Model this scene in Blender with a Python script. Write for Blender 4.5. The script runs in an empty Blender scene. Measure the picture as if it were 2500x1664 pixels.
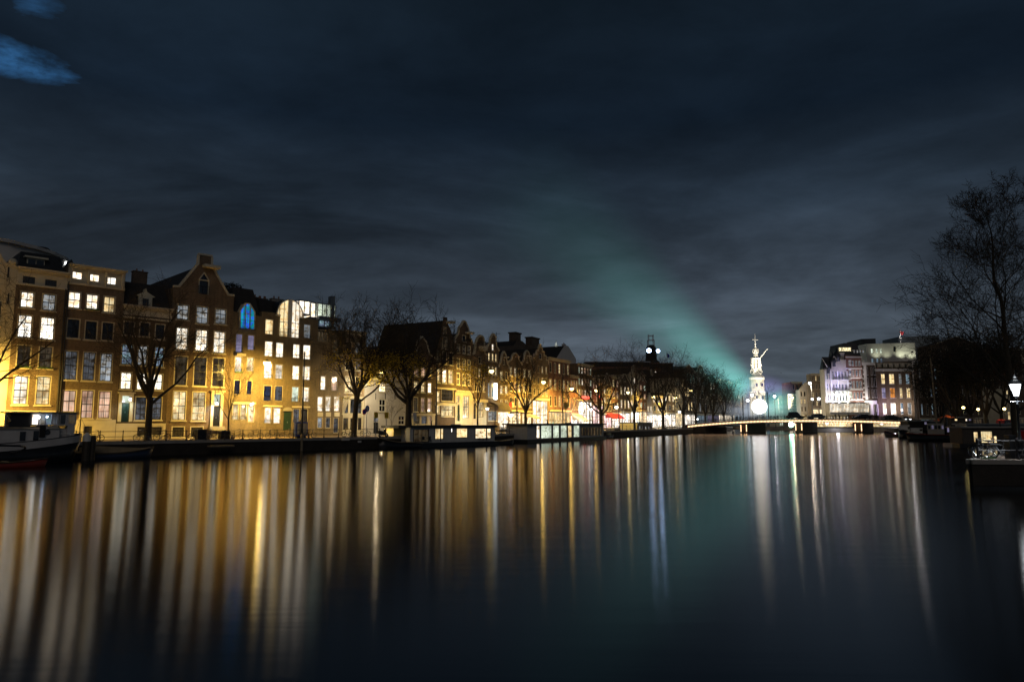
import bpy, math, random
from math import sin, cos, pi, atan2, sqrt, radians
from mathutils import Vector, Matrix
from mathutils.geometry import tessellate_polygon
rnd = random.Random(7)
scene = bpy.context.scene
col = scene.collection

# ---------------------------------------------------------------- camera, world, exposure
CAMH = 3.3
FPX = 1700.0
PITCH = math.atan(198.0 / FPX)
cam_d = bpy.data.cameras.new('camera')
cam = bpy.data.objects.new('camera', cam_d)
col.objects.link(cam)
cam.location = (0, 0, CAMH)
cam.rotation_euler = (pi / 2 + PITCH, 0, 0)
cam_d.sensor_width = 36.0
cam_d.lens = FPX / 2500 * 36.0
cam_d.clip_start = 0.1
cam_d.clip_end = 6000
scene.camera = cam
scene.render.engine = 'CYCLES'
scene.cycles.use_denoising = True
scene.cycles.max_bounces = 4
scene.cycles.diffuse_bounces = 2
scene.cycles.glossy_bounces = 3
scene.cycles.transmission_bounces = 2
scene.cycles.volume_bounces = 0
scene.cycles.sample_clamp_indirect = 4.0
scene.cycles.sample_clamp_direct = 0.0
scene.cycles.caustics_reflective = False
scene.cycles.caustics_refractive = False
vs = scene.view_settings
vs.view_transform = 'Standard'
vs.look = 'None'
vs.exposure = 0.0
vs.gamma = 1.0
vs.use_curve_mapping = False

world = bpy.data.worlds.new('World')
scene.world = world
world.use_nodes = True
wn = world.node_tree.nodes
wl = world.node_tree.links
wn.clear()


class NB:
    """tiny helper for building node trees"""
    def __init__(s, tree):
        s.t = tree

    def n(s, typ, **kw):
        nd = s.t.nodes.new(typ)
        for k, v in kw.items():
            if k.startswith('i_'):
                key = k[2:].replace('_', ' ')
                nd.inputs[key].default_value = v
            else:
                setattr(nd, k, v)
        return nd

    def l(s, a, b):
        s.t.links.new(a, b)

    def math(s, op, a, b=None, c=None, clamp=False):
        nd = s.t.nodes.new('ShaderNodeMath')
        nd.operation = op
        nd.use_clamp = clamp
        for i, v in enumerate((a, b, c)):
            if v is None:
                continue
            if isinstance(v, (int, float)):
                nd.inputs[i].default_value = v
            else:
                s.l(v, nd.inputs[i])
        return nd.outputs[0]

    def mix(s, fac, a, b, mode='MIX'):
        nd = s.t.nodes.new('ShaderNodeMix')
        nd.data_type = 'RGBA'
        nd.blend_type = mode
        nd.clamp_factor = True
        for sock, v in ((nd.inputs[0], fac), (nd.inputs[6], a), (nd.inputs[7], b)):
            if isinstance(v, (int, float)):
                sock.default_value = v
            elif isinstance(v, (tuple, list)):
                sock.default_value = tuple(v) + ((1,) if len(v) == 3 else ())
            else:
                s.l(v, sock)
        return nd.outputs[2]

    def ramp(s, fac, stops, interp='LINEAR'):
        nd = s.t.nodes.new('ShaderNodeValToRGB')
        nd.color_ramp.interpolation = interp
        el = nd.color_ramp.elements
        while len(el) < len(stops):
            el.new(0.5)
        for e, (p, c) in zip(el, stops):
            e.position = p
            e.color = (c, c, c, 1) if isinstance(c, (int, float)) else tuple(c) + (1,)
        if fac is not None:
            s.l(fac, nd.inputs[0])
        return nd.outputs[0]

    def noise(s, vec, scale, detail=4, rough=0.5, dist=0.0):
        nd = s.t.nodes.new('ShaderNodeTexNoise')
        nd.inputs['Scale'].default_value = scale
        nd.inputs['Detail'].default_value = detail
        nd.inputs['Roughness'].default_value = rough
        nd.inputs['Distortion'].default_value = dist
        if vec is not None:
            s.l(vec, nd.inputs['Vector'])
        return nd.outputs[0]

    def mapping(s, vec, scale=(1, 1, 1), loc=(0, 0, 0)):
        nd = s.t.nodes.new('ShaderNodeMapping')
        nd.inputs['Scale'].default_value = scale
        nd.inputs['Location'].default_value = loc
        s.l(vec, nd.inputs['Vector'])
        return nd.outputs[0]

    def sep(s, vec):
        nd = s.t.nodes.new('ShaderNodeSeparateXYZ')
        s.l(vec, nd.inputs[0])
        return nd.outputs

    def comb(s, x, y, z):
        nd = s.t.nodes.new('ShaderNodeCombineXYZ')
        for i, v in enumerate((x, y, z)):
            if isinstance(v, (int, float)):
                nd.inputs[i].default_value = v
            else:
                s.l(v, nd.inputs[i])
        return nd.outputs[0]


# night sky: overcast, lit from below by the city, with a torn blue gap low in the west
B = NB(world.node_tree)
tc = B.n('ShaderNodeTexCoord')
g = tc.outputs['Generated']
x, y, z = B.sep(g)
zc = B.math('MAXIMUM', z, 0.0)
base = B.ramp(zc, [(0.0, (0.082, 0.100, 0.120)), (0.08, (0.070, 0.088, 0.110)), (0.18, (0.044, 0.059, 0.080)), (0.29, (0.021, 0.033, 0.050)),
                   (0.40, (0.0080, 0.0160, 0.029)), (0.60, (0.0055, 0.0105, 0.0165)), (1.0, (0.004, 0.008, 0.013))])
den = B.math('ADD', zc, 0.16)
cx = B.math('DIVIDE', x, den)
cy = B.math('DIVIDE', y, den)
cv = B.comb(cx, cy, 0.0)
n1 = B.noise(B.mapping(cv, (0.55, 0.8, 1), (3.1, 1.7, 0)), 1.0, 6, 0.55, 0.6)
cl = B.ramp(n1, [(0.30, 0.38), (0.44, 0.74), (0.58, 1.15), (0.74, 1.65)], 'EASE')
n2 = B.noise(B.mapping(cv, (2.4, 3.0, 1), (8.4, 3.0, 0)), 1.0, 7, 0.62, 0.25)
cl2 = B.ramp(n2, [(0.32, 0.78), (0.5, 0.98), (0.68, 1.20)])
sky1 = B.mix(1.0, base, cl, 'MULTIPLY')
sky2 = B.mix(1.0, sky1, cl2, 'MULTIPLY')
# western twilight gap in the clouds


def gap_mask(u, v, w, hh):
    # an opening in the overcast, in the direction of that bit of sky
    d0 = Vector(((u - 1250.0) / FPX, cos(PITCH) - (832.0 - v) / FPX * sin(PITCH), sin(PITCH) + (832.0 - v) / FPX * cos(PITCH))).normalized()
    e1 = d0.cross(Vector((0, 0, 1))).normalized()
    e2 = e1.cross(d0).normalized()
    acc = []
    for e, sc in ((e1, w), (e2, hh)):
        dt = B.n('ShaderNodeVectorMath', operation='DOT_PRODUCT')
        B.l(g, dt.inputs[0])
        dt.inputs[1].default_value = e
        q = B.math('DIVIDE', B.math('SUBTRACT', dt.outputs['Value'], d0.dot(e)), sc)
        acc.append(B.math('MULTIPLY', q, q))
    fw = B.n('ShaderNodeVectorMath', operation='DOT_PRODUCT')
    B.l(g, fw.inputs[0])
    fw.inputs[1].default_value = d0
    front = B.math('GREATER_THAN', fw.outputs['Value'], 0.5)
    rag = B.math('MULTIPLY', B.math('SUBTRACT', B.noise(B.mapping(cv, (4.2, 5.5, 1), (5.3, 1.2, 0)), 1.0, 6, 0.6, 0.5), 0.50), 4.0)
    m_ = B.math('MULTIPLY', B.math('ADD', B.math('SUBTRACT', 1.0, B.math('ADD', acc[0], acc[1])), rag), 0.62, clamp=True)
    return B.math('MULTIPLY', B.math('MULTIPLY', m_, B.math('SUBTRACT', 1.35, B.math('MULTIPLY', B.math('ADD', acc[0], acc[1]), 0.45), clamp=True)), front)


gap = B.math('MAXIMUM', gap_mask(90, 12, 0.042, 0.026), gap_mask(40, 146, 0.056, 0.024))
n3 = B.noise(B.mapping(cv, (5.2, 6.5, 1), (2.9, 5.2, 0)), 1.0, 7, 0.6, 0.3)
g2 = B.ramp(n3, [(0.34, 0.10), (0.58, 1.0)], 'EASE')
gm = B.mix(1.0, gap, g2, 'MULTIPLY')
sky3 = B.mix(gm, sky2, (0.040, 0.165, 0.40))
nish = B.n('ShaderNodeTexSky')
nish.sky_type = 'NISHITA'
nish.sun_disc = False
nish.sun_elevation = radians(-4)
nish.sun_rotation = radians(-60)
bg = B.n('ShaderNodeBackground')
B.l(sky3, bg.inputs['Color'])
bg.inputs['Strength'].default_value = 1.0
bg2 = B.n('ShaderNodeBackground')
B.l(nish.outputs[0], bg2.inputs['Color'])
bg2.inputs['Strength'].default_value = 0.01
ad = B.n('ShaderNodeAddShader')
B.l(bg.outputs[0], ad.inputs[0])
B.l(bg2.outputs[0], ad.inputs[1])
wo = B.n('ShaderNodeOutputWorld')
B.l(ad.outputs[0], wo.inputs['Surface'])

city_fill_d = bpy.data.lights.new('moon', 'SUN')  # soft fill added in place of city glow on hulls and facades
city_fill_d.energy = 0.18
city_fill_d.angle = radians(25)
city_fill_d.color = (1.0, 0.87, 0.77)
moon = bpy.data.objects.new('moon', city_fill_d)
moon.rotation_euler = (radians(58), 0, radians(12))
col.objects.link(moon)

# ---------------------------------------------------------------- photograph -> place
CP, SP = cos(PITCH), sin(PITCH)


def ray(u, v):
    d = (u - 1250.0) / FPX
    up = (832.0 - v) / FPX
    return (d, CP - up * SP, SP + up * CP)


def at(u, v, Y):
    r = ray(u, v)
    t = Y / r[1]
    return Vector((r[0] * t, Y, CAMH + r[2] * t))


def on_z(u, v, zz):
    r = ray(u, v)
    t = (zz - CAMH) / r[2]
    return Vector((r[0] * t, r[1] * t, zz))


class Line:
    """a vertical plane through P running in direction th (clockwise from +Y)"""
    def __init__(s, P, deg):
        s.P = P
        s.th = radians(deg)
        s.S = (sin(s.th), cos(s.th))
        s.N = (-cos(s.th), sin(s.th))       # away from the river (left banks)
        s.rz = pi / 2 - s.th

    def off(s, d):
        return Line((s.P[0] + s.N[0] * d, s.P[1] + s.N[1] * d), math.degrees(s.th))

    def loc(s, u, v=1030.0):
        r = ray(u, v)
        px, py = s.P
        sx, sy = s.S
        den = r[0] * sy - r[1] * sx
        t = (px * sy - py * sx) / den
        q = (t * r[0], t * r[1])
        return ((q[0] - px) * sx + (q[1] - py) * sy, CAMH + t * r[2])

    def pt(s, ss, d=0.0, z=0.0):
        return Vector((s.P[0] + s.S[0] * ss + s.N[0] * d, s.P[1] + s.S[1] * ss + s.N[1] * d, z))


GZ = 1.43
QA = Line((-37.9, 67.2), 44.1)
QB = Line((-7.0, 100.0), 28.4)
FA = QA.off(10.5)
FB = QB.off(12.0)
FC = Line((115.0, 250.0), 90.0)

# ---------------------------------------------------------------- materials
MATS = {}


def new_mat(name):
    m = bpy.data.materials.new(name)
    m.use_nodes = True
    m.node_tree.nodes.clear()
    MATS[name] = m
    b = NB(m.node_tree)
    out = b.n('ShaderNodeOutputMaterial')
    return m, b, out


def mat_plain(name, c, rough=0.7, var=0.25, nscale=1.3, metal=0.0, bump=0.0, spec=0.4):
    m, b, out = new_mat(name)
    t = b.n('ShaderNodeTexCoord').outputs['Object']
    n = b.noise(t, nscale, 5, 0.6)
    f = b.ramp(n, [(0.25, 1 - var), (0.75, 1 + var * 0.6)])
    c2 = b.mix(1.0, c, f, 'MULTIPLY')
    p = b.n('ShaderNodeBsdfPrincipled')
    b.l(c2, p.inputs['Base Color'])
    p.inputs['Roughness'].default_value = rough
    p.inputs['Metallic'].default_value = metal
    p.inputs['Specular IOR Level'].default_value = spec
    if bump:
        bp = b.n('ShaderNodeBump')
        bp.inputs['Strength'].default_value = bump
        bp.inputs['Distance'].default_value = 0.05
        b.l(b.noise(t, nscale * 8, 4, 0.6), bp.inputs['Height'])
        b.l(bp.outputs[0], p.inputs['Normal'])
    b.l(p.outputs[0], out.inputs['Surface'])
    return m


def mat_brick(name, c1, c2, mortar, scale=1.0):
    m, b, out = new_mat(name)
    t = b.n('ShaderNodeTexCoord').outputs['Object']
    x, y, z = b.sep(t)
    v = b.comb(b.math('ADD', x, y), z, 0.0)
    br = b.n('ShaderNodeTexBrick')
    b.l(v, br.inputs['Vector'])
    br.inputs['Color1'].default_value = c1 + (1,)
    br.inputs['Color2'].default_value = c2 + (1,)
    br.inputs['Mortar'].default_value = mortar + (1,)
    br.inputs['Scale'].default_value = 1.0
    br.inputs['Brick Width'].default_value = 0.24 * scale
    br.inputs['Row Height'].default_value = 0.075 * scale
    br.inputs['Mortar Size'].default_value = 0.010 * scale
    n = b.noise(t, 0.45, 6, 0.65)
    f = b.ramp(n, [(0.25, 0.62), (0.75, 1.25)])
    n2 = b.noise(b.mapping(t, (3, 3, 0.35)), 1.0, 4, 0.6)
    f2 = b.ramp(n2, [(0.3, 0.8), (0.7, 1.12)])
    n4 = b.noise(t, 6.0, 3, 0.7)
    f4 = b.ramp(n4, [(0.3, 0.72), (0.7, 1.22)])
    cc = b.mix(1.0, b.mix(1.0, b.mix(1.0, br.outputs['Color'], f, 'MULTIPLY'), f2, 'MULTIPLY'), f4, 'MULTIPLY')
    p = b.n('ShaderNodeBsdfPrincipled')
    b.l(cc, p.inputs['Base Color'])
    p.inputs['Roughness'].default_value = 0.85
    p.inputs['Specular IOR Level'].default_value = 0.25
    bp = b.n('ShaderNodeBump')
    bp.inputs['Strength'].default_value = 0.5
    bp.inputs['Distance'].default_value = 0.03
    b.l(b.math('ADD', n4, b.math('MULTIPLY', br.outputs['Fac'], -0.5)), bp.inputs['Height'])
    b.l(bp.outputs[0], p.inputs['Normal'])
    b.l(p.outputs[0], out.inputs['Surface'])
    return m


def mat_room(name, c, strength, curtain=0.5, clutter=0.6, tint2=None):
    """a lit room seen through its window: curtains, a bright ceiling, dark furniture low down"""
    m, b, out = new_mat(name)
    t = b.n('ShaderNodeTexCoord').outputs['Object']
    n = b.noise(b.mapping(t, (5.5, 1, 0.25)), 1.0, 3, 0.6)          # curtain folds
    f = b.ramp(n, [(0.35, 1 - curtain), (0.6, 1.0)])
    n2 = b.noise(b.mapping(t, (1.7, 1, 1.9)), 1.0, 4, 0.6, 0.5)     # furniture, pictures, plants
    f2 = b.ramp(n2, [(0.36, 1 - clutter), (0.47, 1.0)])
    n3 = b.noise(t, 0.33, 2, 0.5)                                   # one room to the next
    f3 = b.ramp(n3, [(0.35, 0.45), (0.65, 1.3)])
    oi = b.n('ShaderNodeObjectInfo')
    rv = b.math('ADD', b.math('MULTIPLY', oi.outputs['Random'], 0.5), 0.72)
    cc = b.mix(1.0, b.mix(1.0, b.mix(1.0, f, f2, 'MULTIPLY'), f3, 'MULTIPLY'), rv, 'MULTIPLY')
    ccol = b.mix(b.ramp(n2, [(0.40, 1.0), (0.56, 0.0)]), c, tint2 or tuple(v * w for v, w in zip(c, (1.0, 0.78, 0.55))))
    e = b.n('ShaderNodeEmission')
    b.l(b.mix(1.0, ccol, cc, 'MULTIPLY'), e.inputs['Color'])
    e.inputs['Strength'].default_value = strength
    g = b.n('ShaderNodeBsdfGlossy')
    g.inputs['Roughness'].default_value = 0.08
    g.inputs['Color'].default_value = (0.06, 0.06, 0.06, 1)
    a = b.n('ShaderNodeAddShader')
    b.l(e.outputs[0], a.inputs[0])
    b.l(g.outputs[0], a.inputs[1])
    b.l(a.outputs[0], out.inputs['Surface'])
    return m


def mat_emit(name, c, strength):
    m, b, out = new_mat(name)
    e = b.n('ShaderNodeEmission')
    e.inputs['Color'].default_value = c + (1,)
    e.inputs['Strength'].default_value = strength
    b.l(e.outputs[0], out.inputs['Surface'])
    return m


mat_brick('brick_brown', (0.15, 0.10, 0.060), (0.19, 0.125, 0.075), (0.21, 0.18, 0.14))
mat_brick('brick_dark', (0.10, 0.068, 0.045), (0.125, 0.083, 0.053), (0.13, 0.11, 0.09))
mat_brick('brick_ochre', (0.24, 0.17, 0.095), (0.30, 0.21, 0.12), (0.28, 0.25, 0.20))
mat_brick('brick_red', (0.21, 0.085, 0.055), (0.26, 0.11, 0.07), (0.25, 0.21, 0.18))
mat_brick('brick_modern', (0.17, 0.135, 0.085), (0.20, 0.155, 0.10), (0.19, 0.16, 0.12))
mat_plain('plaster_white', (0.56, 0.53, 0.49), 0.8, 0.12, 0.5)
mat_plain('plaster_cream', (0.50, 0.45, 0.33), 0.8, 0.15, 0.5)
mat_plain('stone_trim', (0.55, 0.50, 0.38), 0.65, 0.18, 0.9)
mat_plain('stone_grey', (0.30, 0.28, 0.25), 0.8, 0.25, 1.1)
mat_plain('paint_white', (0.72, 0.70, 0.64), 0.5, 0.1, 1.0)
mat_plain('paint_black', (0.015, 0.016, 0.018), 0.35, 0.2, 2.0)
mat_plain('paint_green', (0.018, 0.045, 0.035), 0.4, 0.25, 2.0)
mat_plain('roof_tile', (0.030, 0.026, 0.024), 0.75, 0.5, 2.2, bump=0.6)
mat_plain('roof_slate', (0.022, 0.025, 0.030), 0.55, 0.4, 2.4, bump=0.4)
mat_plain('bitumen', (0.028, 0.030, 0.033), 0.85, 0.3, 0.8)
mat_plain('zinc', (0.16, 0.18, 0.19), 0.5, 0.25, 1.5, metal=0.4)
mat_plain('iron', (0.020, 0.021, 0.024), 0.45, 0.3, 3.0)
mat_plain('steel', (0.36, 0.37, 0.39), 0.35, 0.2, 3.0, metal=0.8)
mat_plain('chrome', (0.75, 0.76, 0.78), 0.18, 0.1, 3.0, metal=1.0)
mat_plain('rubber', (0.012, 0.012, 0.012), 0.8, 0.2, 4.0)
mat_plain('timber_wet', (0.045, 0.035, 0.024), 0.6, 0.5, 2.5, bump=0.6)
mat_plain('timber_grey', (0.24, 0.19, 0.12), 0.75, 0.4, 2.2, bump=0.4)
mat_plain('bark', (0.055, 0.043, 0.028), 0.9, 0.45, 5.0, bump=0.8)
mat_plain('twig', (0.055, 0.042, 0.026), 0.9, 0.3, 2.0)
mat_plain('leaf_yellow', (0.44, 0.34, 0.03), 0.7, 0.4, 1.5)
_t = MATS['leaf_yellow'].node_tree
_b = NB(_t)
_p = [n for n in _t.nodes if n.type == 'BSDF_PRINCIPLED'][0]
_o = [n for n in _t.nodes if n.type == 'OUTPUT_MATERIAL'][0]
_tr = _b.n('ShaderNodeBsdfTranslucent')
_tr.inputs['Color'].default_value = (0.60, 0.44, 0.03, 1)
_m = _b.n('ShaderNodeMixShader')
_m.inputs[0].default_value = 0.5
_b.l(_p.outputs[0], _m.inputs[1])
_b.l(_tr.outputs[0], _m.inputs[2])
_b.l(_m.outputs[0], _o.inputs['Surface'])
mat_plain('leaf_dark', (0.008, 0.010, 0.005), 0.7, 0.5, 1.5)
mat_plain('leaf_green', (0.05, 0.11, 0.03), 0.7, 0.4, 3.0)
mat_plain('quay_brick', (0.030, 0.024, 0.018), 0.8, 0.5, 1.2, bump=0.5)
mat_plain('hull_black', (0.010, 0.011, 0.013), 0.35, 0.4, 0.9)
mat_plain('hull_white', (0.52, 0.50, 0.48), 0.4, 0.2, 0.8)
mat_plain('hull_blue', (0.020, 0.030, 0.060), 0.4, 0.3, 0.9)
mat_plain('hull_red', (0.22, 0.030, 0.018), 0.4, 0.3, 1.2)
mat_plain('canvas_tan', (0.22, 0.18, 0.12), 0.85, 0.3, 1.5)
mat_plain('canvas_red', (0.50, 0.045, 0.05), 0.8, 0.2, 1.0)
mat_plain('canvas_orange', (0.75, 0.14, 0.03), 0.8, 0.2, 1.0)
mat_plain('canvas_blue', (0.03, 0.06, 0.4), 0.8, 0.2, 1.0)
mat_plain('boards_white', (0.50, 0.49, 0.46), 0.6, 0.18, 1.3)
mat_plain('panel_yellow', (0.62, 0.50, 0.20), 0.6, 0.08, 0.6)
mat_plain('sign_yellow', (0.75, 0.48, 0.02), 0.5, 0.1, 2)
mat_plain('sign_blue', (0.02, 0.06, 0.35), 0.5, 0.1, 2)
mat_plain('sign_red', (0.6, 0.03, 0.03), 0.5, 0.1, 2)
mat_plain('car_dark', (0.020, 0.022, 0.027), 0.25, 0.1, 1)
mat_plain('car_silver', (0.20, 0.21, 0.22), 0.3, 0.1, 1, metal=0.5)
mat_plain('car_red', (0.35, 0.015, 0.012), 0.3, 0.1, 1)
mat_plain('glass_dark', (0.012, 0.014, 0.018), 0.06, 0.1, 1, spec=0.6)
mat_plain('curtained_glass', (0.060, 0.055, 0.048), 0.15, 0.5, 3.0, spec=0.6)
mat_plain('cloth_dark', (0.02, 0.02, 0.024), 0.85, 0.3, 4)
mat_plain('skin', (0.35, 0.22, 0.16), 0.6, 0.1, 4)
mat_room('room_white', (1.0, 0.94, 0.80), 2.0, 0.30, 0.40)
mat_room('room_bright', (1.0, 0.97, 0.88), 3.0, 0.15, 0.5)
mat_room('room_yellow', (1.0, 0.82, 0.46), 1.35, 0.35, 0.40)
mat_room('room_pink', (1.0, 0.66, 0.46), 0.95, 0.55, 0.15, (1.0, 0.55, 0.34))
mat_room('room_cool', (0.80, 0.90, 1.0), 0.42, 0.35, 0.75)
mat_room('room_grey', (0.74, 0.80, 0.92), 0.15, 0.6, 0.7)
mat_room('room_dim', (0.95, 0.72, 0.42), 0.085, 0.6, 0.8)
mat_room('room_blue', (0.03, 0.16, 1.0), 0.75, 0.7, 0.5, (0.0, 0.5, 0.45))
mat_room('room_violet', (0.62, 0.55, 0.85), 0.38, 0.3, 0.25, (0.5, 0.45, 0.75))
mat_room('room_navy', (0.22, 0.27, 0.55), 0.16, 0.4, 0.7)
mat_room('room_green', (0.86, 0.98, 0.80), 1.15, 0.35, 0.5, (0.75, 0.85, 0.6))
mat_room('room_orange', (1.0, 0.40, 0.10), 0.75, 0.4, 0.6)
mat_room('room_aqua', (0.55, 0.85, 0.95), 0.45, 0.3, 0.6, (0.5, 0.6, 0.9))
mat_room('shop_white', (1.0, 0.96, 0.92), 3.2, 0.3, 0.85, (0.95, 0.75, 0.5))
mat_room('shop_warm', (1.0, 0.84, 0.55), 2.2, 0.35, 0.85)
mat_room('shop_pink', (1.0, 0.62, 0.66), 2.4, 0.3, 0.8, (1.0, 0.8, 0.7))
mat_emit('lamp_sodium', (1.0, 0.74, 0.26), 10.0)
mat_emit('lamp_white', (0.93, 0.97, 1.0), 9.0)
mat_emit('lamp_blue', (0.45, 0.62, 1.0), 26.0)
mat_emit('bulb_warm', (1.0, 0.60, 0.32), 4.0)
mat_emit('lantern_white', (0.93, 0.97, 1.0), 5.0)
mat_emit('lamp_green', (0.35, 1.0, 0.72), 22.0)
mat_emit('balloon_glow', (1.0, 0.97, 1.0), 4.0)
mat_emit('neon_red', (1.0, 0.10, 0.06), 3.0)
mat_emit('sign_glow', (1.0, 0.86, 0.50), 1.6)
mat_emit('tube_white', (0.9, 1.0, 1.0), 4.0)


def mat_street():
    m, b, out = new_mat('street_paving')
    t = b.n('ShaderNodeTexCoord').outputs['Object']
    br = b.n('ShaderNodeTexBrick')
    b.l(t, br.inputs['Vector'])
    br.inputs['Color1'].default_value = (0.16, 0.115, 0.085, 1)
    br.inputs['Color2'].default_value = (0.21, 0.16, 0.12, 1)
    br.inputs['Mortar'].default_value = (0.07, 0.06, 0.05, 1)
    br.inputs['Scale'].default_value = 1.0
    br.inputs['Brick Width'].default_value = 0.22
    br.inputs['Row Height'].default_value = 0.11
    br.inputs['Mortar Size'].default_value = 0.012
    n = b.noise(t, 0.4, 6, 0.65)
    cc = b.mix(1.0, br.outputs['Color'], b.ramp(n, [(0.3, 0.65), (0.7, 1.3)]), 'MULTIPLY')
    p = b.n('ShaderNodeBsdfPrincipled')
    b.l(cc, p.inputs['Base Color'])
    p.inputs['Roughness'].default_value = 0.6
    b.l(p.outputs[0], out.inputs['Surface'])


mat_street()


def mat_water():
    """dark river averaged over a long exposure: ripples tilt mostly along the line of sight, so reflections run vertically"""
    m, b, out = new_mat('river_water')
    pos = b.n('ShaderNodeNewGeometry').outputs['Position']
    gl = b.n('ShaderNodeBsdfAnisotropic')
    gl.distribution = 'BECKMANN'
    n = b.noise(b.mapping(pos, (0.010, 0.05, 1)), 1.0, 3, 0.5)
    rr = b.ramp(n, [(0.3, 0.132), (0.7, 0.158)])
    b.l(rr, gl.inputs['Roughness'])
    gl.inputs['Anisotropy'].default_value = 0.46
    sx_, sy_, sz_ = b.sep(pos)
    qx, qy = b.math('SUBTRACT', sx_, 2.0), b.math('ADD', sy_, 18.0)      # tangents circle a point behind the camera, keeping reflection streaks upright
    vn = b.n('ShaderNodeVectorMath', operation='NORMALIZE')
    b.l(b.comb(qy, b.math('MULTIPLY', qx, -1.0), 0.0), vn.inputs[0])
    tg = vn.outputs[0]
    b.l(tg, gl.inputs['Tangent'])
    fr = b.n('ShaderNodeFresnel')
    fr.inputs['IOR'].default_value = 1.33
    f = b.math('MULTIPLY', b.math('POWER', fr.outputs[0], 0.45), 0.58)
    cmb = b.n('ShaderNodeCombineColor')
    for i in range(3):
        b.l(f, cmb.inputs[i])
    b.l(cmb.outputs[0], gl.inputs['Color'])
    bp = b.n('ShaderNodeBump')
    bp.inputs['Strength'].default_value = 0.035
    bp.inputs['Distance'].default_value = 0.10
    w = b.noise(b.mapping(pos, (0.12, 1.3, 1)), 1.0, 3, 0.55)
    b.l(w, bp.inputs['Height'])
    b.l(bp.outputs[0], gl.inputs['Normal'])
    df = b.n('ShaderNodeBsdfDiffuse')
    df.inputs['Color'].default_value = (0.0035, 0.0045, 0.0055, 1)
    a = b.n('ShaderNodeAddShader')
    b.l(gl.outputs[0], a.inputs[0])
    b.l(df.outputs[0], a.inputs[1])
    b.l(a.outputs[0], out.inputs['Surface'])


mat_water()


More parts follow.
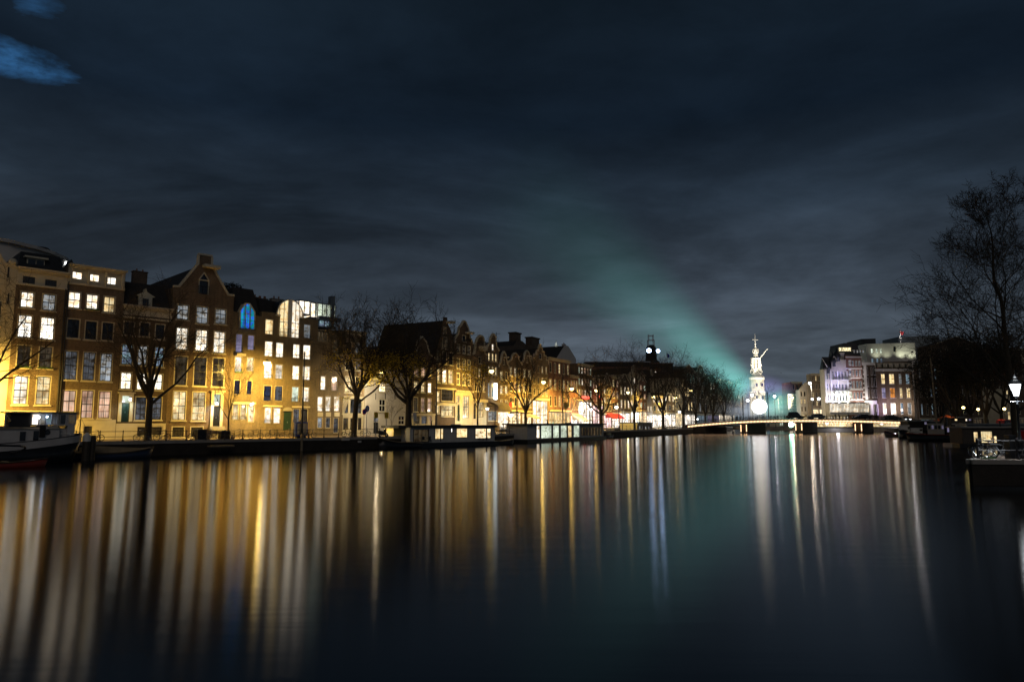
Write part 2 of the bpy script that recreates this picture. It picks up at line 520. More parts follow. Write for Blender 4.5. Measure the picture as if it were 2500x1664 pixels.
# ---------------------------------------------------------------- mesh helper
class MB:
    def __init__(s):
        s.v = []
        s.f = []

    def quad(s, *p):
        i = len(s.v)
        s.v.extend(tuple(q) for q in p)
        s.f.append(tuple(range(i, i + len(p))))
        return s

    def box(s, x0, x1, y0, y1, z0, z1):
        i = len(s.v)
        for zz in (z0, z1):
            s.v.extend([(x0, y0, zz), (x1, y0, zz), (x1, y1, zz), (x0, y1, zz)])
        s.f.extend([(i, i + 3, i + 2, i + 1), (i + 4, i + 5, i + 6, i + 7), (i, i + 1, i + 5, i + 4), (i + 1, i + 2, i + 6, i + 5),
                    (i + 2, i + 3, i + 7, i + 6), (i + 3, i, i + 4, i + 7)])
        return s

    def prism(s, poly, y0, y1):
        """poly: (x, z) outline pulled from y0 to y1"""
        i = len(s.v)
        n = len(poly)
        s.v.extend((x, y0, z) for x, z in poly)
        s.v.extend((x, y1, z) for x, z in poly)
        s.f.append(tuple(i + k for k in range(n)))
        s.f.append(tuple(i + n + k for k in reversed(range(n))))
        for k in range(n):
            k2 = (k + 1) % n
            s.f.append((i + k, i + n + k, i + n + k2, i + k2))
        return s

    def slab(s, poly, z0, z1):
        i = len(s.v)
        n = len(poly)
        s.v.extend((p[0], p[1], z0) for p in poly)
        s.v.extend((p[0], p[1], z1) for p in poly)
        s.f.append(tuple(i + k for k in reversed(range(n))))
        s.f.append(tuple(i + n + k for k in range(n)))
        for k in range(n):
            k2 = (k + 1) % n
            s.f.append((i + k, i + k2, i + n + k2, i + n + k))
        return s

    def tube(s, p0, p1, r0, r1=None, n=6, cap=True):
        r1 = r0 if r1 is None else r1
        p0 = Vector(p0)
        p1 = Vector(p1)
        d = p1 - p0
        if d.length < 1e-6:
            return s
        d.normalize()
        a = d.orthogonal().normalized()
        c = d.cross(a)
        i = len(s.v)
        for p, r in ((p0, r0), (p1, r1)):
            for k in range(n):
                t = 2 * pi * k / n
                s.v.append(tuple(p + a * (cos(t) * r) + c * (sin(t) * r)))
        for k in range(n):
            k2 = (k + 1) % n
            s.f.append((i + k, i + k2, i + n + k2, i + n + k))
        if cap:
            s.f.append(tuple(i + k for k in reversed(range(n))))
            s.f.append(tuple(i + n + k for k in range(n)))
        return s

    def path(s, pts, r, n=6):
        for a, b in zip(pts[:-1], pts[1:]):
            s.tube(a, b, r, r, n)
        return s

    def lathe(s, prof, cx=0, cy=0, n=16, z0=0.0):
        """prof: (radius, z) from bottom to top"""
        i = len(s.v)
        for r, z in prof:
            for k in range(n):
                t = 2 * pi * (k + 0.5) / n
                s.v.append((cx + cos(t) * r, cy + sin(t) * r, z0 + z))
        m = len(prof)
        for j in range(m - 1):
            for k in range(n):
                k2 = (k + 1) % n
                s.f.append((i + j * n + k, i + j * n + k2, i + (j + 1) * n + k2, i + (j + 1) * n + k))
        s.f.append(tuple(i + k for k in reversed(range(n))))
        s.f.append(tuple(i + (m - 1) * n + k for k in range(n)))
        return s

    def ring(s, c, axis, R, r, n=20, m=5):
        """a torus round the given axis"""
        c = Vector(c)
        axis = Vector(axis).normalized()
        a = axis.orthogonal().normalized()
        b = axis.cross(a)
        i = len(s.v)
        for k in range(n):
            t = 2 * pi * k / n
            d = a * cos(t) + b * sin(t)
            for j in range(m):
                w = 2 * pi * j / m
                s.v.append(tuple(c + d * (R + r * cos(w)) + axis * (r * sin(w))))
        for k in range(n):
            for j in range(m):
                k2, j2 = (k + 1) % n, (j + 1) % m
                s.f.append((i + k * m + j, i + k2 * m + j, i + k2 * m + j2, i + k * m + j2))
        return s

    def sphere(s, c, r, n=10, sz=1.0):
        prof = [(max(1e-3, r * sin(pi * k / n)), -r * sz * cos(pi * k / n)) for k in range(n + 1)]
        return s.lathe(prof, c[0], c[1], n * 2 if n < 9 else n + 6, c[2])

    def mesh(s, name, mat, smooth=False):
        me = bpy.data.meshes.new(name)
        me.from_pydata(s.v, [], s.f)
        me.materials.append(MATS[mat] if isinstance(mat, str) else mat)
        if smooth:
            me.shade_smooth()
        me.update()
        return me

    def build(s, name, mat, parent=None, smooth=False, loc=None, rz=0.0, **props):
        o = bpy.data.objects.new(name, s.mesh(name, mat, smooth))
        col.objects.link(o)
        o.parent = parent
        if loc is not None:
            o.location = loc
        if rz:
            o.rotation_euler = (0, 0, rz)
        for k, v in props.items():
            o[k] = v
        return o


def thing(name, label, cat, loc=(0, 0, 0), rz=0.0, group=None):
    o = bpy.data.objects.new(name, None)
    o.empty_display_size = 0.5
    col.objects.link(o)
    o.location = loc
    o.rotation_euler = (0, 0, rz)
    o['label'] = label
    o['category'] = cat
    if group:
        o['group'] = group
    return o


def copy_thing(root, label, loc, rz=0.0, scale=1.0, kids={}):
    r = root.copy()
    col.objects.link(r)
    r.location = loc
    r.rotation_euler = (0, 0, rz)
    r.scale = (scale,) * 3
    r['label'] = label

    def rec(o, p):
        for ch in list(o.children):
            if ch.name in seen:
                continue
            c = ch.copy()
            col.objects.link(c)
            seen.add(c.name)
            c.parent = p
            rec(ch, c)
    seen = set()
    rec(root, r)
    return r


def aim(o, d):
    o.rotation_mode = 'QUATERNION'
    o.rotation_quaternion = Vector(d).to_track_quat('-Z', 'Y')
    return o


def spot(name, parent, loc, energy, color, d, deg=100, blend=0.7, radius=0.2):
    o = lamp_light(name, parent, loc, energy, color, radius, 'SPOT')
    o.data.spot_size = radians(deg)
    o.data.spot_blend = blend
    return aim(o, d)


def lamp_light(name, parent, loc, energy, color, radius=0.15, kind='POINT', **kw):
    d = bpy.data.lights.new(name, kind)
    d.energy = energy
    d.color = color
    d.shadow_soft_size = radius
    for k, v in kw.items():
        setattr(d, k, v)
    o = bpy.data.objects.new(name, d)
    col.objects.link(o)
    o.parent = parent
    o.location = loc
    return o


# ---------------------------------------------------------------- the setting
W = MB()
W.quad((-2500, -300, 0), (2500, -300, 0), (2500, 3000, 0), (-2500, 3000, 0))
W.build('river', 'river_water', kind='structure')

bend = (-7.0, 100.0)
lb = [QA.pt(-120), Vector((-7.0, 100.0, 0)), Vector((54.6, 213.0, 0)), Vector((88, 280, 0)), Vector((100, 335, 0))]
left_poly = [(p.x, p.y) for p in lb] + [(100, 2800), (-2400, 2800), (-2400, -60)]
MB().slab(left_poly, -1.0, GZ).build('street', 'street_paving', kind='structure')
rb = [(24.3, 37.4), (27.5, 37.0), (60, 35.5), (400, 20), (400, 2800), (103, 2800), (103, 338), (112, 300), (118, 252), (122, 212), (88, 127), (64, 78), (31.2, 44.3)]
RZ = 1.30
MB().slab(rb, -1.0, RZ).build('pavement', 'street_paving', kind='structure')
MB().box(99.9, 103.1, 334.5, 2700, -1.0, GZ - 0.01).build('ground', 'street_paving', kind='structure')


def strip_wall(pts, name, mat, z0, z1, out, th):
    m = MB()
    for a, b in zip(pts[:-1], pts[1:]):
        a = Vector(a[:2])
        b = Vector(b[:2])
        d = (b - a).normalized()
        nrm = Vector((d.y, -d.x)) * out
        m.slab([tuple(a + nrm * 0.02), tuple(b + nrm * 0.02), tuple(b + nrm * (0.02 + th)), tuple(a + nrm * (0.02 + th))], z0, z1)
    return m.build(name, mat, kind='structure')


strip_wall(lb, 'quay_wall', 'quay_brick', -0.8, GZ - 0.26, 1, 0.10)
strip_wall(lb, 'quay_kerb', 'stone_grey', GZ - 0.26, GZ + 0.06, 1, 0.22)
strip_wall([(60, 35.5), (27.5, 37.0), (24.3, 37.4), (31.2, 44.3), (64, 78), (88, 127), (122, 212)], 'quay_wall', 'quay_brick', -0.8, RZ - 0.20, -1, 0.10)
strip_wall([(60, 35.5), (27.5, 37.0), (24.3, 37.4), (31.2, 44.3), (64, 78), (88, 127), (122, 212)], 'quay_kerb', 'stone_grey', RZ - 0.20, RZ + 0.035, -1, 0.20)
# ---------------------------------------------------------------- houses
PK = {'w': 'room_white', 'W': 'room_bright', 'y': 'room_yellow', 'p': 'room_pink', 'c': 'room_cool', 'g': 'room_grey', 'm': 'room_dim',
      'b': 'room_blue', 'v': 'room_violet', 'n': 'room_navy', 'G': 'room_green', 'o': 'room_orange', 'a': 'room_aqua', 'S': 'shop_white',
      's': 'shop_warm', 'k': 'shop_pink', 'd': 'glass_dark', 'D': 'curtained_glass'}


def window(par, x0, x1, z0, z1, kind='w', nx=2, ny=2, style='sash', sep=True, fr='stone_trim', bar=0.055, arch=0.0):
    """outer frame and sill (window) > glazing bars (sash) > panes; sits in a reveal cut in the wall"""
    f = 0.10 if x1 - x0 > 0.9 else 0.07
    m = MB()
    if style in ('sash', 'cross'):
        m.box(x0, x0 + f, -0.015, 0.16, z0, z1).box(x1 - f, x1, -0.015, 0.16, z0, z1)
        m.box(x0 + f, x1 - f, -0.015, 0.16, z1 - f, z1).box(x0 + f, x1 - f, -0.015, 0.16, z0, z0 + f * 0.6)
        m.box(x0 - 0.10, x1 + 0.10, -0.12, -0.016, z0 - 0.14, z0)
    else:
        f = 0.06
        m.box(x0, x0 + f, 0.02, 0.16, z0, z1).box(x1 - f, x1, 0.02, 0.16, z0, z1)
        m.box(x0 + f, x1 - f, 0.02, 0.16, z1 - f, z1).box(x0 + f, x1 - f, 0.02, 0.16, z0, z0 + f)
    w = m.build('window', fr, par)
    a0, a1, b0, b1 = x0 + f, x1 - f, z0 + f * 0.6, z1 - f
    s = MB()
    e = 0.065 if style != 'modern' else 0.04
    s.box(a0, a0 + e, 0.06, 0.13, b0, b1).box(a1 - e, a1, 0.06, 0.13, b0, b1)
    s.box(a0 + e, a1 - e, 0.06, 0.13, b0, b0 + e).box(a0 + e, a1 - e, 0.06, 0.13, b1 - e, b1)
    xs = [a0 + (a1 - a0) * i / nx for i in range(nx + 1)]
    if style == 'cross' or ny == 1:
        zs = [b0 + (b1 - b0) * i / ny for i in range(ny + 1)]
    else:
        zs = [b0 + (b1 - b0) * i / ny for i in range(ny + 1)]
    for xx in xs[1:-1]:
        s.box(xx - bar / 2, xx + bar / 2, 0.07, 0.12, b0 + e, b1 - e)
    for i, zz in enumerate(zs[1:-1]):
        bb = bar * (1.7 if (ny > 1 and i == (ny - 1) // 2) else 1.0)
        s.box(a0 + e, a1 - e, 0.066, 0.124, zz - bb / 2, zz + bb / 2)
    s.build('sash', 'paint_black' if style != 'cross' else 'paint_white', w)
    pm = PK[kind]
    if sep:
        for i in range(nx):
            for j in range(ny):
                MB().quad((xs[i], 0.10, zs[j]), (xs[i + 1], 0.10, zs[j]), (xs[i + 1], 0.10, zs[j + 1]), (xs[i], 0.10, zs[j + 1])).build('pane', pm, w)
    else:
        MB().quad((a0, 0.10, b0), (a1, 0.10, b0), (a1, 0.10, b1), (a0, 0.10, b1)).build('pane', pm, w)
    return w


def rail(par, x0, x1, z0, h=0.75, y=-0.10, name='balcony_rail'):
    m = MB()
    m.box(x0, x1, y - 0.02, y + 0.02, z0 + h - 0.04, z0 + h).box(x0, x1, y - 0.015, y + 0.015, z0 + h * 0.1, z0 + h * 0.1 + 0.03)
    m.box(x0, x1, y - 0.015, y + 0.015, z0 + h * 0.62, z0 + h * 0.62 + 0.025)
    n = max(1, int((x1 - x0) / 0.5))
    for i in range(n + 1):
        xx = x0 + (x1 - x0) * i / n
        m.box(xx - 0.02, xx + 0.02, y - 0.018, y + 0.018, z0, z0 + h)
    return m.build(name, 'iron', par)


def flowers(par, x0, x1, z0):
    m = MB()
    m.box(x0, x1, -0.32, -0.13, z0, z0 + 0.14)
    r = random.Random(int(x0 * 100))
    for i in range(60):
        c = Vector((r.uniform(x0, x1), r.uniform(-0.36, -0.13), z0 + 0.14 + r.uniform(0, 0.22)))
        a = Vector((r.uniform(-1, 1), r.uniform(-1, 1), r.uniform(-1, 1))) * 0.09
        b2 = Vector((r.uniform(-1, 1), r.uniform(-1, 1), r.uniform(-1, 1))) * 0.09
        m.quad(c, c + a, c + b2)
    return m.build('flower_box', 'leaf_green', par)


def wall_face(outline, holes, y=0.0, reveal=0.24):
    """a facade: outline with openings cut through, plus the reveals of each opening"""
    m = MB()
    polys = [[Vector((x, z, 0)) for x, z in outline]] + [[Vector((x, z, 0)) for x, z in h] for h in holes]
    flat = [p for q in polys for p in q]
    for t in tessellate_polygon(polys):
        p = [flat[i] for i in t]
        ar = (p[1] - p[0]).cross(p[2] - p[0]).z
        if abs(ar) < 1e-9:
            continue
        if ar < 0:
            p.reverse()
        m.quad(*[(q.x, y, q.y) for q in p])
    for h in holes:
        n = len(h)
        for i in range(n):
            a, b = h[i], h[(i + 1) % n]
            m.quad((a[0], y, a[1]), (b[0], y, b[1]), (b[0], y + reveal, b[1]), (a[0], y + reveal, a[1]))
    return m


def body(par, outline, depth, mat, roof='roof_tile', ridge=None):
    """side and back walls under an outline, closed by a roof that follows it"""
    pts = outline[2:]           # right to left along the top
    m = MB()
    x0, x1 = outline[0][0], outline[1][0]
    zr, zl = pts[0][1], pts[-1][1]
    y1 = 0.3
    m.quad((x0, 0, 0), (x0, 0, zl), (x0, depth, zl), (x0, depth, 0))
    m.quad((x1, 0, 0), (x1, depth, 0), (x1, depth, zr), (x1, 0, zr))
    m.quad((x0, depth, 0), (x1, depth, 0), (x1, depth, zr), (x0, depth, zl))
    m.quad((x0, 0.7, 0), (x1, 0.7, 0), (x1, 0.7, min(zl, zr)), (x0, 0.7, min(zl, zr)))
    return m.build('side_wall', mat, par)


def trim_path(par, pts, w=0.22, y0=-0.12, y1=0.25, mat='stone_trim', name='coping'):
    m = MB()
    for a, b in zip(pts[:-1], pts[1:]):
        d = Vector((b[0] - a[0], b[1] - a[1]))
        if d.length < 0.02:
            continue
        d.normalize()
        n = Vector((-d.y, d.x)) * w
        e = d * 0.03
        m.prism([(a[0] - e.x, a[1] - e.y), (b[0] + e.x, b[1] + e.y), (b[0] + n.x + e.x, b[1] + n.y + e.y), (a[0] + n.x - e.x, a[1] + n.y - e.y)], y0, y1)
    return m.build(name, mat, par)


def cornice(par, x0, x1, z, h=0.6, dep=0.45, mat='stone_trim', consoles=0, base=0.0):
    m = MB()
    m.box(x0 - 0.15, x1 + 0.15, -dep, 0.15, z - 0.22 * h, z)
    m.box(x0 - 0.08, x1 + 0.08, -dep * 0.75, 0.10, z - 0.42 * h, z - 0.22 * h)
    m.box(x0 - 0.03, x1 + 0.03, -dep * 0.4, 0.05, z - 0.62 * h, z - 0.42 * h)
    m.box(x0, x1, -0.07, -0.004, z - h, z - 0.62 * h)
    o = m.build('cornice', mat, par)
    for i in range(consoles):
        xx = x0 + 0.12 + (x1 - x0 - 0.24) * i / (consoles - 1)
        c = MB()
        c.prism([(xx - 0.13, z - 0.62 * h), (xx + 0.13, z - 0.62 * h), (xx + 0.10, z - base * 0.55), (xx + 0.12, z - base * 0.8), (xx, z - base - 0.25), (xx - 0.12, z - base * 0.8), (xx - 0.10, z - base * 0.55)], -0.30, -0.005)
        c.build('console', mat, par)
    return o


def door(par, x0, x1, z0, z1, kind='d', mat='paint_green', surround=True, transom=0.7, tk='G', fr='stone_trim'):
    if surround:
        m = MB()
        m.box(x0 - 0.32, x0, -0.14, 0.1, z0, z1).box(x1, x1 + 0.32, -0.14, 0.1, z0, z1)
        m.box(x0 - 0.32, x1 + 0.32, -0.16, 0.1, z1, z1 + 0.28).box(x0 - 0.45, x1 + 0.45, -0.32, 0.12, z1 + 0.28, z1 + 0.42)
        m.build('door_surround', fr, par)
    zt = z1 - transom
    d = MB()
    d.box(x0 + 0.05, x1 - 0.05, 0.08, 0.14, z0, zt - 0.05)
    w = x1 - x0
    for (a, b) in ((0.12, 0.46), (0.54, 0.88)):
        for (c, e) in ((0.06, 0.40), (0.48, 0.94)):
            d.box(x0 + w * a, x0 + w * b, 0.055, 0.079, z0 + (zt - z0) * c, z0 + (zt - z0) * e)
    dd = d.build('door', mat, par)
    MB().box(x0 + w * 0.5 - 0.02, x0 + w * 0.5 + 0.02, 0.01, 0.054, z0 + 0.95, z0 + 1.15).build('handle', 'steel', dd)
    if transom > 0.1:
        t = MB().box(x0, x1, 0.04, 0.15, zt - 0.05, zt + 0.02).box(x0, x0 + 0.05, 0.04, 0.15, zt + 0.02, z1).box(x1 - 0.05, x1, 0.04, 0.15, zt + 0.02, z1).build('transom', fr, par)
        MB().quad((x0, 0.12, zt), (x1, 0.12, zt), (x1, 0.12, z1), (x0, 0.12, z1)).build('pane', PK[tk], t)


def chimney(par, x, y, z, w=1.0, d=0.6, h=1.4, mat='brick_dark'):
    o = MB().box(x - w / 2, x + w / 2, y, y + d, z, z + h).box(x - w / 2 - 0.08, x + w / 2 + 0.08, y - 0.08, y + d + 0.08, z + h, z + h + 0.12).build('chimney', mat, par)
    p = MB()
    for k in range(2):
        xx = x - w * 0.22 + k * w * 0.44
        p.tube((xx, y + d / 2, z + h + 0.12), (xx, y + d / 2, z + h + 0.5), 0.11, 0.09, 8)
    p.build('chimney_pot', 'brick_red', o)
    return o


class House:
    def __init__(s, L, label, uL, uR, top, wall='brick_brown', gz=GZ, cat='house', name='canal_house', depth=10.0, fwd=0.0, group='canal houses on the left bank'):
        s.L = L if not fwd else L.off(-fwd)
        a, b = s.L.loc(uL)[0], s.L.loc(uR)[0]
        s.s0 = (a + b) / 2
        s.x0, s.x1 = a - s.s0, b - s.s0
        s.gz = gz
        s.depth = depth
        s.wallmat = wall
        s.o = thing(name, label, cat, s.L.pt(s.s0, 0, gz), s.L.rz, group)
        s.top = [s.p(u, v) for u, v in top]
        s.top[0] = (s.x0, s.top[0][1])
        s.top[-1] = (s.x1, s.top[-1][1])
        s.outline = [(s.x0, 0.0), (s.x1, 0.0)] + list(reversed(s.top))
        s.holes = []

    def p(s, u, v):
        a, z = s.L.loc(u, v)
        return (a - s.s0, z - s.gz)

    def rect(s, u0, v0, u1, v1):
        um, vm = (u0 + u1) / 2, (v0 + v1) / 2
        x0, x1 = s.p(u0, vm)[0], s.p(u1, vm)[0]
        z1, z0 = s.p(um, v0)[1], s.p(um, v1)[1]
        return x0, x1, z0, z1

    def hole(s, x0, x1, z0, z1):
        z0 = max(0.03, z0)
        s.holes.append([(x0, z0), (x1, z0), (x1, z1), (x0, z1)])

    def win(s, u0, v0, u1, v1, kind='w', nx=2, ny=2, style='sash', sep=True, fr='stone_trim', bal=False, fl=False, grow=0.10, bar=0.055):
        x0, x1, z0, z1 = s.rect(u0, v0, u1, v1)
        g = grow if style != 'modern' else 0.05
        x0 -= g
        x1 += g
        z0 = max(0.06, z0 - g * 0.6)
        z1 += g
        s.hole(x0, x1, z0, z1)
        w = window(s.o, x0, x1, z0, z1, kind, nx, ny, style, sep, fr, bar)
        if bal:
            rail(s.o, x0 + 0.02, x1 - 0.02, z0, (z1 - z0) * 0.24 if bal is True else bal, 0.0 - 0.06)
        if fl:
            flowers(s.o, x0, x1, z0 - 0.02)
        return w

    def door(s, u0, v0, u1, v1, **k):
        x0, x1, z0, z1 = s.rect(u0, v0, u1, v1)
        s.hole(x0, x1, z0, z1)
        door(s.o, x0, x1, max(0.03, z0), z1, **k)
        return x0, x1, z0, z1

    def band(s, v, u, h=0.25, dep=0.10, mat='stone_trim'):
        z = s.p(u, v)[1]
        MB().box(s.x0, s.x1, -dep, -0.003, z - h, z).build('string_course', mat, s.o)
        return z

    def plinth(s, v, u, mat='stone_trim', dep=0.07):
        z = s.p(u, v)[1]
        hs = [h for h in s.holes if h[0][1] < z]
        out = [(s.x0 + 0.02, 0.01), (s.x1 - 0.02, 0.01), (s.x1 - 0.02, z), (s.x0 + 0.02, z)]
        hh = []
        for h in hs:
            hh.append([(x, min(max(zz, 0.03), z - 0.03)) for x, zz in h])
        m = wall_face(out, hh, -dep, dep)
        m.quad((s.x0 + 0.02, -dep, z), (s.x1 - 0.02, -dep, z), (s.x1 - 0.02, 0, z), (s.x0 + 0.02, 0, z))
        m.build('plinth', mat, s.o)

    def finish(s, roof='flat', roofmat='roof_tile', wallside=None, ridge_drop=0.0):
        m = wall_face(s.outline, s.holes)
        m.build('wall', s.wallmat, s.o)
        body(s.o, s.outline, s.depth, wallside or s.wallmat)
        zl, zr = s.top[0][1], s.top[-1][1]
        D = s.depth
        x0, x1 = s.x0, s.x1
        r = MB()
        if roof == 'flat':
            zz = min(zl, zr) - 0.15
            r.box(x0 + 0.01, x1 - 0.01, 0.02, D, zz - 0.2, zz)
        elif roof == 'follow':      # the gable outline pulled back through the house
            pts = s.top
            for a, b in zip(pts[:-1], pts[1:]):
                r.quad((a[0], 0.02, a[1] - 0.12), (b[0], 0.02, b[1] - 0.12), (b[0], D, b[1] - 0.12), (a[0], D, a[1] - 0.12))
            r.quad(*[(p[0], D - 0.01, p[1] - 0.12) for p in pts])
        elif roof == 'ridge':       # plain ridge running back from behind the gable
            ze = min(zl, zr)
            zt = max(p[1] for p in s.top) - ridge_drop
            xm = [p[0] for p in s.top if p[1] >= max(q[1] for q in s.top) - 0.3]
            xm = sum(xm) / len(xm)
            r.prism([(x0, ze - 0.05), (x1, ze - 0.05), (xm, zt)], 0.26, D)
        elif roof == 'mansard':
            ze = max(zl, zr)
            h = ridge_drop or 2.6
            i = len(r.v)
            b0 = [(x0 + 0.05, 0.25), (x1 - 0.05, 0.25), (x1 - 0.05, D), (x0 + 0.05, D)]
            b1 = [(x0 + 0.5, 1.7), (x1 - 0.5, 1.7), (x1 - 0.5, D - 1.4), (x0 + 0.5, D - 1.4)]
            r.v += [(a, b, min(zl, zr) - 0.1) for a, b in b0] + [(a, b, ze + h) for a, b in b1]
            r.f += [(i + k, i + (k + 1) % 4, i + 4 + (k + 1) % 4, i + 4 + k) for k in range(4)] + [(i + 4, i + 5, i + 6, i + 7)]
        elif roof == 'side':        # ridge parallel to the street
            ze = min(zl, zr) - 0.05
            h = ridge_drop or 4.0
            i = len(r.v)
            r.v += [(x0, 0.1, ze), (x1, 0.1, ze), (x1, D, ze), (x0, D, ze), (x0, D * 0.5, ze + h), (x1, D * 0.5, ze + h)]
            r.f += [(i, i + 1, i + 5, i + 4), (i + 2, i + 3, i + 4, i + 5), (i, i + 4, i + 3), (i + 1, i + 2, i + 5)]
        r.build('roof', roofmat, s.o)


def grid(h, cols, rows, kinds, uref, vref, **k):
    """cols: (u0, u1) read at height vref; rows: (v0, v1) read at column uref; kinds: one string per row ('.' = none)"""
    xs = [(h.p(a, vref)[0], h.p(b, vref)[0]) for a, b in cols]
    for (v0, v1), ks in zip(rows, kinds):
        z1, z0 = h.p(uref, v0)[1], h.p(uref, v1)[1]
        for (xa, xb), kk in zip(xs, ks):
            if kk == '.':
                continue
            h.hole(xa, xb, z0, z1)
            window(h.o, xa, xb, max(0.06, z0), z1, kk, **k)


# --- white bell gabled house at the far left
h = House(FA, 'cream plastered house with a curved gable edge, cut by the left edge of the photo', -60, 11, [(-60, 655), (-20, 590), (2, 633), (12, 645), (24, 650), (36, 654)], 'plaster_cream')
h.win(-34, 770, -14, 830, 'm', 2, 2)
h.win(-40, 880, -22, 960, 'y', 2, 3)
h.win(-14, 735, 1, 792, 'm', 1, 3)
for v in (664, 728):
    x, z = h.p(20, v)
    MB().box(x - 0.05, x + 0.05, -0.07, -0.003, z - 0.6, z + 0.5).build('wall_anchor', 'iron', h.o)
trim_path(h.o, h.top, 0.2)
x, z = h.p(31, 648)
MB().sphere((x, 0.1, z + 0.35), 0.42, 8).build('stone_ball', 'stone_trim', h.o, True)
h.finish('follow')

# --- brown brick house, two windows wide
h = House(FA, 'brown brick house two windows wide with cream attic band and dark mansard dormer', 11, 139, [(22, 655.6), (155, 673)], 'brick_brown')
for r in ((55.5, 675, 85.7, 692), (110, 683, 138.7, 698.7)):
    h.win(*r, 'D', 4, 1)
for r, k in (((50.7, 713, 82.3, 750), 'w'), ((104, 719, 135, 757), 'c')):
    h.win(*r, k, 2, 2)
for r in ((44, 769.5, 77.5, 823), (98.5, 775, 132, 828)):
    h.win(*r, 'W', 2, 3)
for r in ((42, 843, 73.6, 896), (95.6, 847, 126, 898)):
    h.win(*r, 'm', 2, 3, fl=True)
for r, k in (((33.5, 917.5, 67, 986), 'w'), ((89, 919, 121.5, 987), 'y')):
    h.win(*r, k, 2, 4)
h.win(40, 1012, 66, 1040, 'D', 2, 1)
h.win(92, 1012, 118, 1040, 'D', 2, 1)
zt = h.p(100, 664)[1]
zb = h.p(100, 699)[1]
hh = [q for q in h.holes if q[0][1] > zb]
wall_face([(h.x0 + .01, zb), (h.x1 - .01, zb), (h.x1 - .01, zt - .05), (h.x0 + .01, zt - .05)], hh, -0.03, 0.03).build('attic_band', 'stone_trim', h.o)
cornice(h.o, h.x0 + 0.1, h.x1 - 0.1, zt + 0.25, 0.75, 0.5)
h.band(696, 100, 0.22, 0.14)
h.plinth(1002, 80)
h.finish('mansard', 'roof_slate', ridge_drop=2.3)
x0, x1, z0, z1 = h.rect(70, 628, 114, 660)
d = MB().box(x0, x1, 0.9, 3.4, z0, z1).box(x0 - 0.25, x1 + 0.25, 0.6, 3.6, z1, z1 + 0.18).build('dormer', 'stone_trim', h.o)
for a, b in ((0.06, 0.48), (0.53, 0.95)):
    MB().box(x0 + (x1 - x0) * a, x0 + (x1 - x0) * b, 0.86, 0.895, z0 + 0.15, z1 - 0.12).build('dormer_window', 'glass_dark', d)
MB().tube((h.x1 - 0.12, -0.14, 0.4), (h.x1 - 0.12, -0.14, zb), 0.07, 0.07, 8).build('drainpipe', 'iron', h.o)

# --- brown brick house with carved cornice
h = House(FA, 'brick house three windows wide with carved cream cornice and three lit attic windows', 139, 283, [(160, 646), (304, 664)], 'brick_brown')
for r in ((172, 663, 201, 681), (215, 669, 243, 687), (257, 676, 284, 694)):
    h.win(*r, 'W', 2, 1)
for r, k, fl in (((167, 713, 196, 751), 'p', 0), ((211, 719, 239, 755), 'w', 1), ((253.5, 724.5, 280, 762), 'y', 0)):
    h.win(*r, 'w' if k == 'p' else k, 2, 2, fl=fl)
for r in ((164.5, 779, 193, 824), (208.5, 784, 236, 828), (249.6, 787.6, 276, 830)):
    h.win(*r, 'd', 2, 2)
for r, k in (((158, 857, 188, 926), 'g'), ((203, 860, 231.5, 928), 'g'), ((245, 863, 272.6, 930), 'c')):
    h.win(*r, k, 2, 4)
h.win(154, 953, 184, 1005, 'p', 2, 2)
for r in ((198, 953, 227, 1020), (241, 955, 269, 1020)):
    h.win(*r, 'p', 2, 4)
h.win(205, 1040, 225, 1058, 'D', 2, 1)
zb = h.p(230, 695)[1]
zt = h.p(230, 655)[1]
hh = [q for q in h.holes if q[0][1] > zb]
wall_face([(h.x0 + .01, zb), (h.x1 - .01, zb), (h.x1 - .01, zt - .1), (h.x0 + .01, zt - .1)], hh, -0.03, 0.03).build('attic_band', 'stone_trim', h.o)
cornice(h.o, h.x0 + 0.15, h.x1 - 0.15, zt + 0.1, 0.6, 0.75, consoles=4, base=zt - zb)
h.band(695, 230, 0.25, 0.16)
h.plinth(1024, 220)
h.finish('flat', 'roof_tile')
x, z = h.p(181, 640)
MB().prism([(x - 0.7, z - 1.2), (x + 0.7, z - 1.2), (x, z + 0.5)], 1.0, 3.0).build('roof_hatch', 'roof_slate', h.o)
MB().tube((h.x0 + 0.1, -0.14, 0.4), (h.x0 + 0.1, -0.14, zb), 0.07, 0.07, 8).build('drainpipe', 'iron', h.o)

# --- lower house with mansard roof behind the bare tree
h = House(FA, 'lower house behind the bare tree with dark mansard, ornate dormer and porticoed door', 283, 405, [(294, 741), (417, 753)], 'brick_dark')
for r in ((303, 785, 327, 817), (342, 787.5, 364, 820), (380, 792, 401, 827)):
    h.win(*r, 'd', 2, 2)
for r, k in (((297.6, 841, 324, 889), 'a'), ((337, 844, 359, 891), 'c'), ((377.5, 848, 399, 894.5), 'a')):
    h.win(*r, k, 2, 3)
for r in ((295, 909, 320.5, 949), (334.5, 911, 359, 951), (373, 913, 396, 951)):
    h.win(*r, 'w', 2, 2)
for r in ((331, 969, 356.5, 1024.6), (372, 970, 394, 1023.6)):
    h.win(*r, 'g', 2, 4)
x0, x1, z0, z1 = h.door(296, 966, 316, 1029, tk='G')
h.win(335, 1042, 395, 1062, 'D', 4, 1)
zt = h.p(355, 748)[1]
zm = h.p(355, 772)[1]
cornice(h.o, h.x0 + 0.1, h.x1 - 0.1, zt, 0.8, 0.5)
MB().box(h.x0, h.x1, -0.05, -0.004, zm, zt - 0.8).build('frieze', 'stone_trim', h.o)
h.band(776, 355, 0.2, 0.16)
h.plinth(1033, 345)
h.finish('mansard', 'roof_tile', ridge_drop=2.8)
x0, x1, z0, z1 = h.rect(341, 713, 374, 768)
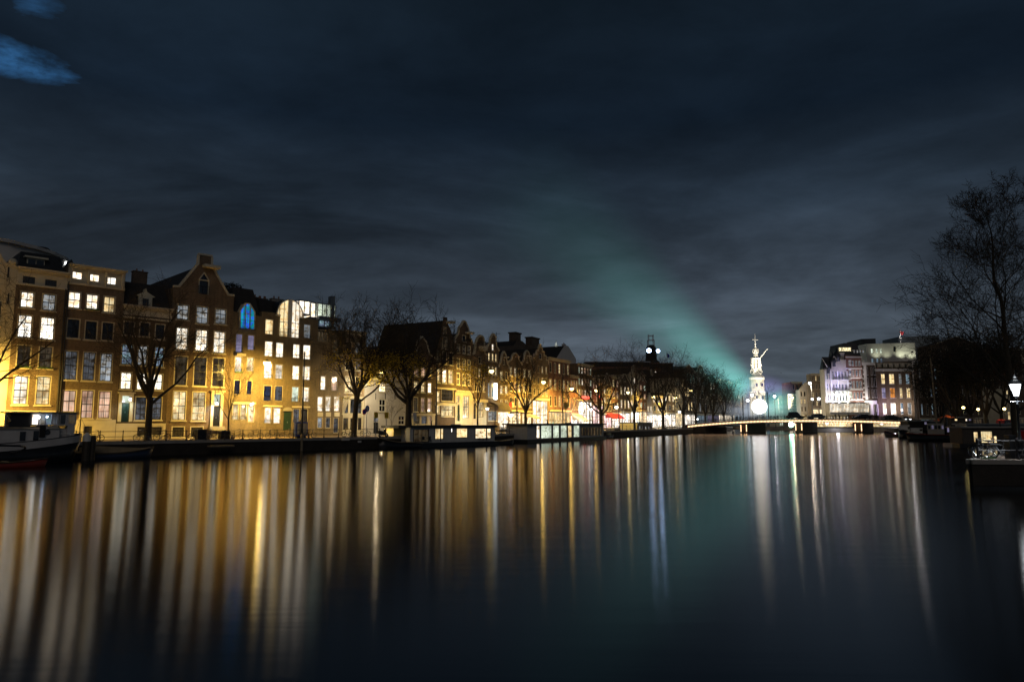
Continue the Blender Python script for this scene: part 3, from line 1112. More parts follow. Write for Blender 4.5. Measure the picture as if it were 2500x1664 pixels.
d = MB().prism([(x0, z0), (x1, z0), (x1, z1 - 0.5), (x1 + 0.3, z1 - 0.4), (x1 - 0.6, z1 + 0.1), ((x0 + x1) / 2, z1 + 0.5), (x0 + 0.6, z1 + 0.1), (x0 - 0.3, z1 - 0.4), (x0, z1 - 0.5)], 0.35, 2.6).build('dormer', 'stone_trim', h.o)
w = x1 - x0
MB().box(x0 + w * 0.28, x1 - w * 0.28, 0.31, 0.345, z0 + 0.3, z1 - 0.7).build('dormer_window', 'glass_dark', d)

# --- tall gabled brick house
h = House(FA, 'tall brown brick house with pointed gable, square chimney-like top and triangular attic window', 405, 557,
          [(417, 699.5), (439, 701), (484.7, 646), (484.7, 622), (518, 627), (517, 653.6), (555.4, 721.5), (571, 723.5)], 'brick_brown', depth=27)
for r in ((433, 744.5, 460, 779), (480, 749, 507.6, 789.5), (526, 755, 551.6, 790)):
    h.win(*r, 'c', 2, 3)
for r, k in (((430, 800, 458, 852.6), 'w'), ((478, 805, 505.7, 856), 'w'), ((522, 809.5, 549, 861), 'w')):
    h.win(*r, k, 2, 3)
for r in ((427, 870, 456, 939.5), (474, 872.5, 503, 941), (519, 874, 547, 943)):
    h.win(*r, 'm', 2, 4)
for r in ((422.5, 955, 453, 1024.6), (470, 957, 500, 1025.5)):
    h.win(*r, 'y', 2, 4)
h.win(420.6, 1042, 449, 1066, 'D', 4, 1)
h.win(466, 1042, 495, 1066, 'D', 4, 1)
h.door(520, 962, 537, 1040, transom=1.35, tk='G', mat='paint_black')
x0, x1, z0, z1 = h.rect(484.7, 684, 510.5, 718)
xa, za = h.p(499, 665)
h.holes.append([(x0, z0), (x1, z0), (x1, z1), (xa, za), (x0, z1)])
wdw = MB().box(x0, x1, 0.0, 0.14, z1 - 0.06, z1 + 0.08).box(x0 - 0.02, x0 + 0.1, 0, 0.14, z0, z1).box(x1 - 0.1, x1 + 0.02, 0, 0.14, z0, z1)
for a, b in (((x0, z1), (xa, za)), ((xa, za), (x1, z1))):
    wdw.tube((a[0], 0.05, a[1]), (b[0], 0.05, b[1]), 0.09, 0.09, 4)
wdw = wdw.build('window', 'stone_trim', h.o)
MB().prism([(x0, z0), (x1, z0), (x1, z1), (xa, za), (x0, z1)], 0.15, 0.18).build('pane', 'glass_dark', wdw)
rail(h.o, x0, x1, z0, 1.0, -0.06)
trim_path(h.o, [h.top[0], h.top[1]], 0.22)
trim_path(h.o, [h.top[1], h.top[2]], 0.25)
trim_path(h.o, [h.top[3], h.top[4]], 0.22, name='coping')
trim_path(h.o, h.top[5:], 0.25)
for k in (3, 4):
    xx = h.top[k][0]
    MB().box(xx - 0.12, xx + 0.12, -0.10, 0.2, h.top[2][1], h.top[3][1]).build('pilaster', 'stone_trim', h.o)
x, z = h.p(508, 655)
MB().box(x - 0.7, x + 1.2, -0.9, 0.1, z, z + 0.35).build('hoist_beam', 'stone_trim', h.o)
h.finish('ridge', 'roof_tile', ridge_drop=1.0)
x_, z_ = FA.off(20).loc(344, 664)
chimney(h.o, x_ - h.s0, 20.0, z_ - GZ - 2.6, 1.8, 1.0, 2.6)
# front steps of the two porticoed doors
for (u, nm) in ((527, 'steps'),):
    x, z = h.p(u, 1040)
    st = MB()
    for k in range(5):
        st.box(x - 0.9, x + 0.9, -0.35 * (5 - k) - 0.05, -0.36 * 0, 0.005 + k * z / 5, (k + 1) * z / 5)
    st.build('steps', 'stone_grey', h.o)

# --- narrow modern house with blue lit glass bay
h = House(FA, 'narrow modern brick house with blue lit glazed gable bay', 557, 628, [(571, 760), (640, 772)], 'brick_modern')
for r, k, bl in (((576, 815, 591.6, 860), 'v', 0.95), ((605, 818, 621, 854), 'v', True), ((573.5, 870.5, 590, 908), 'w', True), ((603, 872, 619.4, 906), 'y', True),
                 ((572, 928, 586, 962), 'n', True), ((603, 929, 614.6, 962), 'n', True)):
    h.win(*r, k, 1, 1, 'modern', bal=bl)
for r, k in (((568, 985, 582, 1024), 'y'), ((587, 985, 601, 1024), 'y'), ((607, 987, 620, 1029), 's')):
    h.win(*r, k, 1, 1, 'modern', bal=(k == 'y'))
flowers(h.o, *[h.p(u, 905)[0] for u in (573, 590)], h.p(581, 910)[1])
z = h.p(583, 862)[1]
xa, xb = h.p(573, 862)[0], h.p(595, 862)[0]
MB().box(xa, xb, -0.7, -0.005, z - 0.35, z - 0.05).build('balcony', 'stone_trim', h.o)
z = h.p(590, 981)[1]
MB().box(h.x0 + 0.3, h.x1 - 0.3, -0.10, -0.005, z - 0.25, z).build('lintel', 'stone_trim', h.o)
pts = [h.p(*q) for q in ((583, 800), (618.4, 803), (619, 762), (607, 742), (596, 741), (583, 759))]
h.holes.append([pts[0], pts[1], (pts[1][0], h.p(600, 773)[1]), (pts[0][0], h.p(600, 773)[1])])
fr = MB()
for a, b in zip(pts[1:], pts[2:] + pts[:1]):
    fr.tube((a[0], -0.35, a[1]), (b[0], -0.35, b[1]), 0.10, 0.10, 4)
    fr.quad((a[0], -0.35, a[1]), (b[0], -0.35, b[1]), (b[0], 1.5, b[1]), (a[0], 1.5, a[1]))
zz0, zz1 = pts[0][1], h.p(600, 742)[1]
for q in (0.33, 0.66):
    xx = pts[0][0] + (pts[1][0] - pts[0][0]) * q
    fr.box(xx - 0.06, xx + 0.06, -0.38, -0.28, zz0, zz1)
zq = h.p(600, 766)[1]
fr.box(pts[0][0] + (pts[1][0] - pts[0][0]) * .33, pts[0][0] + (pts[1][0] - pts[0][0]) * .66, -0.38, -0.28, zq - 0.05, zq + 0.05)
fr = fr.build('bay_window', 'stone_trim', h.o)
MB().prism(list(reversed(pts)), -0.30, -0.27).build('pane', 'room_blue', fr)
rail(h.o, pts[0][0], pts[1][0], zz0, 1.0, -0.45)
h.finish('mansard', 'roof_tile', ridge_drop=3.4)
x, z = h.p(623, 760)
lan = MB().sphere((h.p(613, 985)[0], -0.5, h.p(613, 985)[1]), 0.16, 6).build('door_lantern', 'lamp_sodium', h.o)

# --- modern house with the arched studio window
h = House(FA, 'modern brick house with tall arched studio window under a dark barrel roof', 628, 769, [(633.7, 759.5), (682.5, 764), (683, 765), (728, 772), (729, 772), (776, 780.6)], 'brick_modern', depth=12)
for r, k in (((648, 779.6, 667, 816), 'y'), ((742, 792, 758, 825.5), 'c'),
             ((646.7, 833, 666, 869.5), 'w'), ((674, 836, 692, 872), 'w'), ((715.6, 840, 732, 874), 'w'), ((740.5, 842, 758, 877), 'w'),
             ((645, 887, 664, 923), 'W'), ((672.6, 889.6, 690, 924), 'w'), ((714, 892.5, 731, 926), 'v'), ((739.5, 893.5, 757, 927), 'v'),
             ((644, 941, 662.4, 978), 'n'), ((671.4, 942, 689.6, 978), 'g'), ((712.7, 944, 729.4, 980), 'G'), ((738, 945, 754.6, 980), 'w'),
             ((646, 994, 662.4, 1033), 'w'), ((668, 995, 684.4, 1033), 'w'), ((716, 998, 731, 1031), 'g'), ((735, 998, 751, 1031), 'm')):
    if k == 'v':
        k = 'w'
    h.win(*r, k, 1, 1, 'modern', bal=True)
for r in ((646, 989, 685, 993), (716, 991, 753, 995)):
    x0, x1, z0, z1 = h.rect(*r)
    MB().box(x0 - 0.2, x1 + 0.2, -0.12, -0.005, z0, z1).build('lintel', 'stone_trim', h.o)
h.door(692, 1004, 712, 1050, transom=0.0, surround=False)
x0, x1, z0, z1 = h.rect(690, 993, 714, 1003)
MB().prism([(x0 + (x1 - x0) * (0.5 + 0.5 * cos(t)), z0 + (z1 - z0) * sin(t)) for t in [pi * k / 10 for k in range(11)]], -0.1, -0.01).build('door_arch', 'stone_grey', h.o)
# arched window
cu = [h.p(673, 768), h.p(739, 776)]
xL, xR = cu[0][0], cu[1][0]
zc = (cu[0][1] + cu[1][1]) / 2
ztop = h.p(704, 730.5)[1]
xl, xr = h.p(682, 800)[0], h.p(729, 800)[0]
zbot = h.p(705, 822)[1]
xm = (xL + xR) / 2
ry = ztop - zc
arc = [(xm + (xR - xL) / 2 * cos(pi * k / 20), zc + ry * sin(pi * k / 20)) for k in range(21)]
h.holes.append([(xl, zbot), (xr, zbot), (xr, min(h.top[2][1], h.top[3][1]) - 0.15), (xl, min(h.top[2][1], h.top[3][1]) - 0.15)])
fr = MB()
for a, b in zip(arc[:-1], arc[1:]):
    fr.prism([a, b, (xm + (b[0] - xm) * 0.94, zc + (b[1] - zc) * 0.94), (xm + (a[0] - xm) * 0.94, zc + (a[1] - zc) * 0.94)], -0.30, 0.3)


def arcz(xx):
    t = min(1, abs((xx - xm) / ((xR - xL) / 2)))
    return zc + ry * sqrt(1 - t * t)


for q in (0.10, 0.27, 0.46, 0.56, 0.70, 0.84, 0.95):
    xx = xL + (xR - xL) * q
    w = 0.35 if q == 0.46 else 0.07
    lo = zbot if xl < xx < xr else zc
    fr.box(xx - w * 0.5, xx + w * 1.2 if q == 0.46 else xx + w * 0.5, -0.24, -0.14, lo, arcz(xx) - 0.05)
for vv in (788, 813):
    zz = h.p(705, vv)[1]
    fr.box(xl, xr, -0.23, -0.15, zz - 0.04, zz + 0.04)
fr.box(xL, xl, -0.24, 0.1, zc - 0.12, zc + 0.05)
fr.box(xr, xR, -0.24, 0.1, zc - 0.12, zc + 0.05)
fr = fr.build('arched_window', 'paint_white', h.o)
xs = xL + (xR - xL) * 0.53
left_arc = [p for p in arc if p[0] <= xs]
right_arc = [p for p in arc if p[0] > xs]
MB().prism([(xl, zbot), (xs, zbot), (xs, arcz(xs))] + left_arc + [(xL, zc), (xl, zc)], -0.17, -0.16).build('pane', 'room_yellow', fr)
MB().prism([(xs, zbot), (xr, zbot), (xr, zc), (xR, zc)] + right_arc + [(xs, arcz(xs))], -0.17, -0.16).build('pane', 'room_white', fr)
rail(h.o, xl, xr, zbot, 1.0, -0.34)
rf = MB()
for a, b in zip(arc[:-1], arc[1:]):
    rf.quad((a[0], -0.2, a[1] + .03), (b[0], -0.2, b[1] + .03), (b[0], 6.5, b[1] + .03), (a[0], 6.5, a[1] + .03))
rf.build('barrel_roof', 'roof_slate', h.o)
h.finish('flat', 'bitumen')
za, zb2 = h.p(650, 760)[1], h.p(650, 721)[1]
xa, xb = h.x0, h.p(726, 760)[0]
i_ = MB()
i_.v += [(xa + .05, .3, za - .3), (xb, .3, za - .3), (xb, 11.5, za - .3), (xa + .05, 11.5, za - .3), (xa + .6, 2.4, zb2), (xb - .2, 2.4, zb2 - .3), (xb - .2, 10, zb2 - .3), (xa + .6, 10, zb2)]
i_.f += [(0, 1, 5, 4), (1, 2, 6, 5), (2, 3, 7, 6), (3, 0, 4, 7), (4, 5, 6, 7)]
i_.build('mansard_roof', 'roof_tile', h.o)
for (u, v, w) in ((665, 722, 1.1), (681, 726, 0.4), (693, 727, 0.4), (722, 727, 1.6)):
    x, z = h.p(u, v)
    chimney(h.o, x, 5.0, z - 0.8, w, 0.8, 1.2, 'stone_grey' if w > 1.5 else 'brick_dark')

# --- low modern house
h = House(FA, 'dark low modern house with slit windows beside the arched window house', 769, 836, [(776, 803), (832, 806)], 'brick_modern')
for i, a in enumerate((777, 785.5, 793.5)):
    h.win(a, 806, a + 5.5, 833, 'm', 1, 1, 'modern')
h.win(812.6, 821, 825, 860, 'm', 1, 2, 'modern')
h.win(783, 918, 795, 951, 'w', 1, 1, 'modern', bal=True)
h.win(809.7, 919, 823, 953, 'p', 1, 1, 'modern', bal=True)
for a in (775.5, 795, 816):
    h.win(a, 968, a + 12.5, 1003.5, 'w', 1, 1, 'modern', bal=True)
    x0, x1, z0, z1 = h.rect(a, 1006, a + 12.5, 1016)
    MB().box(x0, x1, -0.06, -0.005, z0, z1).build('panel', 'stone_trim', h.o)
for a, k in ((775.5, 'c'), (795.5, 'g')):
    h.win(a, 1019, a + 11, 1044, k, 1, 1, 'modern')
h.win(814.5, 1020, 826, 1056, 'g', 1, 1, 'modern')
z = h.p(820, 865)[1]
xa, xb = h.p(810, 865)[0], h.p(830, 865)[0]
MB().box(xa, xb, -0.8, -0.005, z - 0.3, z).build('balcony', 'stone_trim', h.o)
h.finish('flat', 'bitumen')

# --- brick house with cream ground floor
h = House(FA, 'brick house with cream timber shopfront beside the white plastered house', 836, 889, [(838, 806), (896, 811)], 'brick_ochre')
for r, k in (((845, 835, 858, 860), 'd'), ((868, 838, 880, 862), 'c'), ((844, 875.5, 859, 902), 'd'), ((868.7, 878, 880, 903), 'g'), ((843, 920, 858, 957), 'y'), ((868, 921, 880, 957), 'd')):
    h.win(*r, k, 2, 3, sep=False)
h.band(967, 860, 0.3, 0.25)
for a, b in ((838, 850), (855, 867), (874, 882)):
    h.win(a, 974, b, 1008, 'g', 2, 2, sep=False)
    h.win(a, 1020, b, 1049, 'm', 2, 2, sep=False)
h.plinth(969, 860)
cornice(h.o, h.x0 + .1, h.x1 - .1, h.p(866, 808)[1], 0.5, 0.35)
for i in range(5):
    z = h.p(866, 812 + i * 5)[1]
    MB().box(h.x0 + .05, h.x1 - .05, -0.07, -0.004, z - 0.14, z).build('string_course', 'stone_grey', h.o)
h.finish('flat')

# --- white plastered house
h = House(FB, 'plain white plastered house with two small windows behind the bus stop signs', 890, 1003, [(893, 925), (925, 905), (945, 893), (965, 902), (1004, 925)], 'plaster_white', depth=8)
h.win(926, 936, 941, 956, 's', 2, 1, 'cross', sep=False)
h.win(926, 974.6, 941, 1004, 'd', 2, 2, 'cross', sep=False)
h.win(973, 1015, 987.6, 1036, 'd', 2, 2, 'cross', sep=False)
h.door(912, 1016, 925, 1057, transom=0.8, tk='c', surround=False, mat='paint_black')
for u in (917, 940.5, 964, 989):
    x, z = h.p(u, 967)
    MB().box(x - 0.05, x + 0.05, -0.06, -0.003, z - 0.45, z + 0.45).build('wall_anchor', 'iron', h.o)
h.finish('follow')

# --- the big dark roofed pair
h = House(FB, 'dark brick house with white framed windows behind the yellow leaved tree', 1003, 1061, [(1005, 868), (1017, 862), (1021, 835), (1030, 823), (1040, 836), (1048, 866), (1062, 876)], 'brick_dark', depth=12)
cols = [(1009.6, 1021), (1027.8, 1038), (1044, 1054)]
grid(h, cols, [(896, 919), (931.7, 958), (969.6, 1005)], ['ppm', 'yyw', 'mpp'], 1032, 950, nx=2, ny=3, sep=False)
grid(h, [(1012, 1024), (1028, 1042), (1048, 1054)], [(1014, 1035)], ['mgp'], 1032, 1025, nx=2, ny=2, sep=False)
h.band(1009, 1032, 0.3, 0.3)
h.plinth(1010, 1032)
trim_path(h.o, h.top, 0.2)
h.finish('ridge', ridge_drop=1.0)
h = House(FB, 'tallest dark house of the row with spout gable and long black roof', 1061, 1110,
          [(1062, 862), (1068, 850), (1081, 785), (1081.5, 773), (1092, 774.5), (1093, 789), (1101, 806.6), (1107, 832), (1111, 838)], 'brick_dark', depth=13)
cols = [(1066, 1074.6), (1080, 1090.7), (1095, 1106)]
grid(h, cols, [(857, 889), (901, 935)], ['mdd', 'ywy'], 1085, 900, nx=2, ny=3, sep=False)
h.win(1080.5, 824, 1091, 850, 'm', 2, 2, sep=False)
h.win(1083, 799, 1089.6, 813, 'm', 1, 1, sep=False)
h.win(1078, 951, 1106, 978, 'm', 3, 3, sep=False)
h.win(1078, 986, 1106, 1015, 'y', 3, 2, sep=False)
h.win(1065, 955, 1073, 1008, 'y', 1, 4, sep=False)
h.band(946, 1085, 0.3, 0.3)
h.band(983, 1085, 0.5, 0.12)
x, z = h.p(1092, 789)
MB().box(x - 0.4, x + 0.9, -1.1, 0.1, z, z + 0.35).build('hoist_beam', 'stone_trim', h.o)
h.finish('ridge', ridge_drop=0.6)

# --- neck gable
h = House(FB, 'slim house with curled neck gable and small white framed windows', 1110, 1153,
          [(1110, 836), (1112.5, 826), (1119.4, 816), (1122, 800), (1128, 793), (1132, 785), (1135.5, 786), (1143, 804), (1146, 824), (1151, 833), (1153, 840)], 'brick_dark')
cols = [(1115, 1123), (1128.6, 1136.7), (1141, 1149)]
grid(h, cols, [(841, 863), (875.5, 901), (911, 940)], ['ddd', 'dmd', 'dmm'], 1132, 890, nx=2, ny=2, sep=False, style='cross')
h.win(1129, 819, 1136.7, 833, 'd', 1, 1, sep=False)
h.win(1130.5, 966, 1144.5, 1020, 'y', 3, 4, sep=False)
h.win(1115, 966, 1121, 984, 'y', 1, 1, sep=False)
h.door(1115, 988, 1120.6, 1027, transom=0.0, surround=True)
trim_path(h.o, h.top, 0.28)
x, z = h.p(1137, 814)
MB().box(x - 0.2, x + 1.2, -1.1, 0.1, z, z + 0.3).build('hoist_beam', 'stone_trim', h.o)
h.band(953, 1131, 0.3, 0.3)
h.plinth(955, 1131)
h.finish('ridge', ridge_drop=2.0)

# --- ornate cornice gable
h = House(FB, 'house with broad scrolled stone gable top and white porch', 1153, 1187,
          [(1154, 866), (1160, 862), (1163, 836), (1166, 827), (1172, 821), (1178, 823), (1181, 830), (1182, 862), (1187, 868)], 'brick_brown')
grid(h, [(1159, 1164), (1168, 1174.5), (1179, 1183.5)], [(870, 887), (898.5, 921), (930, 955)], ['.d.', 'mym', 'mmy'], 1171, 900, nx=1, ny=2, sep=False)
h.win(1156, 985, 1162, 1022, 'm', 1, 3, sep=False)
h.win(1168, 982, 1180, 1018, 'y', 2, 2, sep=False)
h.plinth(974, 1170)
h.band(975, 1170, 0.5, 0.4)
trim_path(h.o, h.top, 0.32)
x, z = h.p(1175, 856)
MB().box(x - 0.9, x + 0.9, -0.9, 0.1, z, z + 0.8).build('hoist_beam', 'stone_trim', h.o)
h.finish('ridge', ridge_drop=2.0)

# --- bell gable
h = House(FB, 'narrow house with rounded bell gable, blue lit sign and arched glass awning', 1187, 1218,
          [(1188, 852.5), (1191.8, 844.5), (1197, 838), (1198.7, 825), (1204, 816), (1209, 822), (1211.3, 846), (1217, 857)], 'brick_brown')
grid(h, [(1191.8, 1196.4), (1200.5, 1205.6), (1208.5, 1213.6)], [(861.7, 882), (894, 914.6), (935, 970)], ['yyy', 'yyy', 'aaa'], 1203, 900, nx=1, ny=2, sep=False)
h.win(1201, 840, 1205.6, 855, 'w', 1, 1, sep=False)
h.win(1192, 1004, 1213, 1026, 'c', 4, 2, sep=False)
trim_path(h.o, h.top, 0.28)
h.finish('ridge', ridge_drop=1.6)
x0, x1, z0, z1 = h.rect(1195, 981, 1225, 1004)
aw = MB()
for k in range(6):
    t0, t1 = pi / 2 * k / 6, pi / 2 * (k + 1) / 6
    aw.quad((x0, -2.2 * cos(t0), z0 + (z1 - z0) * sin(t0)), (x1, -2.2 * cos(t0), z0 + (z1 - z0) * sin(t0)), (x1, -2.2 * cos(t1), z0 + (z1 - z0) * sin(t1)), (x0, -2.2 * cos(t1), z0 + (z1 - z0) * sin(t1)))
aw.build('awning', 'canvas_tan', h.o)
x0, x1, z0, z1 = h.rect(1199, 935, 1204, 975)
MB().box(x0, x1, -0.9, -0.6, z0, z1).build('vertical_sign', 'tube_white', h.o)

# --- generic houses along the left bank
OUT = {
    'neck': [(0, 0), (0, .10), (.12, .16), (.24, .34), (.30, .72), (.36, .88), (.5, 1), (.64, .88), (.70, .72), (.76, .34), (.88, .16), (1, .10), (1, 0)],
    'bell': [(0, 0), (.02, .15), (.18, .25), (.28, .55), (.34, .82), (.5, 1), (.66, .82), (.72, .55), (.82, .25), (.98, .15), (1, 0)],
    'spout': [(0, 0), (.38, .78), (.38, 1), (.62, 1), (.62, .78), (1, 0)],
    'step': [(0, 0), (0, .2), (.14, .2), (.14, .42), (.28, .42), (.28, .64), (.4, .64), (.4, .86), (.46, .86), (.46, 1), (.54, 1), (.54, .86), (.6, .86), (.6, .64), (.72, .64), (.72, .42), (.86, .42), (.86, .2), (1, .2), (1, 0)],
    'tri': [(0, 0), (.5, 1), (1, 0)],
    'flat': [(0, 0), (1, 0)],
}


def ghouse(L, label, uL, uR, vEave, kind='flat', vTop=None, rows=3, cols=3, lit='mmmyd', shop='shop_warm', wall='brick_brown', gz=GZ, seed=0, fr='stone_trim',
           depth=11, cat='house', name='canal_house', wh=0.62, shopv=None, group='canal houses on the left bank', fwd=0.0, roof=None, win_w=0.5):
    um = (uL + uR) / 2
    h = House(L, label, uL, uR, [(um, vEave), (um, vEave)], wall, gz, cat, name, depth, fwd, group)
    ze = h.top[0][1]
    gh = (h.p(um, vTop)[1] - ze) if vTop else 0.0
    w = h.x1 - h.x0
    h.top = [(h.x0 + a * w, ze + b * gh) for a, b in OUT[kind]]
    h.outline = [(h.x0, 0), (h.x1, 0)] + list(reversed(h.top))
    r = random.Random(seed + int(uL * 7))
    zs = h.p(um, shopv)[1] if shopv else min(3.6, ze * 0.25)
    hs = (ze - zs - 0.3) / rows
    for i in range(rows):
        zz = zs + 0.3 + i * hs + hs * (1 - wh) * 0.35
        for j in range(cols):
            cw = w / cols
            xa = h.x0 + cw * (j + 0.5 - win_w / 2)
            k = lit[(i * cols + j + r.randrange(3)) % len(lit)] if seed >= 0 else lit[(i * cols + j) % len(lit)]
            h.hole(xa, xa + cw * win_w, zz, zz + hs * wh)
            window(h.o, xa, xa + cw * win_w, zz, zz + hs * wh, k, 2, 3, 'sash', False, fr, 0.06)
    if gh > 2.2 and kind != 'tri':
        zz = ze + gh * 0.22
        h.hole(h.x0 + w * .42, h.x0 + w * .58, zz, zz + gh * .32)
        window(h.o, h.x0 + w * .42, h.x0 + w * .58, zz, zz + gh * .32, 'd', 1, 2, 'sash', False, fr, 0.05)
    # shopfront
    n = max(2, int(w / 1.7))
    for j in range(n):
        xa = h.x0 + 0.25 + (w - 0.5) * j / n
        xb = h.x0 + 0.25 + (w - 0.5) * (j + 1) / n - 0.18
        h.hole(xa, xb, 0.35, zs - 0.55)
        kk = shop if shop in PK else {v: k for k, v in PK.items()}[shop]
        window(h.o, xa, xb, 0.35, zs - 0.55, kk, 2, 2, 'modern', False, 'paint_white', 0.06)
    MB().box(h.x0 + .05, h.x1 - .05, -0.35, -0.005, zs - 0.40, zs - 0.05).build('shop_fascia', fr, h.o)
    if gh:
        trim_path(h.o, h.top, 0.26, mat=fr)
        if kind in ('neck', 'bell'):
            MB().box(-0.15 + (h.x0 + h.x1) / 2, 0.15 + (h.x0 + h.x1) / 2, -1.1, 0, ze + gh * 0.62, ze + gh * 0.62 + 0.25).build('hoist_beam', fr, h.o)
    else:
        cornice(h.o, h.x0 + .05, h.x1 - .05, ze + 0.1, 0.7, 0.45, fr)
    h.finish(roof or ('ridge' if gh else 'flat'), ridge_drop=gh * 0.18)
    return h


ghouse(FB, 'narrow brick house with small neck gable behind the tall street lamp mast', 1218, 1242, 898, 'bell', 859, 3, 2, 'ymyw', 'room_white', shopv=1004, wall='brick_brown', seed=1)
ghouse(FB, 'dark house with two white outlined neck gables and a round brewery sign', 1242, 1274, 888, 'neck', 863, 3, 3, 'mywmp', 'shop_warm', shopv=1000, wall='brick_brown', seed=2)
ghouse(FB, 'dark narrow house with tall stone pinnacle gable behind the bare tree', 1274, 1300, 892, 'neck', 857, 3, 2, 'yym', 'shop_warm', shopv=1002, wall='brick_brown', seed=3)
ghouse(FB, 'brick house with tall stepped triangular gable over a bright white shopfront', 1300, 1339, 886, 'step', 842, 3, 4, 'ymdy', 'room_white', shopv=972, wall='brick_ochre', seed=4, win_w=0.38)
ghouse(FB, 'broad red brick house with white cornice and glazed bay window', 1339, 1393, 877, 'flat', None, 3, 5, 'dmym', 'room_yellow', shopv=1000, wall='brick_red', seed=5, win_w=0.42)
ghouse(FB, 'small house with pink lit cornice and striped awning', 1393, 1412, 917, 'flat', None, 2, 3, 'ppy', 'shop_white', shopv=1008, wall='brick_red', seed=6)
ghouse(FB, 'tall house with white cornice and greenish lit top windows over a red sign', 1412, 1447, 890, 'flat', None, 3, 5, 'GGwpp', 'shop_white', shopv=975, wall='brick_brown', seed=7, win_w=0.55)
ghouse(FB, 'low red lit house right of the red neon sign', 1447, 1474, 925, 'flat', None, 2, 4, 'pop', 'shop_pink', shopv=985, wall='brick_red', seed=8)
ghouse(FB, 'stepped gable house outlined with little white lamps', 1474, 1494, 945, 'step', 913, 3, 3, 'wyd', 'shop_pink', shopv=1008, wall='brick_brown', seed=9, fr='paint_white')
ghouse(FB, 'slim brick house between the lamp outlined gable and the corner cafe', 1494, 1514, 920, 'flat', None, 3, 2, 'ymp', 'shop_white', shopv=1006, wall='brick_red', seed=10)
ghouse(FB, 'brick house with pale shop windows under the flat roofed block', 1514, 1540, 935, 'spout', 915, 2, 3, 'yyw', 'shop_white', shopv=1003, wall='brick_brown', seed=11)
ghouse(FB, 'pale neck gable house rising behind the thin tree trunks', 1540, 1562, 915, 'neck', 893, 3, 3, 'wpd', 'shop_white', shopv=1000, wall='plaster_cream', seed=12)
ghouse(FB, 'red and white banded gable house next to the pale one', 1562, 1580, 935, 'neck', 908, 3, 2, 'pmG', 'shop_warm', shopv=1000, wall='brick_red', seed=13)
ghouse(FB, 'small white gabled house with bright pointed gable', 1580, 1594, 985, 'tri', 960, 1, 2, 'ww', 'shop_white', shopv=1010, wall='plaster_white', seed=14)
ghouse(FB, 'grey plastered house with white door surround under the dark block', 1594, 1622, 965, 'flat', None, 2, 3, 'wdg', 'shop_white', shopv=1008, wall='plaster_cream', seed=15)
ghouse(FB, 'brown house with lit doorway behind the spreading bare tree', 1622, 1650, 960, 'flat', None, 2, 3, 'dyw', 'shop_white', shopv=1006, wall='brick_brown', seed=16)
ghouse(FB, 'pale four storey house half hidden by branches left of the brightest far lamp', 1650, 1672, 925, 'flat', None, 3, 3, 'ymd', 'shop_warm', shopv=1003, wall='plaster_cream', seed=17)
ghouse(FB, 'dark house with high plain roof behind the far row of trees', 1672, 1700, 905, 'tri', 892, 3, 4, 'dwyd', 'shop_white', shopv=1008, wall='brick_dark', seed=18)
ghouse(FB, 'far house with slender white pinnacle gable', 1700, 1728, 915, 'neck', 893, 3, 4, 'dmcd', 'room_aqua', shopv=1010, wall='brick_dark', seed=19)
ghouse(FB, 'far dark house with pointed ridge between pinnacle and flat roofed block', 1728, 1756, 928, 'spout', 916, 3, 4, 'dmwd', 'room_violet', shopv=1010, wall='brick_dark', seed=20)
ghouse(FB, 'far flat roofed block with white cornice edge', 1756, 1794, 930, 'flat', None, 3, 5, 'dgmd', 'room_white', shopv=1010, wall='brick_brown', seed=21)
ghouse(FB, 'last gabled house of the row before the smoke beside the tower', 1794, 1818, 958, 'neck', 926, 3, 3, 'dmgw', 'room_aqua', shopv=1010, wall='brick_brown', seed=22)

# shop awnings, fascia signs and flags on the bright shop row
def board(name, label, cat, L, u0, v0, u1, v1, mat, fwd=1.2, th=0.15, group=None):
    M = L.off(-fwd)
    um, vm = (u0 + u1) / 2, (v0 + v1) / 2
    a, b = M.loc(u0, vm)[0], M.loc(u1, vm)[0]
    z1, z0 = M.loc(um, v0)[1], M.loc(um, v1)[1]
    o = MB().box(-(b - a) / 2, (b - a) / 2, -th, 0, 0, z1 - z0).build(name, mat, None, False, M.pt((a + b) / 2, 0, z0), M.rz)
    o['label'] = label
    o['category'] = cat
    if group:
        o['group'] = group
    return o


board('fascia_sign', 'red glowing strip sign above the bright shop right of the striped awning', 'sign', FB, 1421, 967, 1437, 973, 'neon_red', 0.6)
board('projecting_sign', 'red upright glowing sign beside the trunk of the leaning bare tree', 'sign', FB, 1463, 963, 1468, 975, 'neon_red', 1.5)
board('projecting_sign', 'square pale sign with a round red emblem on the dark gabled house', 'sign', FB, 1240, 982, 1253, 994, 'plaster_white', 1.0)
em = FB.off(-1.16).loc(1246.5, 988)
o = MB().tube((0, 0, 0), (0, -0.06, 0), 0.62, 0.62, 16).build('round_emblem', 'sign_red', None, False, FB.off(-1.16).pt(em[0], 0, em[1]), FB.rz)
o['label'] = 'round red emblem on the square pale sign'
o['category'] = 'emblem'
board('kiosk_front', 'white lit menu board at the terrace under the arched awning', 'board', FB, 1216, 1006, 1237, 1032, 'room_white', 1.4, 0.3)


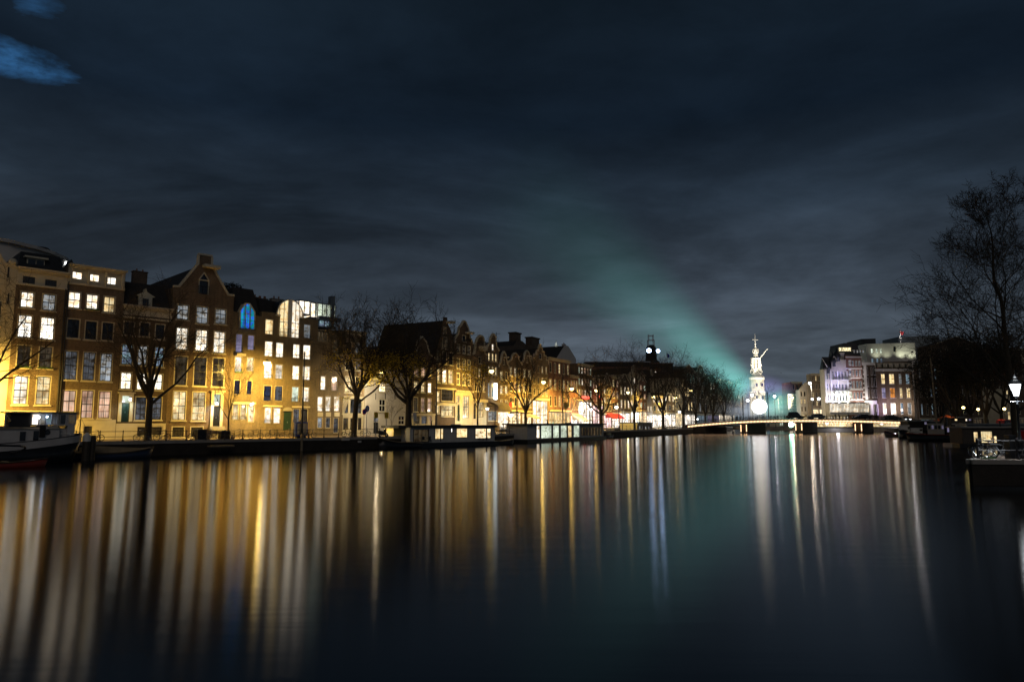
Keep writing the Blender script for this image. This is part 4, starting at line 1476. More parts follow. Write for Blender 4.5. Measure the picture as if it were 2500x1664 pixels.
def awning(label, L, u0, v0, u1, v1, mat, out=1.8):
    um, vm = (u0 + u1) / 2, (v0 + v1) / 2
    a, b = L.loc(u0, vm)[0], L.loc(u1, vm)[0]
    z1, z0 = L.loc(um, v0)[1], L.loc(um, v1)[1]
    w = (b - a) / 2
    m = MB().quad((-w, -0.02, z1 - z0), (w, -0.02, z1 - z0), (w, -out, 0.25), (-w, -out, 0.25)).quad((-w, -out, 0.25), (w, -out, 0.25), (w, -out, 0), (-w, -out, 0))
    m.quad((-w, -0.02, z1 - z0), (-w, -out, 0.25), (-w, -0.02, 0.25)).quad((w, -0.02, z1 - z0), (w, -out, 0.25), (w, -0.02, 0.25))
    o = m.build('awning', mat, None, False, L.pt((a + b) / 2, 0, z0), L.rz)
    o['label'] = label
    o['category'] = 'awning'
    o['group'] = 'shop awnings on the left bank'


awning('pale awning over the shop with the pink lit cornice', FB, 1396, 1012, 1420, 1028, 'plaster_white')
awning('red awning over the pink lit cafe left of the yellow houseboat', FB, 1478, 1007, 1510, 1022, 'canvas_red')
awning('small white awning on the dark pinnacle gabled house', FB, 1284, 1010, 1300, 1022, 'plaster_white')

# ---------------------------------------------------------------- buildings behind the left bank
def block(label, cat, u0, u1, vt, Y, mat='bitumen', name='office_block', zb=GZ, dep=14.0, top=None, group='buildings behind the left bank'):
    p0, p1 = at(u0, 1000, Y), at(u1, 1000, Y)
    zt = at((u0 + u1) / 2, vt, Y).z
    o = thing(name, label, cat, ((p0.x + p1.x) / 2, Y, zb), 0, group)
    w = (p1.x - p0.x) / 2
    MB().box(-w, w, 0, dep, 0, zt - zb).build('wall', mat, o)
    return o, w, zt - zb


# round modern building behind the first houses
Lb = FA.off(16)
s0, z = Lb.loc(148, 640)
o = thing('apartment_tower', 'pale rounded modern top storey with railing and dishes behind the first brick house', 'building', Lb.pt(s0 - 9.6, 6, GZ), Lb.rz, 'buildings behind the left bank')
zt = Lb.loc(80, 596)[1] - GZ
MB().lathe([(13, 0), (13, zt)], 0, 6, 28).build('wall', 'plaster_white', o, True)
MB().lathe([(13.4, zt - 0.4), (13.4, zt)], 0, 6, 28).build('parapet', 'plaster_white', o)
MB().lathe([(13.3, zt - 3.2), (13.3, zt - 2.9)], 0, 6, 28).build('ledge', 'stone_grey', o)
MB().lathe([(0.8, zt), (0.9, zt + 0.55), (0.7, zt + 0.7)], 8.4, -1.5, 12).build('roof_vent', 'bitumen', o)
m = MB()
for k in range(30):
    t = pi + pi * k / 60
    m.tube((13.2 * cos(t), 6 + 13.2 * sin(t), zt), (13.2 * cos(t), 6 + 13.2 * sin(t), zt + 1.0), 0.04, 0.04, 4)
m.build('railing', 'iron', o, kind='stuff')
for k, (a, r) in enumerate(((-4, 0.9), (-1, 1.1))):
    MB().lathe([(0.1, 0), (r * 0.35, 0.3), (r * 0.5, 0.6), (r * 0.48, 0.6), (0.1, 0.3)], a + 5, -2, 12, zt + 0.2).build('dish', 'bitumen', o)
MB().tube((2.2, -4, zt), (2.2, -4, zt + 2.6), 0.06, 0.04, 6).build('antenna', 'iron', o)
lamp = MB().sphere((11.5, 0.0, zt - 0.6), 0.18, 5).build('roof_lamp', 'lamp_white', o)

# glass penthouse behind the low modern house
L2 = FA.off(7)
h = House(L2, 'glass walled penthouse with dark chimney pillar above the low modern house', 731, 823, [(731, 800), (823, 806)], 'zinc', cat='building', name='glass_penthouse', depth=6, group='buildings behind the left bank')


def glassbox(u0, v0, u1, v1, n, y0, y1, mat='room_white'):
    x0, x1, z0, z1 = h.rect(u0, v0, u1, v1)
    fr = MB().box(x0 - 0.1, x1 + 0.1, y0 - 0.1, y1, z1, z1 + 0.22).box(x0 - 0.1, x1 + 0.1, y0 - 0.1, y1, z0 - 0.22, z0)
    for i in range(n + 1):
        xx = x0 + (x1 - x0) * i / n
        fr.box(xx - 0.07, xx + 0.07, y0 - 0.06, y0 + 0.06, z0, z1)
    fr = fr.build('window', 'steel', h.o)
    for i in range(n):
        xa, xb = x0 + (x1 - x0) * i / n, x0 + (x1 - x0) * (i + 1) / n
        MB().quad((xa, y0, z0), (xb, y0, z0), (xb, y0, z1), (xa, y0, z1)).build('pane', mat, fr)
    MB().quad((x1, y0, z0), (x1, y1, z0), (x1, y1, z1), (x1, y0, z1)).build('pane', mat, fr)


glassbox(733, 735, 759, 764, 2, 0.4, 5, 'room_bright')
glassbox(760, 740, 771, 773, 1, 0.2, 5)
glassbox(772, 745, 815, 774, 4, -0.4, 5, 'room_green')
glassbox(777, 785, 816, 797, 3, -0.2, 5, 'room_aqua')
x0, x1, z0, z1 = h.rect(770, 775, 824, 784)
MB().box(x0, x1, -1.0, 5, z0, z1).build('deck', 'zinc', h.o)
x0, x1, z0, z1 = h.rect(802, 724, 810, 800)
MB().box(x0, x1, -0.8, 0.2, z0, z1).build('chimney_pillar', 'zinc', h.o)
h.finish('flat', 'zinc')

# evergreen roof garden tops are trees (see below); flat roofed dark department block with floodlit roof stage
def simple_block(label, u0, u1, v, Y, mat, dep=18, bandv=None, bandmat='steel', name='office_block', cat='building', gz=GZ, grp='buildings behind the left bank'):
    o, w, H = block(label, cat, u0, u1, v, Y, mat, name, gz, dep, group=grp)
    MB().box(-w - 0.3, w + 0.3, -0.35, dep, H, H + 0.35).build('parapet', bandmat, o)
    return o, w, H


o, w, H = simple_block('long dark flat roofed building with a pale roof edge above the shop row', 1432, 1588, 884, 235, 'bitumen')
for i, (dx, k) in enumerate(((-0.85, 'c'), (-0.5, 'm'), (0.3, 'y'))):
    wdw = MB().box(w * dx - 0.9, w * dx + 0.9, -0.08, 0.05, H - 6.5, H - 4.6).build('window', 'steel', o)
    MB().box(w * dx - 0.7, w * dx + 0.7, -0.11, -0.081, H - 6.3, H - 4.8).build('pane', PK[k], wdw)
MB().box(-w, w, -0.2, -0.01, H - 2.6, H - 1.6).build('string_course', 'brick_red', o)
o, w, H = simple_block('dark building block with pinkish cornice and a poster beside the roof stage', 1586, 1646, 888, 252, 'bitumen', 16, bandmat='brick_red')
for (u0, v0, u1, v1, k) in ((1599, 905, 1601.5, 909, 'room_white'), (1596, 936, 1600, 946, 'room_yellow'), (1578 + 10, 902, 1594, 917, 'room_dim')):
    a, b = at(u0, v1, 251.9), at(u1, v0, 251.9)
    wdw = MB().box(a.x - o.location.x - 0.1, b.x - o.location.x + 0.1, -0.05, -0.01, a.z - GZ - 0.1, b.z - GZ + 0.1).build('window', 'steel', o)
    MB().box(a.x - o.location.x, b.x - o.location.x, -0.09, -0.051, a.z - GZ, b.z - GZ).build('pane', k, wdw)
# theatre-like roof tower with scaffold and two floodlights
Y = 256
zb = at(1590, 885, Y).z
o = thing('roof_tower', 'dark roof turret topped by a steel scaffold crown above the flat block', 'tower', (at(1590, 880, Y).x, Y, zb - 1))
sc = Y / FPX
MB().lathe([(21 * sc, 0), (19 * sc, 8 * sc), (14 * sc, 14 * sc), (12 * sc, 44 * sc), (8 * sc, 50 * sc)], 0, 0, 8, 0).build('wall', 'bitumen', o)
m = MB()
for k in range(4):
    a, b = (1 if k in (0, 1) else -1), (1 if k in (1, 2) else -1)
    m.tube((a * 7 * sc, b * 7 * sc, 40 * sc), (a * 7 * sc, b * 7 * sc, 62 * sc), 0.16, 0.16, 4)
    m.tube((a * 5.5 * sc, b * 5.5 * sc, 60 * sc), (a * 5.5 * sc, b * 5.5 * sc, 76 * sc), 0.14, 0.14, 4)
for zz, rr in ((62, 7), (73, 5.5)):
    for a, b, c, d in ((-1, -1, 1, -1), (1, -1, 1, 1), (1, 1, -1, 1), (-1, 1, -1, -1)):
        m.tube((a * rr * sc, b * rr * sc, zz * sc), (c * rr * sc, d * rr * sc, zz * sc), 0.12, 0.12, 4)
m.build('scaffold', 'steel', o)
for (u, v, r, lb2) in ((1583.6, 856, 0.85, 'larger blue white floodlight on the left of the roof turret'), (1606, 856.5, 0.65, 'smaller blue white floodlight on the right of the roof turret')):
    p = at(u, v, Y - 4)
    f = thing('floodlight', lb2, 'floodlight', p, 0, 'floodlights on the roof turret')
    MB().tube((0, 0, 0), (0, -0.5, 0), r, r * 1.05, 14).build('housing', 'iron', f)
    MB().tube((0, -0.51, 0), (0, -0.58, 0), r * 0.95, r * 0.9, 14).build('lens', 'lamp_blue', f)
    MB().tube((0, 0, 0), (0, 3.0, -2.2), 0.08, 0.08, 5).build('bracket', 'iron', f)
    spot('floodlight_beam', f, (0, -0.7, 0), 500, (0.55, 0.68, 1.0), (0, -0.5, -1), 90, 0.8, 0.3)
p = at(1629, 880, 252)
f = thing('flagpole', 'roof flagpole with a dim blue flag right of the floodlights', 'flagpole', (p.x, p.y, at(1629, 889, 252).z))
MB().tube((0, 0, 0), (0, 0, 4.6), 0.12, 0.08, 6).build('pole', 'steel', f)
MB().quad((0.1, 0, 4.0), (0.9, 0.2, 3.6), (0.8, 0.1, 2.3), (0.1, 0, 2.6)).build('flag', 'canvas_blue', f)

# gabled white house and other roofs seen over the row
L3 = FB.off(16)
h = House(L3, 'plain white gable wall of a house standing behind the red brick row', 1359, 1408, [(1360, 875), (1378, 843), (1387, 844), (1408, 876)], 'plaster_white', cat='house', depth=16, group='buildings behind the left bank', name='rear_house')
chimney(h.o, h.p(1382, 843)[0], 0.3, h.p(1382, 843)[1] - 0.3, 1.2, 0.8, 0.6, 'plaster_white')
h.finish('follow')
L4 = FB.off(13)
h = House(L4, 'large black roofed house with two massive brick chimneys behind the neck gables', 1211, 1322, [(1211, 846), (1254, 843), (1262, 830), (1275, 832), (1285, 841), (1322, 842)], 'brick_dark', cat='house', depth=12, group='buildings behind the left bank', name='rear_house')
for (a, b, v) in ((1262, 1275, 814), (1302, 1320, 826)):
    x0, x1, z0, z1 = h.rect(a, v, b, 846)
    MB().box(x0, x1, 0.4, 2.2, z0 - 1, z1).box(x0 - .2, x1 + .2, 0.2, 2.4, z1, z1 + 0.3).build('chimney', 'brick_dark', h.o)
h.finish('follow', 'roof_tile')
p = L4.loc(1230, 846)
f = thing('aerial_mast', 'thin radio aerial with cross arms on the black roof', 'aerial', L4.pt(p[0], 2, p[1] - 0.5))
MB().tube((0, 0, 0), (0, 0, 4.0), 0.09, 0.06, 5).tube((-0.9, 0, 3.7), (0.9, 0, 3.7), 0.05, 0.05, 4).tube((-0.9, 0, 3.7), (-0.9, 0, 4.1), .05, .05, 4).tube((-1.4, 0, 0.9), (0.4, 0, 0.9), 0.05, 0.05, 4).tube((0.1, 0, 3.0), (1.2, 0, 0), 0.03, 0.03, 4).build('mast', 'iron', f)
# floodlit church lantern far behind
Y = 330
p = at(1358, 876, Y)
f = thing('church_lantern', 'small floodlit white church lantern peeking over the red brick house', 'tower', (p.x, p.y, p.z - 3))
s1 = Y / FPX
MB().lathe([(9 * s1, 0), (9 * s1, 20 * s1)], 0, 0, 8).build('base', 'stone_grey', f)
lit = MB()
for k in range(6):
    t = 2 * pi * k / 6
    lit.tube((5.5 * s1 * cos(t), 5.5 * s1 * sin(t), 16 * s1), (4 * s1 * cos(t), 4 * s1 * sin(t), 42 * s1), 0.32, 0.28, 6)
lit.lathe([(6.5 * s1, 42 * s1), (6.8 * s1, 44 * s1), (5 * s1, 48 * s1), (3 * s1, 50 * s1), (3.4 * s1, 51 * s1), (1.2 * s1, 56 * s1), (0.3 * s1, 62 * s1)], 0, 0, 10)
lit.build('lantern_arches', 'plaster_white', f, True)
for a in (-1, 1):
    spot('church_floodlight', f, (a * 4, -7, 3), 2500, (0.86, 1.0, 0.98), (-a * .4, 1, 0.6), 90, 0.8, 0.4)
# ---------------------------------------------------------------- tower beyond the bridge
Y = 300.0
k = Y / FPX
tb = at(1851.5, 1028, Y)
T = thing('clock_tower', 'floodlit white clock tower with open crown and cross beyond the bridge', 'tower', (tb.x, Y, GZ), radians(22.5) * 0)


def tz(v):
    return at(1851, v, Y).z - GZ


MB().lathe([(18.5 * k, 0), (18.5 * k, tz(957)), (17 * k, tz(955)), (16.8 * k, tz(925))], 0, 0, 8).build('shaft', 'plaster_cream', T)
MB().lathe([(19.3 * k, tz(957)), (19.3 * k, tz(955))], 0, 0, 8).build('string_course', 'paint_white', T)
MB().lathe([(17.5 * k, tz(926)), (18.8 * k, tz(923)), (18.6 * k, tz(921)), (14.5 * k, tz(917)), (12 * k, tz(914)), (11.5 * k, tz(910))], 0, 0, 16).build('gallery_roof', 'plaster_white', T, True)
MB().box(-9 * k, 9 * k, -9 * k, 9 * k, tz(914), tz(900)).build('clock_stage', 'plaster_white', T)
for a in range(4):
    t = radians(22 + 90 * a) + pi
    c = Vector((sin(t) * 11.0 * k, -cos(t) * 11.0 * k, tz(907.5)))
    nrm = Vector((sin(t), -cos(t), 0))
    d = MB().tube(c, c + nrm * 0.4, 5.6 * k, 5.6 * k, 24).build('clock_dial', 'glass_dark', T)
    MB().ring(c + nrm * 0.42, nrm, 5.4 * k, 0.13, 24, 4).build('dial_rim', 'plaster_white', d)
    hm = MB()
    e = nrm.cross(Vector((0, 0, 1)))
    for hh in range(12):
        q = 2 * pi * hh / 12
        w = e * cos(q) + Vector((0, 0, 1)) * sin(q)
        hm.tube(c + nrm * 0.45 + w * 4.0 * k, c + nrm * 0.45 + w * 4.9 * k, 0.07, 0.07, 4)
    hm.tube(c + nrm * 0.47, c + nrm * 0.47 + Vector((0, 0, 3.9 * k)), 0.09, 0.07, 4).tube(c + nrm * 0.47, c + nrm * 0.47 + (e * 0.8 + Vector((0, 0, 0.4))) * 3 * k, 0.1, 0.08, 4)
    hm.build('clock_hands', 'plaster_white', d)
for a in range(8):
    t = 2 * pi * (a + .5) / 8
    MB().tube((cos(t) * 9.2 * k, sin(t) * 9.2 * k, tz(902)), (cos(t) * 9.0 * k, sin(t) * 9.0 * k, tz(877)), 0.42, 0.38, 6).build('column', 'plaster_white', T)
    MB().box(cos(t) * 10.6 * k - .3, cos(t) * 10.6 * k + .3, sin(t) * 10.6 * k - .3, sin(t) * 10.6 * k + .3, tz(893), tz(889)).build('finial', 'plaster_white', T)
MB().lathe([(5 * k, tz(902)), (5 * k, tz(877))], 0, 0, 8).build('core', 'stone_trim', T)
MB().lathe([(10 * k, tz(877)), (11.8 * k, tz(875)), (11.8 * k, tz(873.5)), (7.5 * k, tz(872)), (5.5 * k, tz(870)), (6.2 * k, tz(868)), (4.2 * k, tz(865)), (2.5 * k, tz(864))], 0, 0, 8).build('cornice', 'plaster_white', T)
cr = MB()
for a in range(8):
    t = 2 * pi * a / 8
    pts = [(cos(t) * r * k, sin(t) * r * k, tz(v)) for r, v in ((2.4, 864), (5.6, 861), (6.6, 857), (5.8, 853), (2.4, 850.5))]
    cr.path(pts, 0.22, 5)
cr.build('crown_ribs', 'plaster_white', T)
MB().lathe([(1.5 * k, tz(864)), (1.5 * k, tz(850)), (2.6 * k, tz(850)), (1.3 * k, tz(845)), (0.9 * k, tz(841)), (2.0 * k, tz(839.5)), (2.0 * k, tz(838)), (0.4 * k, tz(836))], 0, 0, 10).build('spire', 'plaster_white', T, True)
MB().tube((0, 0, tz(837)), (0, 0, tz(815)), 0.10, 0.06, 5).tube((-6.8 * k, 0, tz(829)), (6.8 * k, 0, tz(829)), 0.08, 0.08, 5).build('cross', 'plaster_white', T)
MB().tube((8 * k, -2, tz(873)), (23.5 * k, -3, tz(852.5)), 0.16, 0.13, 6).build('flagstaff', 'paint_white', T)
for v0, v1 in ((935, 945), (965, 985)):
    for dx in (-7, 7):
        wdw = MB().box(dx * k - 0.7, dx * k + 0.7, -17.2 * k, -16.2 * k, tz(v1), tz(v0)).build('window', 'stone_trim', T)
        MB().box(dx * k - 0.45, dx * k + 0.45, -17.3 * k, -17.21 * k, tz(v1) + .2, tz(v0) - .2).build('pane', 'glass_dark', wdw)
for i, (dx, dy, dz, P) in enumerate(((-9, -16, 3, 30000), (9, -16, 3, 30000), (-6, -12, 22, 14000), (6, -12, 22, 14000), (0, -9, 34, 4500))):
    f = thing('tower_floodlight', ['floodlight low on the left front of the clock tower', 'floodlight low on the right front of the clock tower', 'floodlight halfway up left of the clock tower', 'floodlight halfway up right of the clock tower', 'small floodlight by the crown of the clock tower'][i], 'floodlight', (tb.x + dx, Y + dy, 6 + dz * 0.8), 0, 'floodlights round the tower')
    MB().box(-0.12, 0.12, -0.1, 0.12, -0.1, 0.12).build('housing', 'iron', f)
    spot('floodlight_beam', f, (0, 0.6, 0.3), P, (1.0, 0.93, 0.74), (-dx * 0.6, -dy, 9), 80, 0.8, 0.4)

# glowing balloon
p = at(1853.8, 991.8, 262)
kk = 262 / FPX
bl = thing('light_balloon', 'huge glowing white balloon on the square in front of the clock tower', 'balloon', p)
MB().sphere((0, 0, 0), 18 * kk, 16).build('envelope', 'balloon_glow', bl, True)
MB().tube((0, 0, -18 * kk), (0, 0, GZ - p.z), 0.08, 0.08, 5).build('tether', 'iron', bl)
pass

# ---------------------------------------------------------------- buildings beyond the bridge and on the right bank
G2 = 'buildings beyond the bridge'
F2 = Line((100, 300.0), 90.0)
ghouse(F2, 'small far gabled house in green glow right of the balloon', 1902, 1914, 975, 'neck', 965, 3, 2, 'GcG', 'room_green', gz=GZ, shopv=1012, wall='plaster_cream', seed=31, group=G2)
ghouse(F2, 'far pale house in green glow with flat cornice', 1914, 1927, 966, 'flat', None, 3, 3, 'GcaG', 'room_green', gz=GZ, shopv=1012, wall='stone_grey', seed=32, group=G2)
F3 = Line((112, 290.0), 90.0)
ghouse(F3, 'brown corner house with white framed windows left of the pale house', 1926, 1957, 962, 'flat', None, 3, 4, 'mdmd', 'room_white', gz=GZ, shopv=1006, wall='brick_brown', seed=33, group=G2, fr='paint_white', depth=5)
ghouse(F3.off(8), 'taller brown block rising behind the corner house', 1937, 1963, 932, 'flat', None, 4, 3, 'ddd', 'room_dim', gz=GZ, wall='brick_red', seed=34, group=G2, cat='building')
F4 = Line((112, 275.0), 90.0)
ghouse(F4, 'pale stone house with steep roof behind the tall white mast', 1956, 1987, 951, 'tri', 934, 3, 4, 'mmym', 'room_yellow', gz=GZ, shopv=1008, wall='plaster_white', seed=35, group=G2, depth=4)
F5 = Line((112, 262.0), 90.0)
ghouse(F5, 'warm lit brick house between the mast and the hotel', 1985, 2018, 912, 'flat', None, 4, 4, 'dymd', 'shop_warm', gz=GZ, shopv=995, wall='brick_ochre', seed=36, group=G2, depth=4)


def wins(h, cols, rows, kinds, fr='paint_white', **kw):
    um = (cols[0][0] + cols[-1][1]) / 2
    grid(h, cols, rows, kinds, um, 960, sep=False, fr=fr, bar=0.07, grow=0, **kw) if False else grid(h, cols, rows, kinds, um, 960, sep=False, fr=fr, bar=0.07)


# the hotel
h = House(FC, 'ornate hotel floodlit white and violet with balconies and a lit roof sign', 2017, 2073, [(2018, 901), (2030, 900), (2031, 876), (2036, 868), (2044, 876), (2073, 878)], 'stone_trim', GZ, 'hotel', 'grand_hotel', 3.2, group=G2)
wins(h, [(2020, 2023.5), (2026, 2029.5), (2034, 2038), (2041, 2045), (2048.5, 2053), (2056.5, 2060.5), (2064, 2068)], [(906, 926), (937, 952), (964, 978), (1016, 1024)], ['avcvavc', 'adcacad', 'gagwgag', 'wwwwyww'])
for v in (924, 951, 980):
    x0, x1, z0, z1 = h.rect(2030, v, 2072, v + 3.5)
    bo = MB().box(x0, x1, -1.3, -0.02, z0, z0 + 0.2).build('balcony', 'paint_white', h.o)
    rail(bo, x0, x1, z0 + 0.2, 1.0, -1.25)
for (a, b) in ((2036, 2043), (2047, 2054), (2058, 2065)):
    x0, x1, z0, z1 = h.rect(a, 954, b, 979)
    MB().prism([(x0 + (x1 - x0) * (0.5 + 0.5 * cos(t)), z1 - 1.0 + 1.0 * sin(t)) for t in [pi * q / 8 for q in range(9)]], -1.0, -0.02).build('arch_hood', 'paint_white', h.o)
for u in (2018, 2031, 2048, 2072):
    x, z = h.p(u, 985)
    MB().box(x - 0.25, x + 0.25, -0.35, -0.005, z, h.p(u, 905)[1]).build('pilaster', 'paint_white', h.o)
h.finish('mansard', 'roof_slate', ridge_drop=1.2)
for u, v in ((2022, 901), (2036, 884), (2046, 872)):
    x, z = h.p(u, v)
    MB().lathe([(1.1, -1.5), (1.1, 0), (1.3, 0.2), (1.2, 1.0), (0.7, 2.0), (0.25, 2.4), (0.1, 3.6)], x, 0.8, 8, z).build('turret', 'roof_slate', h.o, True)
x, z = h.p(2019, 896)
MB().tube((x, -0.3, z), (x - 2.2, -1.5, z + 3.0), 0.10, 0.07, 5).build('flagstaff', 'paint_white', h.o)
x0, x1, z0, z1 = h.rect(2017, 983, 2112, 1012)
gl = MB().box(x0, x1, -3.0, -2.7, z1 - 0.3, z1).box(x0, x1, -3.0, -2.7, z0, z0 + 0.9)
for i in range(29):
    xx = x0 + (x1 - x0) * i / 28
    gl.box(xx - 0.09, xx + 0.09, -2.95, -2.75, z0, z1)
gl.box(x0, x1, -3.0, 0, z1, z1 + 0.15)
gl = gl.build('conservatory', 'paint_white', h.o)
MB().quad((x0, -2.8, z0), (x1, -2.8, z0), (x1, -2.8, z1), (x0, -2.8, z1)).build('pane', 'room_white', gl)
# roof sign
x0, x1, z0, z1 = h.rect(2053, 857, 2078, 878)
st = MB().box(x0, x1, 1.0, 5, z0, z1 - 0.4).build('attic', 'plaster_white', h.o)
zc_ = h.p(2065, 856)[1]
f = bpy.data.curves.new('sign_lettering', 'FONT')
f.body = "DE L'EUROPE"
f.size = 1.75
f.extrude = 0.08
f.align_x = 'CENTER'
f.offset = 0.02
f.materials.append(MATS['sign_glow'])
ft = bpy.data.objects.new('tmp_text', f)
col.objects.link(ft)
fm_ = bpy.data.meshes.new_from_object(ft.evaluated_get(bpy.context.evaluated_depsgraph_get()))
bpy.data.objects.remove(ft)
fo = bpy.data.objects.new('sign_lettering', fm_)
col.objects.link(fo)
fo.parent = h.o
fo.location = ((x0 + x1) / 2, 0.6, zc_)
fo.rotation_euler = (pi / 2, 0, 0)
fo.scale = (0.42, 1, 1)
for i, (u, v, P, c) in enumerate(((2024, 985, 1800, (0.75, 0.72, 1.0)), (2040, 985, 2200, (0.80, 0.82, 1.0)), (2060, 985, 2200, (0.85, 0.95, 0.9)), (2030, 948, 900, (0.55, 0.5, 1.0)), (2055, 948, 1100, (0.6, 0.55, 1.0)), (2050, 920, 700, (0.5, 0.45, 1.0)), (2085, 985, 1000, (1, 0.9, 0.85)), (2106, 985, 1000, (1, 0.9, 0.85)), (2092, 925, 500, (1, 0.85, 0.9)))):
    x, z = h.p(u, v)
    lo = MB().box(x - 0.15, x + 0.15, -3.3, -3.0, z - 0.1, z + 0.1).build('wall_floodlight', 'iron', h.o)
    spot('floodlight_beam', h.o, (x, -3.4, z + 0.7), P * 0.72, c, (0, 1, 0.55), 130, 0.9, 0.3)

h = House(FC, 'red brick hotel wing with white stone bands and rows of white windows', 2073, 2112, [(2074, 866), (2112, 868)], 'brick_red', GZ, 'hotel', 'hotel_wing', 14, group=G2)
cc = [(2076, 2081), (2084, 2088), (2092, 2096.5), (2100, 2105)]
wins(h, cc, [(880, 892), (903, 918), (930, 946), (957, 973)], ['cacc', 'acac', 'gcac', 'Gaaa'])
for v in (870, 898, 921, 949, 975):
    h.band(v, 2092, 0.4, 0.15, 'paint_white')
for kx in range(9):
    for u in (2075, 2110):
        x, z = h.p(u, 882 + kx * 11)
        MB().box(x - 0.45, x + 0.45, -0.12, -0.005, z, z + 0.5).build('quoin', 'paint_white', h.o)
h.finish('mansard', 'roof_slate', ridge_drop=4.5)
for (a, b) in ((2089, 2093), (2097, 2101), (2104, 2108), (2111, 2115)):
    x0, x1, z0, z1 = h.rect(a - 4, 853, b - 4, 861)
    d = MB().box(x0, x1, 0.5, 1.6, z0, z1).build('dormer', 'paint_white', h.o)
    MB().box(x0 + .15, x1 - .15, 0.44, 0.495, z0 + .2, z1 - .2).build('dormer_window', 'room_cool', d)
h = House(FC, 'narrow dark house with tall white pilasters and white stone ground floor', 2112, 2143, [(2113, 886), (2143, 888)], 'brick_dark', GZ, 'house', 'canal_house', 12, group=G2)
wins(h, [(2117, 2122), (2129, 2133), (2136, 2141)], [(896, 915), (922, 943), (950, 970), (986, 1012)], ['amm', 'adm', 'adc', 'yyd'])
x0, x1, z0, z1 = h.rect(2110, 886, 2116, 975)
MB().box(x0, x1, -0.3, -0.005, z0, z1).build('pilaster', 'paint_white', h.o)
h.plinth(977, 2127, 'paint_white', 0.4)
h.band(884, 2127, 1.0, 0.5, 'paint_white')
h.finish('flat', 'bitumen')
x, z = h.p(2119, 982)
spot('porch_wash', h.o, (x, -3.5, z), 420, (1, 0.95, 0.85), (0, 1, -0.2), 130, 0.9, 0.3)
h = House(FC, 'long brown brick building with balustraded roof and tall arched windows lit yellow and violet', 2143, 2235, [(2144, 884), (2234, 881)], 'brick_brown', GZ, 'building', 'canal_house', 14, group=G2)
wins(h, [(2153, 2164), (2172.5, 2187), (2196.5, 2206.5), (2213.5, 2223)], [(912, 937), (946, 971), (983, 1011)], ['yyca', 'voyy', 'WWac'], nx=2, ny=4)
h.band(900, 2190, 0.9, 0.5, 'paint_white')
h.band(886, 2190, 0.3, 0.3, 'stone_trim')
zt, zb = h.p(2190, 887)[1], h.p(2190, 896)[1]
for q in range(60):
    xx = h.x0 + 0.5 + (h.x1 - h.x0 - 1) * q / 59
    if q % 10 in (0, 1):
        MB().box(xx - 0.4, xx + 0.4, -0.2, -0.01, zb, zt).build('balustrade_pier', 'stone_trim', h.o)
    else:
        MB().tube((xx, -0.12, zb), (xx, -0.12, zt), 0.10, 0.10, 5).build('baluster', 'stone_trim', h.o)
for u in (2148, 2168, 2191, 2209, 2230):
    x, z = h.p(u, 1010)
    MB().box(x - 0.45, x + 0.45, -0.12, -0.005, 0, zb).build('pilaster', 'brick_brown', h.o)
h.finish('flat', 'bitumen')
for u, c in ((2150, (0.7, 0.5, 1)), (2182, (1, 0.85, 0.85)), (2222, (1, 0.85, 0.75))):
    x, z = h.p(u, 1000)
    spot('facade_fill', h.o, (x, -5, z), 1300, c, (0, 1, 0.4), 130, 0.9, 0.3)  # added spots without fixtures, brightening the dull facade
# white upper storeys behind
h = House(FC.off(15), 'pale green lit upper storeys with flat roof above the balustraded building', 2126, 2247, [(2127, 839), (2246, 836)], 'plaster_white', GZ, 'building', 'rear_building', 12, group=G2)
wins(h, [(2132, 2138), (2144, 2150), (2154, 2160)], [(850, 862), (874, 888)], ['GGG', 'aaa'])
h.win(2181, 846, 2187, 858, 'd', 1, 1, sep=False)
h.finish('flat', 'bitumen')
for u, v, P in ((2200, 872, 500), (2225, 874, 400), (2140, 872, 260), (2165, 872, 200)):
    x, z = h.p(u, v)
    spot('roof_light', h.o, (x, -2.5, z), P, (0.93, 1.0, 0.72), (0, 1, 0.9), 110, 0.9, 0.3)
h = House(FC.off(20), 'dark roof boxes standing behind the pale upper storeys', 2115, 2150, [(2116, 827), (2149, 826)], 'bitumen', GZ, 'building', 'rear_building', 12, group=G2)
h.finish('flat', 'bitumen')
h = House(FC.off(22), 'dark flat roofed box with teal lit edge right of the flagpole', 2207, 2308, [(2208, 822), (2306, 818)], 'zinc', GZ, 'building', 'rear_building', 12, group=G2)
h.finish('flat', 'bitumen')
p = at(2199, 838, 268)
f = thing('flagpole', 'white flagpole flying a small lit red flag on the pale roof', 'flagpole', (p.x, p.y, p.z - 0.5))
MB().tube((0, 0, 0), (0, 0, 6.0), 0.16, 0.11, 6).build('pole', 'paint_white', f)
MB().quad((0.15, 0, 5.4), (0.8, 0.1, 5.15), (1.5, 0, 4.9), (1.45, 0.1, 3.9), (0.8, 0.1, 3.8), (0.15, 0, 4.1)).build('flag', 'canvas_red', f)
lamp_light('flag_light', f, (0.5, -2.5, 3.0), 260, (1, 0.95, 0.95), 0.2)
F6 = Line((140, 235.0), 90.0)
ghouse(F6, 'dark house with tall narrow aqua lit windows behind the leaning mast', 2247, 2298, 888, 'flat', None, 3, 4, 'adgd', 'room_aqua', gz=RZ, shopv=1020, wall='brick_dark', seed=41, group=G2, win_w=0.34, depth=2)
ghouse(F6, 'unlit dark building behind the trees right of the houseboats', 2298, 2400, 840, 'tri', 822, 4, 6, 'dddddg', 'room_dim', gz=RZ, wall='brick_dark', seed=42, group=G2, win_w=0.34)
ghouse(F6, 'unlit dark wide building behind the big bare tree', 2400, 2560, 850, 'flat', None, 4, 8, 'dddddddm', 'room_dim', gz=RZ, wall='brick_dark', seed=43, group=G2, win_w=0.34)
F7 = Line((140, 215.0), 90.0)
